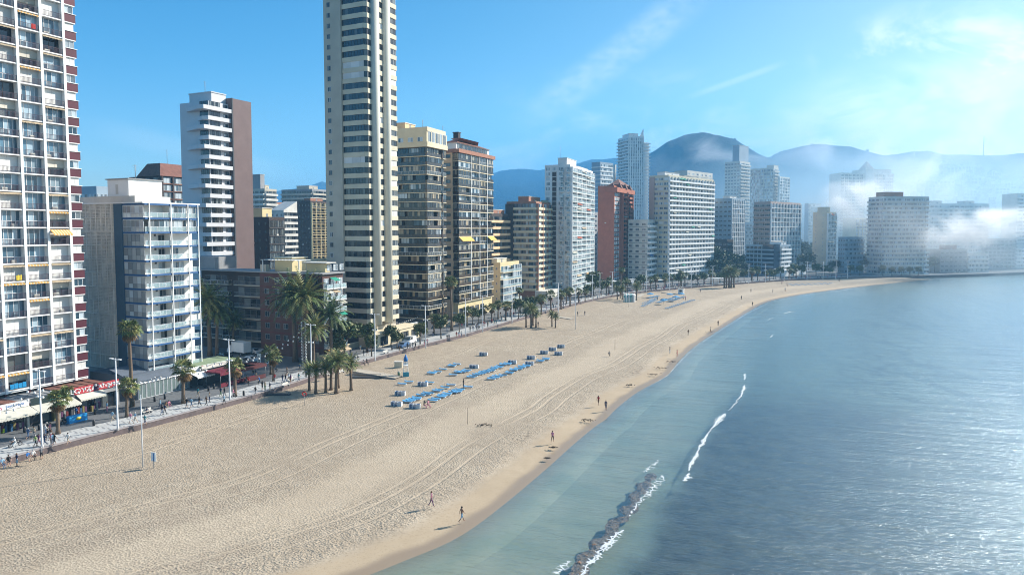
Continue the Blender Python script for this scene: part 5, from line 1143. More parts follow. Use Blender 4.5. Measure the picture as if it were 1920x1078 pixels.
for i, (px, py) in enumerate(LPX):
    if lp0 is None: lp0 = o = lamp_post()
    else: o = copy_tree(lp0)
    o.location = G(px, py, 1.0); o.rotation_euler = (0, 0, -AZ+pi/2*0); tag(o, ['white double-headed lamp post nearest the end of the sea wall', 'white double-headed lamp post beside the people sitting on the wall', 'white double-headed lamp post in front of the red shop sign', 'white double-headed lamp post by the terrace with vertical banners', 'white double-headed lamp post by the lattice light mast', 'white double-headed lamp post in front of the tallest tower'][i] if i < 6 else 'white double-headed lamp post further along the promenade edge', 'street lamp', None if i < 6 else 'lamp posts further along the promenade')
def pole(name, px, py, pt, label, cat, z=.1, r=.09, m=PW):
    P = G(px, py, z); h = ztop(P, pt)-z; b = MB(); b.tube([(0, 0, 0), (0, 0, h*.5), (0, 0, h)], [r, r*.85, r*.6], m, 7); b.ball((0, 0, h), r, m, 6); o = b.obj(name, None, T(*P)); return tag(o, label, cat)
pole('flagpole', 268, 876, 741, 'plain white flagpole standing on the sand beside the small white sign', 'flagpole')
pole('flagpole', 1079, 618, 537, 'tall white mast standing alone on the sand beyond the loungers', 'flagpole', r=.12)
pole('flagpole', 1046, 601, 537, 'tall white mast on the sand edge beside the pair of small palms', 'flagpole', r=.16)
pole('marker_post', 877, 795, 765, 'thin dark marker post on the sand below the loungers', 'post', r=.04, m=DBROWN); pole('marker_post', 1153, 656, 637, 'thin dark marker post on the sand near the tyre tracks', 'post', r=.04, m=DBROWN)
pole('marker_post', 1178, 576, 567, 'thin marker post in front of the striped cabins', 'post', r=.04, m=DBROWN)
P = G(288.5, 877, .1); o = empty('beach_sign', P, -.3, 'white panel sign on a short post on the sand beside the flagpole', 'sign'); b = MB(); b.box(-.04, .04, -.04, .04, 0, 1.2, METAL); b.obj('post', o); b = MB(); b.box(-.42, .42, -.03, .03, .95, 2.2, WHITE2); b.box(-.05, .1, -.04, -.031, 1.0, 2.1, AWB); b.obj('panel', o)
RED = mat('signal_red', (.6, .03, .02), .5)
P = G(571, 761, .1); o = empty('lifebuoy_stand', P, 0, 'red lifebuoy on a thin post on the sand below the palm clump', 'lifebuoy'); b = MB(); b.tube([(0, 0, 0), (0, 0, 2.2)], .035, METAL, 6); b.obj('post', o); b = MB(); b.tube([(.36*cos(2*pi*k/14), 0, 2.3+.36*sin(2*pi*k/14)) for k in range(15)], .09, RED, 6, False); b.obj('lifebuoy', o)
# boardwalk, rail and lifeguard tower
WOOD = mat('boardwalk_boards', (.46, .40, .32), .85, noise_s=2, noise_a=.2)
A, B = G(664, 693, 1.0), G(748, 707, .35); dv = (B-A).normalized(); nv = Vector((-dv.y, dv.x, 0)).normalized(); b = MB()
for t0, t1 in [(k/24, (k+.94)/24) for k in range(24)]:
    p, q = A.lerp(B, t0), A.lerp(B, t1); b.poly([p-nv*1.3, q-nv*1.3, q+nv*1.3, p+nv*1.3], WOOD)
    for sg in (-1, 1): b.poly([p+nv*1.3*sg, q+nv*1.3*sg, q+nv*1.3*sg-Vector((0, 0, .35)), p+nv*1.3*sg-Vector((0, 0, .35))], METAL)
tag(b.obj('boardwalk'), 'pale sloping boardwalk from the promenade to the lifeguard post', 'boardwalk')
P = G(761, 705, .1); o = empty('lifeguard_tower', P, .2, 'white lifeguard chair tower with a folded blue parasol on top', 'lifeguard tower'); b = MB()
for x in (-.5, .5):
    for y in (-.45, .45): b.tube([(x*1.15, y*1.15, 0), (x*.8, y*.8, 2.4)], .06, WHITE2, 6)
for z in (.5, 1.0, 1.5, 2.0): b.box(-.45, .45, -.5, -.44, z, z+.06, WHITE2)
b.obj('frame', o); b = MB(); b.box(-.5, .5, -.45, .45, 2.4, 2.5, WHITE2); b.box(-.5, .5, .38, .45, 2.5, 3.1, WHITE2); b.obj('seat', o)
b = MB(); b.tube([(0, .3, 2.4), (0, .3, 4.9)], .03, METAL, 6); b.tube([(0, .3, 3.3), (0, .3, 3.8), (0, .3, 4.9)], [.42, .5, .06], AWB, 9); b.obj('parasol', o); b = MB(); b.box(-.65, .65, -.7, -.55, 0, 1.0, mat('teal_board', (.05, .30, .38), .5)); b.obj('board', o)
P = G(748, 706, .1); b = MB(); b.tube([(0, 0, 0), (0, 0, 1.05)], [.28, .32], mat('bin_green', (.16, .22, .12), .7), 9); b.tube([(0, 0, 1.05), (0, 0, 1.15)], [.34, .34], OFFW, 9); tag(b.obj('litter_bin', None, T(*P)), 'green litter bin at the foot of the boardwalk', 'bin')
P = G(747, 689, .1); b = MB(); b.box(-.9, .9, -.4, .4, 0, 1.4, BEIGE); b.box(-1, 1, -.5, .5, 1.4, 1.5, OFFW); tag(b.obj('storage_box', None, T(*P)), 'small beige storage box on the sand behind the lifeguard tower', 'box')
for px, py in [(583, 724), (640, 688)]:
    P = G(px+16, py+2, .1)
for k, (px, py, w_) in enumerate([(688, 708, 6.5), (521, 741, 5)]):
    P = G(px, py, .1); b = MB(); b.box(-w_/2, w_/2, -.5, .5, 0, .25, DGREY); [b.box(x, x+.1, -.4, -.3, .25, .9, METAL) for x in (-w_/2+.3, w_/2-.3)]; b.box(-w_/2, w_/2, -.4, -.32, .85, .92, METAL); tag(b.obj('foot_shower', None, T(*P)), ['low foot-shower platform with rail beside the boardwalk', 'low dark drain platform at the wall below the street corner'][k], 'platform')
# sun loungers
MATT = mat('mattress_blue', (.085, .28, .48), .7, island=.25, noise_s=3, noise_a=.1); LFR = mat('lounger_frame', (.68, .69, .70), .4)
def lounger():
    o = empty('sun_lounger', (0, 0, 0)); b = MB()
    for y in (-.33, .29): b.box(-.95, .95, y, y+.05, .27, .33, LFR)
    for x in (-.95, .9): b.box(x, x+.05, -.28, .29, .27, .33, LFR)
    b.obj('frame', o)
    for x in (-.8, .7):
        for y in (-.33, .29): b = MB(); b.box(x, x+.06, y, y+.05, 0, .27, LFR); b.obj('leg', o)
    b = MB(); b.box(-.28, .93, -.31, .31, .334, .42, MATT); b.obj('mattress', o)
    b = MB(); b.poly([(-.95, -.31, .56), (-.28, -.31, .38), (-.28, .31, .38), (-.95, .31, .56)], MATT); b.poly([(-.95, -.31, .49), (-.95, .31, .49), (-.28, .31, .334), (-.28, -.31, .334)], MATT); b.poly([(-.95, -.31, .49), (-.28, -.31, .334), (-.28, -.31, .38), (-.95, -.31, .56)], MATT); b.poly([(-.95, .31, .49), (-.95, -.31, .49), (-.95, -.31, .56), (-.95, .31, .56)], MATT); b.obj('backrest', o)
    return o
lg0 = lounger(); used = [False]
NAVYC = mat('sling_navy', (.02, .06, .16), .8); pb0 = empty('sun_lounger', (0, 0, 0)); b = MB(); fw = .13
for y in (-.36, .3): b.box(-1.05, 1.05, y, y+.06, .0, .13, LFR)
for x in (-1.05, -.35, .25, .99): b.box(x, x+.06, -.3, .3, .0, .13, LFR)
b.obj('frame', pb0); b = MB(); b.box(-.99, -.35, -.3, .3, .05, .09, NAVYC); b.box(-.29, .25, -.368, -.362, .02, .12, NAVYC); b.box(-.9, -.5, -.368, -.362, .02, .12, NAVYC); b.box(.31, .99, -.3, .3, .05, .09, NAVYC); b.obj('sling', pb0); used2 = [False]
def put_lounger(P, rz, label, group, z=0):
    o = lg0 if not used[0] else copy_tree(lg0); used[0] = True; o.location = (P.x, P.y, P.z+z); o.rotation_euler = (0, 0, rz); tag(o, label, 'sun lounger', group); return o
def zz1(l): return [(725+x/10.777, 680+y/10.777+2.2) for x, y in l]
def zz2(l): return [(860+x/9.143, 635+y/9.143+2.2) for x, y in l]
ROWS = [zz1([(900, 215), (1030, 180), (1140, 130)]), zz1([(1310, 65), (1420, 25)]), zz1([(1340, 245), (1440, 195), (1520, 185), (1590, 170)]),
    zz2([(210, 660), (300, 615), (350, 605), (400, 590), (460, 570), (540, 550), (600, 510), (680, 490), (760, 445), (830, 435)]), zz2([(560, 690), (630, 665), (690, 640), (760, 625), (860, 590), (940, 540), (1020, 520), (1080, 490), (1160, 470)]), zz2([(1390, 385), (1490, 350)]),
    zz1([(930, 765), (1100, 690), (1200, 655), (1340, 600), (1420, 590), (1480, 545)]), zz1([(420, 790), (480, 770), (540, 740), (600, 735), (690, 660), (790, 640), (860, 620), (1010, 570), (1180, 500), (1300, 450)]), zz1([(310, 430), (450, 385)]), zz1([(870, 400)]), zz1([(1650, 490)])]
RZL = radians(-12)
rl = random.Random(4)
for k, row in enumerate(ROWS):
    for px, py in row:
        P = G(px, py, .1); lab = 'blue-cushioned sun lounger in the rows laid out on the sand'; grp = 'blue loungers in rows on the sand'
        if k == 10: lab, grp = 'blue sun lounger beside the dark standing figure', None
        put_lounger(P, RZL+rl.uniform(-.12, .12), lab, grp)
        if k < 8 and rl.random() < .75: put_lounger(P+Vector((rl.uniform(.1, .5), rl.uniform(.9, 1.2), 0)), RZL+rl.uniform(-.12, .12), lab, grp)
STK = zz1([(200, 850), (570, 895), (275, 635), (730, 445), (1760, 85)])+zz2([(425, 268), (1465, 238), (1610, 182), (1755, 132), (1710, 258), (1240, 328), (920, 408), (1215, 432), (265, 488)])
WL = ['topmost', 'stacked']
for px, py in STK:
    P = G(px, py, .1)
    for n_ in range(5):
        o = pb0 if not used2[0] else copy_tree(pb0); used2[0] = True; o.location = (P.x+.03*(n_ % 2), P.y, P.z+.05+.165*n_); o.rotation_euler = (0, 0, RZL+.03*(n_ % 2)); tag(o, 'bare white-framed sun lounger piled in one of the neat low stacks on the sand', 'sun lounger', 'loungers piled in stacks')
for k, (a_, b_, n_) in enumerate([((1204, 576), (1232, 562), 10), ((1206, 571), (1232, 559), 8), ((1249, 580), (1302, 563), 14), ((1232, 569), (1262, 560), 12), ((1214, 560), (1235, 556), 8), ((1256, 566), (1284, 557), 10)]):
    for i in range(n_):
        t = (i+.5)/n_; px, py = a_[0]+(b_[0]-a_[0])*t, a_[1]+(b_[1]-a_[1])*t; put_lounger(G(px, py, .1), RZL-.2+rl.uniform(-.2, .2), 'blue sun lounger in the distant lounger field beyond the striped cabins', 'distant blue loungers')
for i in range(22):
    px, py = 1482+i*3.6, 534-.12*i+(i % 3)*1.2; put_lounger(G(px, py, .1), -.6, 'faint blue lounger near the far end of the beach', 'faint loungers near the far end')
def parasol(P, m, label, r=1.3, h=2.3, open_=True, group=None):
    o = empty('parasol', P, 0, label, 'parasol', group); b = MB(); b.tube([(0, 0, 0), (0, 0, h+.3)], .03, METAL, 6); b.obj('pole', o); b = MB(); n = 8
    for k in range(n): a0, a1 = 2*pi*k/n, 2*pi*(k+1)/n; b.poly([(r*cos(a0), r*sin(a0), h-.3), (r*cos(a1), r*sin(a1), h-.3), (0, 0, h+.25)], m); b.poly([(r*cos(a1), r*sin(a1), h-.3), (r*cos(a0), r*sin(a0), h-.3), (r*cos(a0), r*sin(a0), h-.48), (r*cos(a1), r*sin(a1), h-.48)], m)
    b.obj('canopy', o); return o
TEALC = mat('teal_canvas', (.10, .32, .38), .8)
for px, py in [(1244, 571), (1267, 565), (1256, 560), (1277, 559), (1219, 559)]: parasol(G(px, py, .1), MATT, 'blue parasol among the distant lounger field', 1.7, 2.4, group='blue parasols in the distant lounger field')
# striped cabins
for i in range(8):
    P = G(1171+i*2.55, 567-.15*i, .1); o = empty('beach_cabin', P, -.5, 'narrow striped cabin in the row of beach changing cabins', 'cabin', 'row of beach changing cabins'); b = MB(); m = mat('cabin_teal', (.12, .32, .33), .7) if i % 2 < 1 or i == 5 else WHITE2
    if i > 5: m = WHITE2
    b.box(-.42, .42, -.5, .5, 0, 3.1, m); b.obj('wall', o); b = MB(); b.poly([(-.5, -.6, 3.1), (.5, -.6, 3.1), (0, -.6, 3.8)], WHITE2); b.poly([(-.5, .6, 3.1), (0, .6, 3.8), (.5, .6, 3.1)], WHITE2); b.poly([(-.5, -.6, 3.1), (0, -.6, 3.8), (0, .6, 3.8), (-.5, .6, 3.1)], m); b.poly([(.5, -.6, 3.1), (.5, .6, 3.1), (0, .6, 3.8), (0, -.6, 3.8)], m); b.obj('roof', o); b = MB(); b.box(-.28, .28, -.53, -.503, .1, 2.2, OFFW); b.obj('door', o)
P = G(1277, 551, .1); o = empty('beach_kiosk', P, -.4, 'small white kiosk at the end of the sand path below the wall', 'kiosk'); b = MB(); b.box(-1.4, 1.4, -1, 1, 0, 2.6, WHITE2); b.obj('wall', o); b = MB(); b.box(-1.6, 1.6, -1.2, 1.2, 2.6, 2.75, OFFW); b.obj('roof', o); b = MB(); b.box(-.7, .5, -1.04, -1.003, 1.1, 2.1, DGREY); b.obj('hatch', o)
for k, (x0, y0, x1, y1) in enumerate([(1243, 548, 1273, 552), (1206, 551, 1196, 557), (1043, 593, 1075, 598)]):
    A, B = G(x0, y0, .3), G(x1, y1, .25); b = MB(); dv = (B-A).normalized(); nv = Vector((-dv.y, dv.x, 0)).normalized(); b.poly([A-nv*1.2, B-nv*1.2, B+nv*1.2, A+nv*1.2], WOOD); b.poly([A-nv*1.2-Vector((0, 0, .5)), B-nv*1.2-Vector((0, 0, .5)), B-nv*1.2, A-nv*1.2], DGREY)
    tag(b.obj('beach_path'), ['pale plank path on the sand leading to the white kiosk', 'short plank path beside the striped cabins', 'plank path on the sand beside the tall mast'][k], 'path')
# ------------------------------------------------------------------ shops under the near blocks
def u_(P, du, dn, z=None): return Vector((P.x+sin(AZ)*du+cos(AZ)*dn, P.y+cos(AZ)*du-sin(AZ)*dn, P.z if z is None else z))
def text(parent, body, size, m, M, name='sign_lettering', ext=.01, sx_=1.0):
    cu = bpy.data.curves.new(name, 'FONT'); cu.body = body; cu.size = size; cu.extrude = ext; cu.materials.append(m); cu.align_x = 'CENTER'; cu.align_y = 'CENTER'
    o = bpy.data.objects.new('t', cu); C.objects.link(o); dg = bpy.context.evaluated_depsgraph_get(); me = bpy.data.meshes.new_from_object(o.evaluated_get(dg)); bpy.data.objects.remove(o)
    if not me.materials: me.materials.append(m)
    o = mk(name, me, parent, M @ Matrix.Rotation(pi/2, 4, 'X') @ Matrix.Diagonal((sx_, 1, 1, 1))); return o
S0 = G(0, 813, 1.0)   # front line of the shops, running along the street
def tpx(px): return along(S0, AZ, px)
def shop(name, label, xa, xb, h, dpt, wallm, roofm, signm, sign=None, aw=None, glass=True, sh=.9):
    ta, tb = tpx(xa), tpx(xb); W_ = tb-ta; o = empty(name, off(S0, AZ, ta), pi/2-AZ, label, 'shop'); b = MB()
    b.box(0, W_, .6, dpt, 0, h, wallm); b.box(0, .35, 0, .6, 0, h, wallm); b.box(W_-.35, W_, 0, .6, 0, h, wallm); b.box(.35, W_-.35, 0, .6, 2.75, h, wallm); b.obj('wall', o)
    b = MB(); b.box(-.05, W_+.05, -.1, dpt+.1, h+.004, h+.18, roofm); [b.box(W_*q, W_*q+.06, 0, dpt, h+.184, h+.28, roofm) for q in (.2, .4, .6, .8)]; b.obj('roof', o)
    n = max(2, int(W_/2.4))
    for k in range(n):
        w_ = (W_-.9)/n; mk('shop_window' if k != n//2 else 'door', tmesh(win_t(w_-.15, 2.6, 2, FR_D, GLD, .07), 'shop_window'), o, T(.45+w_*k, .55, .08))
        if rl.random() < .8: b = MB(); [b.box(.5+w_*k+q*.42, .5+w_*k+q*.42+.34, -.25, .35, .3*(q % 2), 1.0+.5*rl.random(), mat('goods%d' % (q+k*2 % 5), [(.15, .03, .03), (.03, .09, .18), (.2, .16, .06), (.12, .05, .11), (.25, .25, .24)][(q+k) % 5], .8)) for q in range(int((w_-.4)/.42))]; b.obj('goods_rack', o)
    if sign: b = MB(); b.box(.1, W_-.1, -.22, -.105, h-.1, h+sh, signm); b.obj('sign_board', o)
    if aw:
        for (f0, f1, m, dd) in aw: mk('awning', tmesh(awn_t(W_*(f1-f0), dd, .75, m, .35), 'awning'), o, T(W_*f0, -.02, h-.15))
    return o, W_, h
SWH = mat('sign_white', (.72, .72, .70), .5); SRD = mat('sign_red', (.45, .05, .06), .5); SGR = mat('sign_green', (.02, .035, .035), .5); MAG = mat('letters_magenta', (.42, .02, .10), .5); LBL = mat('letters_blue', (.02, .12, .38), .5); LGR = mat('letters_green', (.03, .22, .14), .5); SDK = mat('sign_dark', (.05, .03, .07), .5)
o, W_, h = shop('corner_shop', 'shop with white sign in magenta and blue letters and cream awning', -95, 56, 3.6, 13, OFFW, ROOFT, SWH, True, [(.0, 1.0, AWC, 2.6)])
text(o, 'Domino', 1.0, MAG, T(W_-5.9, -.235, h+.38), sx_=1.1); text(o, 'Restaurante', .62, LBL, T(W_-2.2, -.235, h+.48), sx_=.9); text(o, 'e', .9, MAG, T(W_-8.6, -.235, h+.36))
o, W_, h = shop('arcade_shop', 'dark shop with green lettering and pale awnings behind the first palm', 57, 138, 3.5, 11, DGREY, GREY, SGR, True, [(.02, .46, AWC, 2.4), (.5, .98, AWC, 2.6)], sh=1.0); text(o, 'CASINO', .8, LGR, T(W_*.62, -.235, h+.42))
o, W_, h = shop('souvenir_shop', 'souvenir shop with long red sign in white letters and red tiled roof', 139, 224, 3.7, 12, GREY, ROOFT, SRD, True, [(.05, .62, AWC, 1.3)], sh=1.1)
text(o, 'LOYZA', 1.15, SWH, T(W_*.2, -.235, h+.45), sx_=1.25); text(o, 'SOUVENIRS', .95, SWH, T(W_*.73, -.235, h+.45), sx_=1.15); b = MB(); b.box(W_*.42, W_*.50, -.25, -.222, h-.05, h+.95, SDK); b.obj('sign_panel', o)
INF = mat('inflatable_blue', (.03, .30, .62), .4); b = MB(); b.box(0, 3.0, 0, .9, 0, 1.15, INF); b.ball((1.5, -.02, .6), .36, mat('inflatable_yellow', (.7, .5, .05), .4), 8, (1.3, .3, .8)); tag(b.obj('beach_toy_stand', None, Matrix.Translation(u_(G(166, 789, 1.0), -2.5, -1)) @ RZ(pi/2-AZ)), 'blue stand of beach inflatables outside the souvenir shop', 'stall')
GP_ = mat('panel_grey', (.13, .15, .18), .6, noise_s=.6, noise_a=.1); GLC = seeglass('screen_glass', (.20, .26, .25), .75)
ta, tb = tpx(259), tpx(352); o = empty('glazed_terrace', off(S0, AZ, ta), pi/2-AZ, 'grey terrace pavilion with glass screens beside the tall slender palm', 'pavilion'); b = MB(); W_ = tb-ta; b.box(0, W_, 2.6, 14, 0, 4.2, GP_); b.box(0, .2, 0, 2.6, 0, 4.0, GP_); b.obj('wall', o); b = MB(); b.poly([(-.2, -.1, 3.1), (W_+.2, -.1, 3.1), (W_+.2, 8, 5.2), (-.2, 8, 5.2)], GP_); b.box(-.2, W_+.2, -.2, -.1, 2.95, 3.15, WHITE2); b.obj('roof', o)
for k in range(6): mk('glass_screen', tmesh(win_t(W_/6-.1, 2.9, 2, FR_W, GLC, .06), 'glass_screen'), o, T(W_*k/6+.05, .1, .03))
o, W_, h = shop('restaurant', 'restaurant with white fascia, red script sign and white canopy', 353, 428, 3.3, 12, GREY, GREY, SWH, True, [(.0, .42, WHITE2, 2.8)], sh=.7); text(o, 'Gelateria', 1.2, mat('letters_red', (.55, .01, .02), .5), T(W_*.50, -.26, h+.2), ext=.04)
q_ = (W_, h)
GRN = mat('roof_turf', (.24, .30, .18), .95, noise_s=.3, noise_a=.2); P = G(386, 686, 4.9); b = MB(); b.box(-1, 9, 0, 7, -.3, 0, GRN); b.box(-1.1, 9.1, -.15, -.01, -.6, .1, OFFW); b.box(-.8, 8.8, .2, 7, -3.9, -.31, DGREY); tag(b.obj('terrace_roof', None, Matrix.Translation(P) @ RZ(pi/2-AZ)), 'flat roof with green turf behind the white fascia restaurant', 'terrace roof')
# bars with red awnings, banners and truck on the side street
for k, (px, py, w_, m) in enumerate([(447, 719, 9, mat('awning_burgundy', (.16, .02, .035), .8)), (478, 713, 6, mat('awning_wine', (.10, .03, .03), .8))]):
    P = G(px, py, 1.0); o = empty('bar_terrace', P, pi/2-AZ, ['bar terrace under a burgundy canopy near the street corner', 'bar terrace with low red fence near the street corner'][k], 'terrace'); b = MB()
    for x in (-w_/2, w_/2):
        for y in (0, 4): b.tube([(x, y, 0), (x, y, 2.9)], .05, METAL, 6)
    b.obj('frame', o); b = MB(); b.box(-w_/2-.2, w_/2+.2, -.2, 4.4, 2.9, 3.1, m); b.box(-w_/2-.2, w_/2+.2, -.24, -.2, 2.5, 2.9, m); b.obj('canopy', o); b = MB(); b.box(-w_/2, w_/2, -.05, .05, .1, .9, m); b.obj('screen', o)
for k, (px, py) in enumerate([(362, 716), (402, 712), (483, 695), (498, 692)]):
    P = G(px, py, 1.0); o = empty('banner_sign', P, .3, ['narrow pink and white banner under the restaurant canopy', 'white vertical banner beside the red script sign', 'white vertical lettered banner at the bar terrace', 'white vertical lettered banner nearest the corner palms'][k], 'banner'); b = MB(); b.tube([(0, 0, 0), (0, 0, 4.0)], .04, METAL, 6); b.obj('pole', o); b = MB(); b.box(.03, .75, -.02, .02, 1.2, 3.9, WHITE2); [b.box(.2, .58, -.03, -.021, 1.5+.45*q, 1.75+.45*q, SGR) for q in range(5)]; b.obj('panel', o)
def car(P, rz, m, label, kind='car', L_=4.3, Hh=1.45):
    o = empty({'car': 'parked_car', 'van': 'van', 'truck': 'box_truck'}[kind], P, rz, label, {'car': 'car', 'van': 'van', 'truck': 'truck'}[kind]); b = MB(); w = .9
    if kind == 'car': prof = [(-2.1, .35), (-2.1, .85), (-1.9, .95), (-1.3, 1.02), (-.6, 1.42), (.7, 1.45), (1.5, 1.0), (2.1, .85), (2.15, .35)]
    elif kind == 'van': prof = [(-2.4, .35), (-2.45, 1.2), (-2.35, 2.0), (.9, 2.05), (1.6, 1.25), (2.3, 1.0), (2.4, .35)]; w = 1.0
    else: prof = [(1.3, .5), (1.3, 2.3), (2.3, 2.3), (3.0, 1.5), (3.2, 1.3), (3.2, .5)]; w = 1.05
    n = len(prof)
    for sg in (-1, 1): b.poly([(x, sg*w*(.86 if z > 1.1 else 1), z) for x, z in (prof if sg > 0 else prof[::-1])][::-1], m)
    for k in range(n): (x0, z0), (x1, z1) = prof[k], prof[(k+1) % n]; a0, a1 = w*(.86 if z0 > 1.1 else 1), w*(.86 if z1 > 1.1 else 1); b.poly([(x0, -a0, z0), (x0, a0, z0), (x1, a1, z1), (x1, -a1, z1)], m)
    b.obj('body', o); b = MB(); g = GLD
    if kind == 'car': [b.poly([(-1.2, s_*.87, 1.03), (-.55, s_*.80, 1.36), (.65, s_*.80, 1.38), (1.35, s_*.87, 1.03)], g) for s_ in (-1, 1)]; b.poly([(1.48, -.7, 1.04), (1.48, .7, 1.04), (.8, .66, 1.42), (.8, -.66, 1.42)], g); b.poly([(-1.32, -.7, 1.05), (-1.32, .7, 1.05), (-.68, .66, 1.40), (-.68, -.66, 1.40)], g)
    elif kind == 'van': [b.poly([(-.3, s_*.90, 1.25), (-.3, s_*.88, 1.8), (.8, s_*.88, 1.8), (1.25, s_*.9, 1.3)], g) for s_ in (-1, 1)]; b.poly([(1.62, -.8, 1.27), (1.62, .8, 1.27), (1.0, .78, 1.98), (1.0, -.78, 1.98)], g)
    else: b.poly([(3.02, -.85, 1.52), (3.02, .85, 1.52), (2.36, .85, 2.25), (2.36, -.85, 2.25)], g)
    b.obj('window', o)
    if kind == 'truck': b = MB(); b.box(-3.6, 1.2, -1.15, 1.15, .8, 3.3, WHITE2); b.obj('cargo_box', o)
    xs = {'car': (-1.3, 1.3), 'van': (-1.5, 1.5), 'truck': (-2.3, 2.3)}[kind]
    for x in xs:
        for s_ in (-1, 1): b = MB(); b.tube([(x, s_*w*.72, .33), (x, s_*w*1.01, .33)], .33, FR_D, 12, True, False); b.tube([(x, s_*w*1.0, .33), (x, s_*w*1.03, .33)], .18, METAL, 8, True, False); b.obj('wheel', o)
    xf = prof[-1][0] if kind != 'truck' else 3.2
    for s_ in (-1, 1): b = MB(); b.box(xf-.08, xf+.03, s_*w*.7-.15, s_*w*.7+.15, .62, .8, BULB); b.obj('headlight', o)
    return o
CW_ = mat('car_white', (.7, .7, .7), .25, .6); CS_ = mat('car_silver', (.32, .34, .36), .25, .7, .5); CB_ = mat('car_blue', (.05, .12, .25), .2, .6); CK_ = mat('car_black', (.015, .015, .018), .2, .6)
car(G(768, 644, 1.0), pi/2-AZ+pi+.1, CW_, 'white van parked on the promenade between small trees', 'van'); car(G(447, 664, 1.0), 2.6, CW_, 'white box truck parked in the side street by the palms', 'truck'); car(G(427, 688, 1.0), pi/2-AZ, CW_, 'white car parked behind the restaurant by the truck')
for k, (px, py, rz, m, lb) in enumerate([(476, 663, 2.6, CW_, 'white car just right of the box truck'), (494, 662, 2.7, CS_, 'silver car right of the white car in the side street'), (421, 672, 2.6, CK_, 'dark car left of the box truck under the palms'), (456, 682, 2.6, CS_, 'silver car half hidden by the bar terrace'), (470, 678, 2.6, CW_, 'white car half hidden behind the vertical banners'), (740, 668, 2.4, CB_, 'blue car parked at the edge by the small trees')][:5]): car(G(px, py, 1.0), rz, m, lb)
car(G(757, 651, 1.0), pi/2-AZ, CB_, 'blue car nosed up beside the white van')
def motorbike(P, rz, m, label):
    o = empty('motorbike', P, rz, label, 'motorbike')
    for x in (-.65, .65): b = MB(); b.tube([(x+.27*cos(2*pi*k/12), 0, .3+.27*sin(2*pi*k/12)) for k in range(13)], .06, FR_D, 6, False); b.tube([(x, -.05, .3), (x, .05, .3)], .12, METAL, 8); b.obj('wheel', o)
    b = MB(); b.tube([(-.7, 0, .62), (-.2, 0, .7), (.15, 0, .55), (.45, 0, .75)], [.12, .17, .15, .1], m, 8); b.tube([(.62, 0, .35), (.45, 0, 1.0)], .06, m, 6); b.obj('body', o); b = MB(); b.tube([(-.65, 0, .78), (.05, 0, .8)], [.12, .13], FR_D, 7); b.obj('seat', o); b = MB(); b.tube([(.42, -.33, 1.02), (.45, 0, 1.0), (.42, .33, 1.02)], .025, METAL, 5); b.obj('handlebar', o); return o
M_ = pi/2-AZ
motorbike(G(29, 837, 1), M_+pi, CK_, 'dark mobility scooter ridden by a person in white on the tiles'); motorbike(G(122, 794, 1), M_+.4, CK_, 'black motorbike parked by the green-signed shop, nearer the wall'); motorbike(G(131, 791, 1), M_+.5, CB_, 'dark blue motorbike parked by the green-signed shop, further from the wall')
motorbike(G(515, 697, 1), M_, CK_, 'motorbike standing by the corner palms'); motorbike(G(634, 688, 1), M_+1, CK_, 'motorbike standing near the top of the boardwalk')
for i, (px, py) in enumerate([(73.5, 806), (46, 811), (178, 777), (176, 798), (290, 753), (309, 748), (359, 727), (384, 727), (391, 733), (401, 729), (457, 742), (690, 660), (735, 656)]):
    b = MB(); b.tube([(0, 0, 0), (0, 0, .95), (0, 0, 1.0)], [.2, .2, .1], FR_D, 9); tag(b.obj('bollard', None, T(*G(px, py, 1))), 'short dark cylindrical bollard standing on the grey paving', 'bollard', 'dark bollards on the grey paving')
for i, (px, py) in enumerate([(536, 725), (545, 715), (612, 706), (724, 663), (640, 700), (276, 775)]):
    o = empty('bench', G(px, py, 1), M_, 'bench on the promenade tiles facing the beach', 'bench', 'promenade benches'); b = MB(); b.box(-.9, .9, -.25, .25, .42, .48, OFFW); b.obj('seat', o); b = MB(); b.box(-.9, .9, .22, .28, .55, .9, OFFW); b.obj('backrest', o)
    for x in (-.8, .7): b = MB(); b.box(x, x+.1, -.2, .2, 0, .42, METAL); b.obj('leg', o)
b = MB(); b.box(-.25, .25, -.15, .15, .1, .75, mat('lime_shell', (.45, .65, .02), .5)); b.box(-.02, .02, -.02, .02, .75, 1.1, METAL); tag(b.obj('suitcase', None, T(*G(5, 812, 1))), 'lime green suitcase standing outside the shop with the cream awning', 'suitcase')
# terraces of bars further along: parasols, low walls
STW = mat('low_wall_stone', (.48, .38, .26), .9, noise_s=1, noise_a=.2)
for k, (px, py, w_) in enumerate([(618, 672, 9), (707, 650, 6), (660, 653, 12), (838, 612, 9)]):
    b = MB(); b.box(-w_/2, w_/2, -.2, .2, 0, 1.3, STW); b.box(-w_/2-.08, w_/2+.08, -.28, .28, 1.3, 1.42, CREAM); [b.box(x-.35, x+.35, -.36, .36, 0, 2.2, STW) for x in (-w_/2, w_/2)]; tag(b.obj('terrace_wall', None, Matrix.Translation(G(px, py, 1)) @ RZ(M_)), ['low stone terrace wall with piers at the foot of the dark palm', 'low stone wall in front of the tallest tower', 'low stone planter wall behind the strollers', 'low pale wall in front of the dark glass block'][k], 'wall')
AWW = mat('parasol_white', (.6, .6, .58), .8)
for i, (px, py) in enumerate([(716, 637), (722, 634), (730, 633), (738, 630), (745, 628), (754, 628), (763, 625), (772, 622), (780, 620), (712, 643), (850, 598), (862, 596), (873, 593)]):
    parasol(G(px, py, 1), AWW, 'white parasol over the terraces below the towers', 1.7, 2.7, group='white terrace parasols')
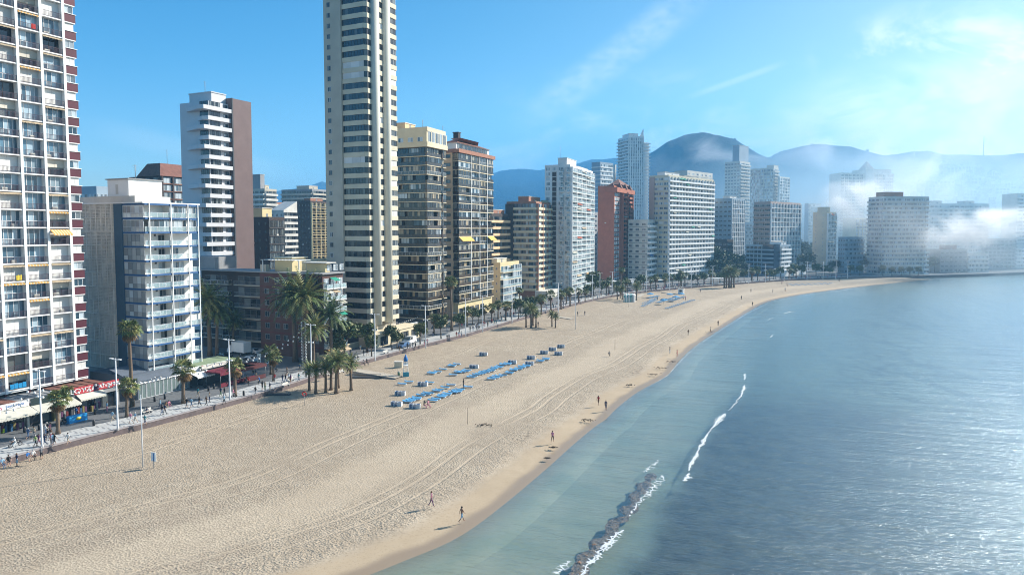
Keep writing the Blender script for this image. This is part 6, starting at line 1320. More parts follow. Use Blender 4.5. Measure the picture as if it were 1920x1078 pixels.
for i, (px, py, m) in enumerate([(607, 668, AWO), (634, 655, AWG)]):
    o = empty('terrace_awning', G(px, py, 1), M_, ['orange striped awning on posts beside the lattice light mast', 'green awning behind the dark palm'][i], 'awning'); b = MB(); [b.tube([(x, 0, 0), (x, 0, 2.6)], .05, METAL, 5) for x in (-2.8, 2.8)]; b.obj('frame', o); mk('canopy', tmesh(awn_t(6, 3, .8, m), 'canopy'), o, T(-3, 3, 3.4))
for i in range(20):
    px = 1118+i*8.5; wy = 562-(px-1118)*.13 if px < 1190 else 552.5-(px-1190)*.145; P = G(px, max(wy, 531), 1)+Vector((-7, 22, 0)); 
    if i % 2: parasol(P, [AWW, TEALC][i % 3 == 0], 'pale parasol in the crowded terraces of the far promenade', 2.2, 3, group='pale parasols on the far promenade')
for px, dep, w_ in [(1176, 372, 26), (1205, 385, 22), (1318, 400, 26), (1352, 418, 22), (1515, 470, 16)]:
    P = PD(px, dep, 1); b = MB(); [b.tube([(x, 0, 0), (x, 0, 3.2)], .1, WHITE2, 5) for x in (-w_/3, 0, w_/3)]; b.obj('frame', (o := empty('terrace_canopy', P, -.2, 'flat white canopy over a terrace at the back of the far promenade', 'canopy', 'flat white terrace canopies'))); b = MB(); b.box(-w_/2, w_/2, 0, 5, 3.2, 3.5, WHITE2); b.obj('canopy', o)
# festive lights: strings of twin white lanterns and the lattice mast
LAMP = ('fl', 1); e = MB(); e.tube([(0, 0, 0), (0, 0, -.06), (0, 0, -.3), (0, 0, -.34)], [.05, .12, .17, .05], BULB, 7); TM[LAMP] = e.raw()
SP_ = [G(-12, 838, 1), G(68, 815, 1), G(196, 786, 1), G(256, 768, 1), G(300, 757, 1), G(402, 728, 1), G(571, 686, 1)]; HT = [5.4, 7.6, 6.4, 5.2, 5.2, 5.2, 8.5]; SAG = [1.2, 1.2, .9, .4, 1.1, 2.2]
for k in range(6):
    a_, b_ = SP_[k]+Vector((0, 0, HT[k])), SP_[k+1]+Vector((0, 0, HT[k+1])); o = empty('string_lights', a_, 0, 'string of paired white lanterns sagging over the paving ' + ['before the white-signed shop', 'before the red shop sign', 'beside the tall slender palm', 'before the grey pavilion', 'before the white fascia restaurant', 'up to the lattice mast'][k], 'string lights'); d_ = b_-a_; n = max(6, int(d_.length/1.7)); b = MB(); nv = Vector((-d_.y, d_.x, 0)).normalized()
    pt = lambda t: d_*t-Vector((0, 0, SAG[k]*4*t*(1-t))); b.tube([pt(i/16) for i in range(17)], .025, WIRE, 4, False)
    for i in range(n): p = pt((i+.5)/n); b.tube([p-nv*.75, p+nv*.75], .018, WIRE, 4, False)
    b.obj('cable', o)
    for i in range(n):
        for sg in (-1, 1): mk('lantern', tmesh(LAMP, 'lantern'), o, Matrix.Translation(pt((i+.5)/n)+nv*.75*sg) @ Matrix.Scale(1.15, 4))
o = empty('light_mast', G(571, 686, 1), 0, 'slender lattice mast hung with white lanterns beside the date palms', 'mast'); b = MB(); hh = ztop(G(571, 686, 1), 600)-1
for x in (-.35, .35):
    for y in (-.35, .35): b.tube([(x, y, 0), (x*.8, y*.8, hh)], .05, METAL, 5, False)
for i in range(14):
    z = hh*i/14; z2 = hh*(i+1)/14
    for (x0, y0), (x1, y1) in (((-.33, -.33), (.33, -.33)), ((.33, -.33), (.33, .33)), ((.33, .33), (-.33, .33)), ((-.33, .33), (-.33, -.33))): b.tube([(x0, y0, z), (x1, y1, z2)], .025, METAL, 4, False)
b.obj('lattice', o)
for i in range(26):
    for x in (-.45, .45): mk('lantern', tmesh(LAMP, 'lantern'), o, Matrix.Translation((x, -.4*(i % 2), 1.5+(hh-1.5)*i/26)))
for i, (a_, b_) in enumerate([((640, 652), (705, 640)), ((716, 640), (800, 612)), ((600, 668), (640, 652))]):
    a_, b_ = G(*a_, 1)+Vector((0, 0, 4.6)), G(*b_, 1)+Vector((0, 0, 4.6)); o = empty('string_lights', a_, 0, 'string of white lanterns ' + ['under the trees before the tallest tower', 'over the terraces beside the white van', 'between the terrace awnings'][i], 'string lights'); d_ = b_-a_; n = int(d_.length/1.3); b = MB(); pt = lambda t: d_*t-Vector((0, 0, 3*t*(1-t))); b.tube([pt(i_/12) for i_ in range(13)], .025, WIRE, 4, False); b.obj('cable', o)
    for q in range(n): mk('lantern', tmesh(LAMP, 'lantern'), o, Matrix.Translation(pt((q+.5)/n)))
# ------------------------------------------------------------------ reef, foam, weed
ROCK = mat('reef_rock', (.21, .125, .085), .85, noise_s=1.2, noise_a=.5, bump=.8, bump_s=3)
RPX = [(1052, 1112), (1066, 1090), (1081, 1066), (1096, 1050), (1111, 1031), (1129, 1009), (1148, 987), (1173, 964), (1185, 940), (1199, 921), (1214, 898), (1224, 884)]; n_ = 190; RL = resample([G(x, y, -.6) for x, y in RPX], n_); NR = normals(RL); v, f = [], []; m_ = 22
for i in range(n_):
    e_ = min(1, i/14, (n_-1-i)/40)
    for k in range(m_):
        u = k/(m_-1)*2-1; wv = 1.0*noise.noise(Vector((i*.06, 2, 0))); w_ = 1.0*(.75+.6*noise.noise(Vector((i*.09, 9, 0)))); p = RL[i]+NR[i]*(u*w_+wv)
        hh_ = noise.fractal(Vector((p.x*1.3, p.y*1.3, 4)),   .8, 2.2, 5)*.17+noise.noise(Vector((p.x*.23, p.y*.23, 8)))*.10
        v.append((p.x, p.y, -.70-.10*(u*u)-.16*(1-e_)+hh_))
for i in range(n_-1):
    for k in range(m_-1): a_ = i*m_+k; f.append((a_, a_+1, a_+m_+1, a_+m_))
me = bpy.data.meshes.new('reef'); me.from_pydata(v, [], f); me.materials.append(ROCK); me.update(); tag(mk('reef', me), kind='structure'); b = MB()

def foam_mat():
    m = bpy.data.materials.new('foam'); s = SH(m); b = s.N['Principled BSDF']; P = s.pos(); e = s.attr('edge'); b.inputs['Base Color'].default_value = (.80, .83, .84, 1); b.inputs['Roughness'].default_value = .9
    n = s.noise(P, 1.6, 7, .75, 1.2); c = s.vor(P, 1.3, 'DISTANCE_TO_EDGE'); lace = s.mr(s.math('ADD', c, s.math('MULTIPLY', s.math('SUBTRACT', n, .5), .5)), .02, .16, 1, 0)
    a = s.math('MAXIMUM', s.math('MULTIPLY', lace, s.mr(e, .0, .5)), s.mr(s.math('ADD', s.math('MULTIPLY', n, .9), s.math('MULTIPLY', e, .55)), .86, 1.02)); a = s.math('MULTIPLY', a, s.mr(e, 0, .2)); s.L.new(s.math('MULTIPLY', a, .8), b.inputs['Alpha']); return m
FOAM = foam_mat(); FW = .62
def foam(pts, widths, dens=1, z=-.57, hump=.0, jit=.3, seed=0):
    rg = random.Random(seed); Q = [G(x, y, z) for x, y in pts]; n = len(Q)*8; T_ = resample(Q, n); d = [0]
    for a_, b_ in zip(Q, Q[1:]): d.append(d[-1]+(b_-a_).length)
    v, f, ev = [], [], []; m_ = 7; NN = normals(T_)
    for i in range(n):
        t = d[-1]*i/(n-1); j = max(k for k in range(len(d)-1) if d[k] <= t+1e-6); fr_ = (t-d[j])/(d[j+1]-d[j]); w_ = widths[j]*(1-fr_)+widths[j+1]*fr_; w_ *= FW; w_ *= 1+jit*noise.noise(Vector((i*.35, seed, 0)))*2
        for k in range(m_): u = k/(m_-1)*2-1; p = T_[i]+NN[i]*(u*w_+jit*noise.noise(Vector((i*.2, 5, seed)))); v.append((p.x, p.y, z+hump*(1-u*u)+.002*seed)); ev.append((1-abs(u))*(1 if 0 < i < n-1 else 0)*dens)
    for i in range(n-1):
        for k in range(m_-1): a_ = i*m_+k; f.append((a_, a_+1, a_+m_+1, a_+m_))
    me = bpy.data.meshes.new('foam'); me.from_pydata(v, [], f); me.materials.append(FOAM); at = me.attributes.new('edge', 'FLOAT', 'POINT'); at.data.foreach_set('value', ev); me.update(); return tag(mk('foam', me), kind='stuff')
foam([(1085, 1085), (1097, 1066), (1111, 1050), (1125, 1035), (1140, 1018), (1155, 1003), (1168, 992)], [.5, .7, 1.0, .9, 1.2, 1.2, .5], 1, seed=1)
foam([(1180, 968), (1192, 948), (1206, 935), (1222, 918), (1236, 900), (1244, 890)], [.3, .6, .8, 1.4, 1.5, .3], .55, seed=2)
foam([(1040, 1076), (1056, 1062), (1066, 1050)], [.8, 1.3, .6], .5, seed=3); foam([(1205, 885), (1222, 876), (1234, 862)], [.5, 1.3, .4], .42, seed=4)
foam([(1281, 903), (1288, 897), (1291, 888)], [.3, 1.15, .4], 1.3, hump=.12, seed=5)
foam([(1290, 885), (1295, 872), (1302, 858), (1309, 846), (1318, 828), (1326, 815), (1335, 803), (1343, 794), (1350, 784), (1362, 775)], [.15, .7, .8, .25, .85, .3, .12, .9, 1.5, .2], 1.25, hump=.1, seed=6)
foam([(1366, 771), (1374, 762), (1382, 752), (1387, 744)], [.1, .2, .35, .1], 1.1, hump=.1, seed=7); foam([(1385, 750), (1391, 738), (1395, 728), (1396, 722)], [.1, .5, .9, .2], 1.3, hump=.1, seed=8); foam([(1396, 712), (1397, 704), (1397, 700)], [.2, .7, .1], 1.2, seed=9)
foam([(1470, 588), (1480, 585), (1492, 584)], [.3, 1.1, .2], 1.1, seed=10); foam([(1440, 600), (1446, 597), (1450, 596)], [.2, .5, .1], .9, seed=11); foam([(1443, 633), (1447, 630), (1449, 628)], [.2, .6, .1], 1, seed=12)
SHF = [(1159, 765), (1199, 735), (1251, 706), (1273, 679.5), (1307, 648), (1359, 614), (1404, 586), (1443, 567), (1500, 554.5), (1560, 546), (1620, 538.2), (1687, 531.2), (1745, 525.6)]
foam(SHF, [.05, .08, .15, .28, .2, .3, .4, .3, .5, .35, .5, .4, .2], .8, z=-.56, seed=13)
foam([(1500, 556), (1560, 547.5), (1591, 542.5), (1620, 541)], [.1, .3, .8, .2], 1.1, z=-.56, seed=14)
WEED = mat('dry_weed', (.05, .038, .026), .95, noise_s=3, noise_a=.4)
for k, (px, py, s_) in enumerate([(1101, 788, .9), (1026, 859, .3), (1036, 839, .4), (905, 797, 1.2), (1240, 690, 1.3), (1258, 678, 1.4), (1226, 702, 1.0), (1333, 622, 1.3), (1182, 722, .8)]):
    P = G(px, py, -.1 if px > 1000 else .05); b = MB(); rg = random.Random(k)
    for q in range(34): c = Vector((rg.gauss(0, s_*.6), rg.gauss(0, s_*.4), 0)); a_ = rg.random()*3; l = .15+.25*rg.random(); b.tube([c, c+Vector((cos(a_)*l*.5, sin(a_)*l*.5, .05+.06*rg.random())), c+Vector((cos(a_)*l, sin(a_)*l, .0))], [.03, .05, .02], WEED, 5)
    tag(b.obj('weed_heap', None, T(*P)), 'dark heap of washed-up dry weed on the sand', 'weed heap', 'heaps of washed-up weed')
# ------------------------------------------------------------------ people
def cmat(n, c): return mat('cloth_'+n, c, .85)
SKIN = mat('skin', (.48, .29, .20), .6); SKIN2 = mat('skin_tan', (.30, .17, .11), .6); HAIRD = mat('hair_dark', (.03, .02, .015), .6); HAIRB = mat('hair_brown', (.12, .065, .035), .6); HAIRG = mat('hair_grey', (.45, .43, .40), .6); SHOE = mat('shoe', (.06, .05, .05), .6)
CL = dict(black=(.015, .015, .018), navy=(.02, .03, .08), blue=(.03, .14, .40), lblue=(.25, .42, .55), red=(.40, .03, .03), white=(.65, .65, .63), grey=(.18, .18, .19), pink=(.60, .25, .32), brown=(.16, .09, .05), green=(.07, .16, .07), lime=(.35, .45, .15), denim=(.07, .12, .22), beige=(.45, .37, .27), purple=(.14, .05, .14), teal=(.04, .22, .25))
def pose(kind):
    """joints and limb segments; facing -Y, feet at z 0"""
    J = dict(pel=(0, 0, .95), wai=(0, 0, 1.10), che=(0, -.01, 1.30), nkb=(0, 0, 1.44), nk=(0, -.01, 1.50), hd=(0, -.025, 1.60), ht=(0, -.01, 1.68))
    st_ = {'stand': (.0, .0, .0, .0, .03, -.03), 'walk': (.42, -.38, .1, .45, -.38, .38), 'walk2': (-.22, .30, .35, .05, .25, -.28), 'sit': (1.45, 1.4, 1.35, 1.3, .5, .45), 'lean': (.1, -.05, .05, .1, .6, .5), 'ride': (1.1, 1.1, 1.5, 1.5, .9, .9)}[kind]
    dz = -.5 if kind in ('sit',) else (-.2 if kind == 'ride' else 0)
    if kind in ('sit', 'ride', 'lean'):
        for k in J: x, y, z = J[k]; J[k] = (x, y-(z-.95)*(.15 if kind == 'sit' else .3), z)
    for sg, s in ((1, 'l'), (-1, 'r')):
        hip, kn, arm = (st_[0], st_[2], st_[4]) if sg > 0 else (st_[1], st_[3], st_[5])
        cx, cy_, cz = J['nkb']; J['sh'+s] = (sg*.175, cy_, 1.41); el = (sg*.225, cy_-.27*sin(arm), 1.41-.27*cos(arm)); J['el'+s] = el
        fa = arm+.35; J['wr'+s] = (sg*.235, el[1]-.24*sin(fa), el[2]-.24*cos(fa)); J['ha'+s] = (sg*.22, el[1]-.34*sin(fa), el[2]-.34*cos(fa))
        J['hi'+s] = (sg*.09, 0, .90); k = (sg*.10, -.43*sin(hip), .90-.43*cos(hip)); J['kn'+s] = k; sa = hip-kn; J['an'+s] = (sg*.10, k[1]-.42*sin(sa), k[2]-.42*cos(sa)); a_ = J['an'+s]; J['to'+s] = (sg*.115, a_[1]-.16, max(a_[2]-.05, .03))
    lo = min(J['anl'][2], J['anr'][2])-.07
    return {k: Vector((x, y, z-lo)) for k, (x, y, z) in J.items()}
RAD = dict(pel=.135, wai=.115, che=.145, nkb=.085, nk=.052, hd=.098, ht=.075, sh=.062, el=.042, wr=.03, ha=.038, hi=.088, kn=.056, an=.040, to=.042)
SEG = [('pel', 'wai', 's'), ('wai', 'che', 's'), ('che', 'nkb', 's'), ('nkb', 'nk', 'k'), ('nk', 'hd', 'k'), ('hd', 'ht', 'k')]+[q for s in 'lr' for q in (('nkb', 'sh'+s, 's'), ('sh'+s, 'el'+s, 's'), ('el'+s, 'wr'+s, 'f'), ('wr'+s, 'ha'+s, 'k'), ('pel', 'hi'+s, 't'), ('hi'+s, 'kn'+s, 't'), ('kn'+s, 'an'+s, 'c'), ('an'+s, 'to'+s, 'o'))]
BODY = {}
def body(kind):
    if kind in BODY: return BODY[kind]
    J = pose(kind); ks = list(J); ix = {k: i for i, k in enumerate(ks)}; me = bpy.data.meshes.new('b'); me.from_pydata([J[k] for k in ks], [(ix[a], ix[b]) for a, b, _ in SEG], [])
    o = bpy.data.objects.new('b', me); C.objects.link(o); m = o.modifiers.new('s', 'SKIN'); m.branch_smoothing = .3
    for k in ks:
        r = RAD.get(k) or RAD[k[:-1]]; sx_ = 1.25 if k in ('pel', 'che') else 1.1 if k == 'wai' else 1; me.skin_vertices[0].data[ix[k]].radius = (r*sx_, r*(.85 if sx_ > 1 else 1)); me.skin_vertices[0].data[ix[k]].use_root = k == 'pel'
    o.modifiers.new('u', 'SUBSURF').levels = 1; dg = bpy.context.evaluated_depsgraph_get(); r = bpy.data.meshes.new_from_object(o.evaluated_get(dg)); bpy.data.objects.remove(o)
    cls = []
    for p in r.polygons:
        c = p.center; best = 1e9; t = 's'
        for a, b, q in SEG:
            A_, B_ = J[a], J[b]; ab = B_-A_; u = max(0, min(1, (c-A_).dot(ab)/ab.length_squared)); d = (A_+ab*u-c).length-(RAD.get(a) or RAD[a[:-1]])*.6
            if d < best: best = d; t = q
        cls.append(t)
    r.polygons.foreach_set('use_smooth', [True]*len(r.polygons)); BODY[kind] = (r, cls, J); return BODY[kind]
PM = {}
def person_mesh(kind, shirt, legs, opt, sk):
    k = (kind, shirt, legs, opt, sk.name)
    if k not in PM:
        r, cls, J = body(kind); me = r.copy(); me.name = 'person'; me.materials.clear()
        for m in (sk, cmat(shirt, CL[shirt]) if shirt else sk, cmat(legs, CL[legs]), SHOE): me.materials.append(m)
        mp = dict(k=0, s=1, f=1 if 'l' in opt else 0, t=2, c=2 if 's' not in opt else 0, o=3 if 'b' not in opt else 0)
        me.polygons.foreach_set('material_index', [mp[c] for c in cls]); PM[k] = me
    return PM[k]
HM_ = {}
def hair_mesh(kind, m, long):
    k = (kind, m.name, long)
    if k not in HM_: J = body(kind)[2]; b = MB(); h = J['hd']; b.ball((h.x, h.y+.022, h.z+.035), .108, m, 10, (.95, 1, .98)); (b.ball((h.x, h.y+.07, h.z-.1), .085, m, 8, (1, .6, 1.9)) if long else None); HM_[k] = b.mesh('hair')
    return HM_[k]
def face_mesh(kind, sk):
    k = ('f', kind, sk.name)
    if k not in HM_: J = body(kind)[2]; b = MB(); h = J['hd']; b.ball((h.x, h.y-.098, h.z-.01), .018, sk, 5, (.8, 1.2, 1.3)); [b.ball((h.x+s_*.034, h.y-.088, h.z+.015), .011, HAIRD, 5) for s_ in (-1, 1)]; b.box(h.x-.022, h.x+.022, h.y-.096, h.y-.085, h.z-.048, h.z-.04, mat('lips', (.35, .10, .09), .6)); HM_[k] = b.mesh('face')
    return HM_[k]
def person(P, rz, kind, shirt, legs, opt='', hair=HAIRD, long=False, sk=SKIN, label='', group=None, sc=1.0):
    o = mk('person', person_mesh(kind, shirt, legs, opt, sk), None); o.location = P; o.rotation_euler = (0, 0, rz); o.scale = (sc, sc, sc); tag(o, label, 'person', group)
    h = mk('hair', hair_mesh(kind, hair, long), o); f = mk('face', face_mesh(kind, sk), o); return o
ALNG = pi/2-AZ+pi/2   # facing up the street (+u)
def face_u(sg=1): return (pi/2-AZ)+pi/2 if sg > 0 else (pi/2-AZ)-pi/2
SEA_ = face_u(1)-pi/2-pi/2   # placeholder, refined below
def face_az(az): return pi-az   # local -Y turned to the given compass azimuth (0 = +Y)
AU, AD, AS, AI = AZ, AZ+pi, AZ+pi/2, AZ-pi/2
L_ = [  # px, py, z, azimuth, pose, shirt, legs, options, hair, long, skin, label
 (4, 873, 1, AS, 'sit', 'lblue', 'denim', '', HAIRG, 0, 0, 'seated person in pale blue shirt and jeans on the sea wall'),
 (16, 868, 1, AS+.3, 'sit', 'black', 'black', 's', HAIRD, 0, 0, 'seated person in black leaning forward on the sea wall'),
 (51, 861, 1, AS-.2, 'sit', 'blue', 'beige', 's', HAIRG, 0, 0, 'seated person in bright blue top on the sea wall'),
 (62, 858, 1, AS, 'sit', 'white', 'black', '', HAIRG, 0, 0, 'seated person in white top and black trousers on the sea wall'),
 (32, 874, .1, AD, 'stand', 'navy', 'lblue', 's', HAIRB, 1, 0, 'person in navy top and light blue shorts standing below the wall'),
 (78, 861, .1, AI, 'stand', 'grey', 'black', 's', HAIRG, 0, 0, 'person in grey top and dark shorts standing at the lamp post foot'),
 (30, 838, 1.3, AD, 'ride', 'white', 'white', '', HAIRG, 0, 0, 'person in white riding the mobility scooter'),
 (67, 838, 1, AU, 'walk', 'lime', 'black', 's', HAIRG, 0, 0, 'person in pale green top and black shorts walking by the lamp post'),
 (73, 836, 1, AU, 'walk2', 'purple', 'pink', 's', HAIRD, 1, 0, 'person in dark purple top walking by the lamp post'),
 (84, 836, 1, AD, 'walk', 'navy', 'denim', '', HAIRD, 0, 0, 'person in navy walking just right of the lamp post'),
 (90, 826, 1, AD, 'walk2', 'black', 'grey', 's', HAIRD, 0, 0, 'person in black top furthest back in the group at the lamp post'),
 (95, 824, 1, AD, 'walk', 'brown', 'denim', 's', HAIRB, 1, 0, 'red-haired person in brown top in the group at the lamp post'),
 (99.5, 835, 1, AI, 'stand', 'lblue', 'denim', '', HAIRB, 0, 0, 'person in pale denim jacket and jeans at the palm by the lamp post'),
 (38, 797, 1, AI, 'stand', 'white', 'beige', 's', HAIRB, 0, 0, 'person in white top under the cream awning'),
 (46, 799, 1, AI, 'stand', 'red', 'navy', '', HAIRD, 0, 0, 'person in red top under the cream awning'),
 (52, 794, 1, AS, 'stand', 'blue', 'denim', '', HAIRD, 0, 0, 'person in blue top in the shade under the cream awning'),
 (143, 782, 1, AU, 'walk', 'blue', 'navy', '', HAIRD, 0, 0, 'person in blue top by the beach inflatables'),
 (201, 773, 1, AD, 'stand', 'lblue', 'pink', '', HAIRB, 0, 0, 'person in light blue top and pink trousers outside the souvenir shop'),
 (245, 793, 1, AD, 'walk', 'pink', 'white', 's', HAIRG, 0, 0, 'white-haired person in pink walking beside one in pale grey'),
 (254, 793, 1, AD, 'walk2', 'lblue', 'beige', 's', HAIRG, 0, 0, 'person in pale grey-blue walking on the tiles beside one in pink'),
 (304, 778, 1, AU, 'walk', 'black', 'denim', '', HAIRD, 0, 0, 'person in black and jeans left of two on the tiles by the bench'),
 (309, 777, 1, AU, 'walk2', 'navy', 'black', '', HAIRD, 0, 0, 'person in navy and black right of two on the tiles by the bench'),
 (316, 762, 1, AS, 'sit', 'pink', 'pink', '', HAIRD, 0, 0, 'person in pale pink sitting near the paving edge'),
 (311, 764, 1, AS, 'sit', 'brown', 'beige', '', HAIRB, 0, 0, 'person in brown sitting beside the one in pale pink'),
 (275, 775, 1.0, AS, 'sit', 'navy', 'black', '', HAIRD, 0, 0, 'person in dark clothes on the bench by the flagpole'),
 (359, 764, 1, AD, 'walk', 'lblue', 'denim', 's', HAIRB, 0, 0, 'person in light blue, leftmost of three strolling by the yellowing palm'),
 (374, 762, 1, AD, 'walk2', 'black', 'black', '', HAIRD, 0, 0, 'person in black, the middle of three strolling by the yellowing palm'),
 (387, 761, 1, AU, 'walk', 'brown', 'black', '', HAIRD, 1, 0, 'person in brown and black, right one of three strolling by the yellowing palm'),
 (414, 743, 1, AU, 'walk', 'navy', 'green', '', HAIRD, 0, 0, 'person in navy and green walking left of the lamp post by the terrace'),
 (421, 744, 1, AU, 'walk2', 'black', 'grey', '', HAIRD, 1, 0, 'person in black and grey walking left of the lamp post by the terrace'),
 (449, 712, 1, AU, 'stand', 'red', 'red', '', HAIRD, 0, 0, 'person all in red at the bar terrace'), (466, 723, 1, AD, 'stand', 'red', 'black', '', HAIRD, 0, 0, 'person in dark red top crossing the grey paving alone'),
 (475, 708, 1, AU, 'walk', 'black', 'denim', '', HAIRD, 0, 0, 'person in black beneath the vertical banners'), (480, 708, 1, AU, 'walk2', 'navy', 'beige', '', HAIRD, 0, 0, 'person in navy with pale trousers beneath the vertical banners'),
 (487, 720, 1, AD, 'ride', 'blue', 'black', '', HAIRG, 0, 0, 'person in blue on a low seat by the white bench'), (492, 731, 1, AD, 'stand', 'black', 'black', 's', HAIRD, 0, 0, 'person in black standing in front of the white bench'), (497, 732, 1, AU, 'stand', 'beige', 'green', '', HAIRB, 0, 0, 'person in olive and beige standing in front of the white bench'),
 (530, 717.5, 1, AU, 'walk', 'navy', 'denim', '', HAIRD, 0, 0, 'person in navy, first of three walking past the corner palms'), (535.5, 717.5, 1, AU, 'walk2', 'black', 'denim', '', HAIRD, 0, 0, 'person in black, second of three walking past the corner palms'), (545, 718.5, 1, AU, 'stand', 'purple', 'brown', 's', HAIRD, 0, 0, 'person in dark red-purple walking alone past the corner palms'),
 (540, 704, 1.2, AD, 'ride', 'grey', 'beige', 's', HAIRB, 0, 0, 'cyclist in grey crossing the corner'), (574, 709, 1, AD, 'stand', 'blue', 'navy', '', HAIRD, 0, 0, 'person in blue by the lamp post at the light mast'),
 (667.5, 685, 1.0, AS, 'sit', 'purple', 'black', '', HAIRD, 1, 0, 'person sitting on the wall near the boardwalk head'), (681, 683, 1, AS, 'sit', 'grey', 'black', '', HAIRD, 0, 0, 'person in grey in the seated pair by the trees'), (687, 681, 1, AS, 'sit', 'black', 'black', '', HAIRD, 0, 0, 'person in black in the seated pair by the trees'),
 (682, 669, 1, AU, 'walk', 'black', 'grey', '', HAIRD, 0, 0, 'person in black walking left of two by the terrace wall'), (689, 667, 1, AU, 'walk2', 'black', 'brown', 's', HAIRD, 0, 0, 'person in black walking right of two by the terrace wall'),
 (749, 662, 1, AU, 'walk', 'brown', 'beige', 's', HAIRB, 0, 0, 'person in brown top walking alone on the tiles left of the van'),
 (764, 655, 1, AU, 'walk', 'black', 'black', '', HAIRD, 0, 0, 'person in all black in front of the white van, left of the group'), (769, 654, 1, AD, 'walk2', 'white', 'black', '', HAIRD, 0, 0, 'person in white in front of the white van'), (774, 654, 1, AU, 'walk', 'grey', 'denim', '', HAIRD, 0, 0, 'person in grey in front of the white van'), (779, 654.5, 1, AU, 'walk2', 'black', 'black', 's', HAIRD, 0, 0, 'person in black shorts at the rear of the white van'),
 (796, 649, 1, AD, 'stand', 'beige', 'pink', '', HAIRD, 0, 0, 'person in beige by the lamp post right of the van'), (801, 647, 1, AD, 'walk', 'pink', 'navy', '', HAIRD, 0, 0, 'person in pink by the lamp post right of the van'), (838.5, 639, 1, AU, 'walk', 'black', 'black', '', HAIRD, 0, 0, 'person in black, left of two side by side on the tiles'), (842, 638, 1, AU, 'walk2', 'navy', 'grey', '', HAIRD, 0, 0, 'person in navy, right of two side by side on the tiles'),
 (856, 633, 1, AU, 'walk', 'red', 'beige', 's', HAIRB, 1, 0, 'person in red in the bright-dressed group on the tiles'), (860.5, 633, 1, AU, 'walk2', 'lblue', 'pink', '', HAIRB, 0, 0, 'person in light blue in the bright-dressed group on the tiles'), (865, 632, 1, AD, 'walk', 'white', 'denim', '', HAIRD, 0, 0, 'person in white in the bright-dressed group on the tiles'),
 (881.5, 622.5, 1, AU, 'stand', 'black', 'black', '', HAIRD, 0, 0, 'broad person in black, first of the dark group near the small palms'), (887, 621, 1, AU, 'walk', 'navy', 'denim', '', HAIRD, 0, 0, 'person in navy, second of the dark group near the small palms'), (894, 621, 1, AU, 'walk2', 'grey', 'black', '', HAIRD, 0, 0, 'person in grey within the dark group near the small palms'), (898, 620.5, 1, AD, 'walk', 'black', 'grey', '', HAIRD, 0, 0, 'person in black and grey, last of the dark group near the small palms'),
 # beach
 (809, 948.5, -.05, AU+.9, 'walk2', 'pink', 'purple', 'b', HAIRB, 1, 0, 'person with long hair in pink top and dark leggings walking on the sand'),
 (866, 978, -.25, AU+.5, 'walk', None, 'lblue', 'sb', HAIRD, 0, 1, 'shirtless person in pale shorts walking near the water edge'),
 (1036, 829, -.15, AU, 'walk2', 'pink', 'black', 'sb', HAIRB, 0, 0, 'person in pink top and black shorts near the waterline'),
 (1122, 759, -.15, AD, 'walk', 'red', 'brown', 's', HAIRB, 0, 0, 'person in rust red top with arms out near the weed heap'), (1136, 769, -.3, AD, 'stand', 'navy', 'navy', 's', HAIRD, 0, 0, 'person in dark blue beside the one in rust red'),
 (1256, 663, -.1, AI, 'stand', 'navy', 'lblue', '', HAIRD, 0, 0, 'person in navy near the dark weed line'), (1269.5, 669, -.2, AI, 'stand', 'red', 'red', '', HAIRB, 0, 0, 'person in red near the dark weed line'),
 (1290.5, 629, .05, AU, 'stand', 'brown', 'beige', '', HAIRD, 0, 0, 'lone person in brown on the smooth sand track'), (1332, 624, -.2, AI, 'stand', 'beige', 'brown', 's', HAIRD, 0, 0, 'person in beige top and brown shorts at the far weed line'), (1346.5, 611, -.1, AU, 'stand', 'brown', 'black', '', HAIRD, 0, 0, 'person in dark brown standing at the far weed line'), (1411, 574, -.3, AU, 'stand', 'black', 'black', '', HAIRD, 0, 0, 'distant dark figure at the water where the shore bends'),
 (795, 765, .1, AS, 'sit', 'black', 'pink', '', HAIRD, 1, 0, 'dark-haired person in black and pink sitting by the front lounger row'), (802, 764, .1, AS, 'sit', 'pink', 'pink', '', HAIRB, 0, 0, 'person in pink sitting by the front lounger row'), (869, 727, .1, AS, 'stand', 'black', 'black', '', HAIRD, 0, 0, 'dark figure standing at the end of the lounger row'),
 (1142, 669, .0, AU, 'sit', 'grey', 'black', '', HAIRD, 0, 0, 'person sitting alone on the sand in the middle of the beach'), (1009, 613, .1, AU, 'stand', 'black', 'black', '', HAIRD, 0, 0, 'dark figure beside the second palm clump'),
 (1083, 593, .1, AU, 'stand', 'black', 'grey', '', HAIRD, 0, 0, 'dark figure on the sand right of the plank path'), (1096.5, 592, .1, AU, 'stand', 'navy', 'denim', '', HAIRD, 0, 0, 'figure in blue on the sand right of the plank path')]
for (px, py, z, az, kd, sh, lg, op, hr, lo, sk, lab) in L_:
    P = G(px, py, z)
    if kd == 'sit': P = P+Vector((0, 0, -.30)) if z == 1 or z == 1.0 else P
    person(P, face_az(az), kd, sh, lg, op, hr, bool(lo), SKIN2 if sk else SKIN, lab, sc=1.08)
rp = random.Random(9); cols_ = ['black', 'navy', 'black', 'grey', 'red', 'white', 'lblue', 'denim', 'beige', 'pink', 'brown', 'teal']
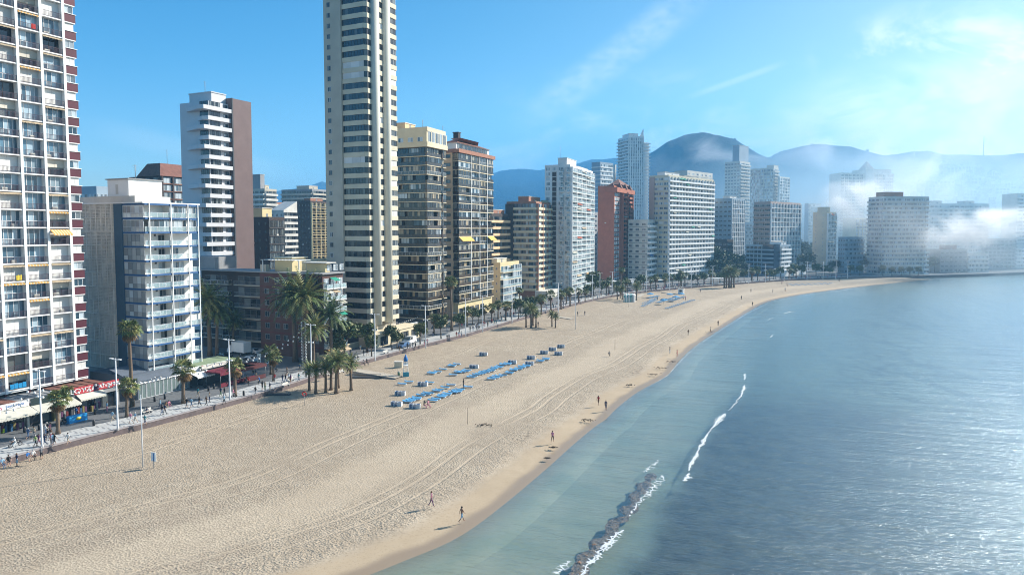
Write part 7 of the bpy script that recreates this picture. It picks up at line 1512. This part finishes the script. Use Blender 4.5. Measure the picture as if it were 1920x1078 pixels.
def crowd(px0, px1, n, o0, o1, label, group, sc=1.0):
    for _ in range(n):
        px = rp.uniform(px0, px1); a_ = [q for q in WALLPX if q[0] <= px][-1]; b_ = WALLPX[min(WALLPX.index(a_)+1, len(WALLPX)-1)]
        wy = a_[1]+(b_[1]-a_[1])*(px-a_[0])/max(1, b_[0]-a_[0]); W0 = G(px, wy, 1.0); nn = Vector((-cos(AZ), sin(AZ), 0)) if px < 1110 else Vector((-.5, 1, 0)).normalized()
        P = W0+nn*rp.uniform(o0, o1); person(P, face_az(rp.choice([AU, AD])+rp.gauss(0, .3)), rp.choice(['walk', 'walk2', 'stand', 'walk']), rp.choice(cols_), rp.choice(['black', 'denim', 'navy', 'beige', 'grey']), rp.choice(['', '', 's', 'l']), rp.choice([HAIRD, HAIRB, HAIRG]), rp.random() < .3, SKIN, label, group, sc)
crowd(922, 956, 16, 3, 7, 'stroller in the dense knot of people below the small palms', 'strollers below the small palms')
crowd(1050, 1075, 9, 2, 5, 'stroller in dark clothes in the bunch left of the white wall bend', 'strollers at the wall bend')
crowd(690, 930, 26, 7, 16, 'person among the terraces and trees below the towers', 'people among the terraces')
crowd(960, 1120, 34, 2, 13, 'stroller on the promenade in front of the cream and white towers', 'strollers before the cream and white towers')
crowd(1120, 1330, 90, 2, 16, 'stroller in the crowd on the far promenade', 'crowd on the far promenade', 1.05)
crowd(1330, 1590, 45, 2, 12, 'distant stroller at the head of the bay', 'distant strollers at the head of the bay', 1.1)
for px, py in [(1466, 533), (1474, 536), (1477, 537), (1472, 546), (1449, 549), (1572, 527), (1574, 528), (1390, 562), (1408, 548), (1233, 563), (1281, 562), (1285, 563), (1313, 548)]:
    person(G(px, py, .05), rp.random()*6, 'stand', rp.choice(cols_), 'black', '', HAIRD, False, SKIN, 'tiny dark figure on the distant sand', 'tiny figures on the distant sand', 1.1)
crowd(100, 420, 12, 2, 11, 'walker scattered along the near stretch of the promenade', 'walkers on the near promenade', 1.08)
crowd(420, 700, 18, 2, 13, 'walker scattered along the promenade by the street corner', 'walkers by the street corner', 1.08)
# ------------------------------------------------------------------ drifting sea fog over the head of the bay
def fog(px, py, dep, rx, ry, rz, dens, sc=.02, seed=0, tilt=0):
    c = PD(px, dep, 30); c.z = ztop(c, py)
    m = bpy.data.materials.new('fog_bank'); s = SH(m); N, L = s.N, s.L; N.remove(N['Principled BSDF'])
    tc = N.new('ShaderNodeTexCoord'); ln = N.new('ShaderNodeVectorMath'); ln.operation = 'LENGTH'; L.new(tc.outputs['Object'], ln.inputs[0])
    mpn = N.new('ShaderNodeMapping'); mpn.inputs['Location'].default_value = (seed*31, seed*17, 0); mpn.inputs['Scale'].default_value = (1, 1, 1.7); L.new(s.pos(), mpn.inputs[0])
    nz = s.noise(mpn.outputs[0], sc, 7, .66, 1.2)
    den = s.math('MULTIPLY', s.mr(s.math('ADD', nz, s.math('MULTIPLY', s.math('SUBTRACT', .55, ln.outputs['Value']), .5)), .46, .80), dens)
    den = s.math('MULTIPLY', den, s.mr(ln.outputs['Value'], .6, 1.0, 1, 0))
    pv = N.new('ShaderNodeVolumePrincipled'); pv.inputs['Color'].default_value = (.97, .98, 1, 1); pv.inputs['Anisotropy'].default_value = .6
    L.new(den, pv.inputs['Density']); L.new(pv.outputs[0], N['Material Output'].inputs['Volume'])
    b = MB(); b.ball((0, 0, 0), 1, m, 16); o = b.obj('fog_bank'); o.location = c; o.scale = (rx, ry, rz); o.rotation_euler = (0, tilt, 0); return tag(o, kind='stuff')
fog(1610, 385, 560, 75, 40, 28, .042, .026, 1, -.35)
fog(1570, 368, 590, 60, 36, 22, .028, .03, 11, -.3)
fog(1850, 432, 470, 105, 36, 25, .045, .02, 2, -.12)
fog(1790, 448, 470, 55, 30, 14, .035, .03, 12, -.1)
fog(1700, 350, 620, 90, 45, 75, .012, .016, 3)
fog(1350, 295, 930, 110, 40, 40, .013, .011, 4, .35)
fog(1540, 292, 1000, 170, 50, 46, .013, .011, 5, .1)
fog(1740, 300, 880, 190, 60, 60, .009, .009, 6, -.2)
fog(1880, 320, 800, 90, 50, 60, .003, .012, 10)
fog(1800, 480, 495, 140, 36, 26, .009, .018, 7)
fog(1640, 440, 600, 120, 60, 60, .004, .012, 8)
fog(1255, 320, 900, 85, 30, 32, .005, .013, 9)
def mist(x, y, z, rx, ry, rz, dens, col, an=.3):
    m = bpy.data.materials.new('mist_bank'); s = SH(m); N, L = s.N, s.L; N.remove(N['Principled BSDF']); pv = N.new('ShaderNodeVolumePrincipled'); pv.inputs['Color'].default_value = (*col, 1); pv.inputs['Anisotropy'].default_value = an
    tc = N.new('ShaderNodeTexCoord'); ln = N.new('ShaderNodeVectorMath'); ln.operation = 'LENGTH'; L.new(tc.outputs['Object'], ln.inputs[0]); L.new(s.math('MULTIPLY', s.mr(ln.outputs['Value'], .25, 1.0, 1, 0), dens), pv.inputs['Density'])
    L.new(pv.outputs[0], N['Material Output'].inputs['Volume']); b = MB(); b.ball((0, 0, 0), 1, m, 24); o = b.obj('mist_bank'); o.location = (x, y, z); o.scale = (rx, ry, rz); tag(o, kind='stuff')
mist(430, 740, 5, 380, 420, 150, .0042, (.62, .85, 1))
mist(250, 1080, 5, 1100, 480, 260, .0026, (.08, .52, 1), 0)
fog(1695, 440, 452, 62, 22, 50, .013, .014, 13)
# ------------------------------------------------------------------ hazy air
def volume_box(name, lo, hi, dens, col, aniso=.3):
    mb = MB(); m = bpy.data.materials.new(name); m.use_nodes = True; N = m.node_tree.nodes; L = m.node_tree.links
    N.remove(N['Principled BSDF']); pv = N.new('ShaderNodeVolumePrincipled'); pv.inputs['Density'].default_value = dens; pv.inputs['Color'].default_value = (*col, 1); pv.inputs['Anisotropy'].default_value = aniso
    L.new(pv.outputs[0], N['Material Output'].inputs['Volume'])
    mb.box(lo[0], hi[0], lo[1], hi[1], lo[2], hi[2], m); return tag(mb.obj(name), kind='stuff')
haze = volume_box('haze', (-1950, -200, -11), (1950, 1950, 300), .0002, (.3, .66, 1.0), .1)
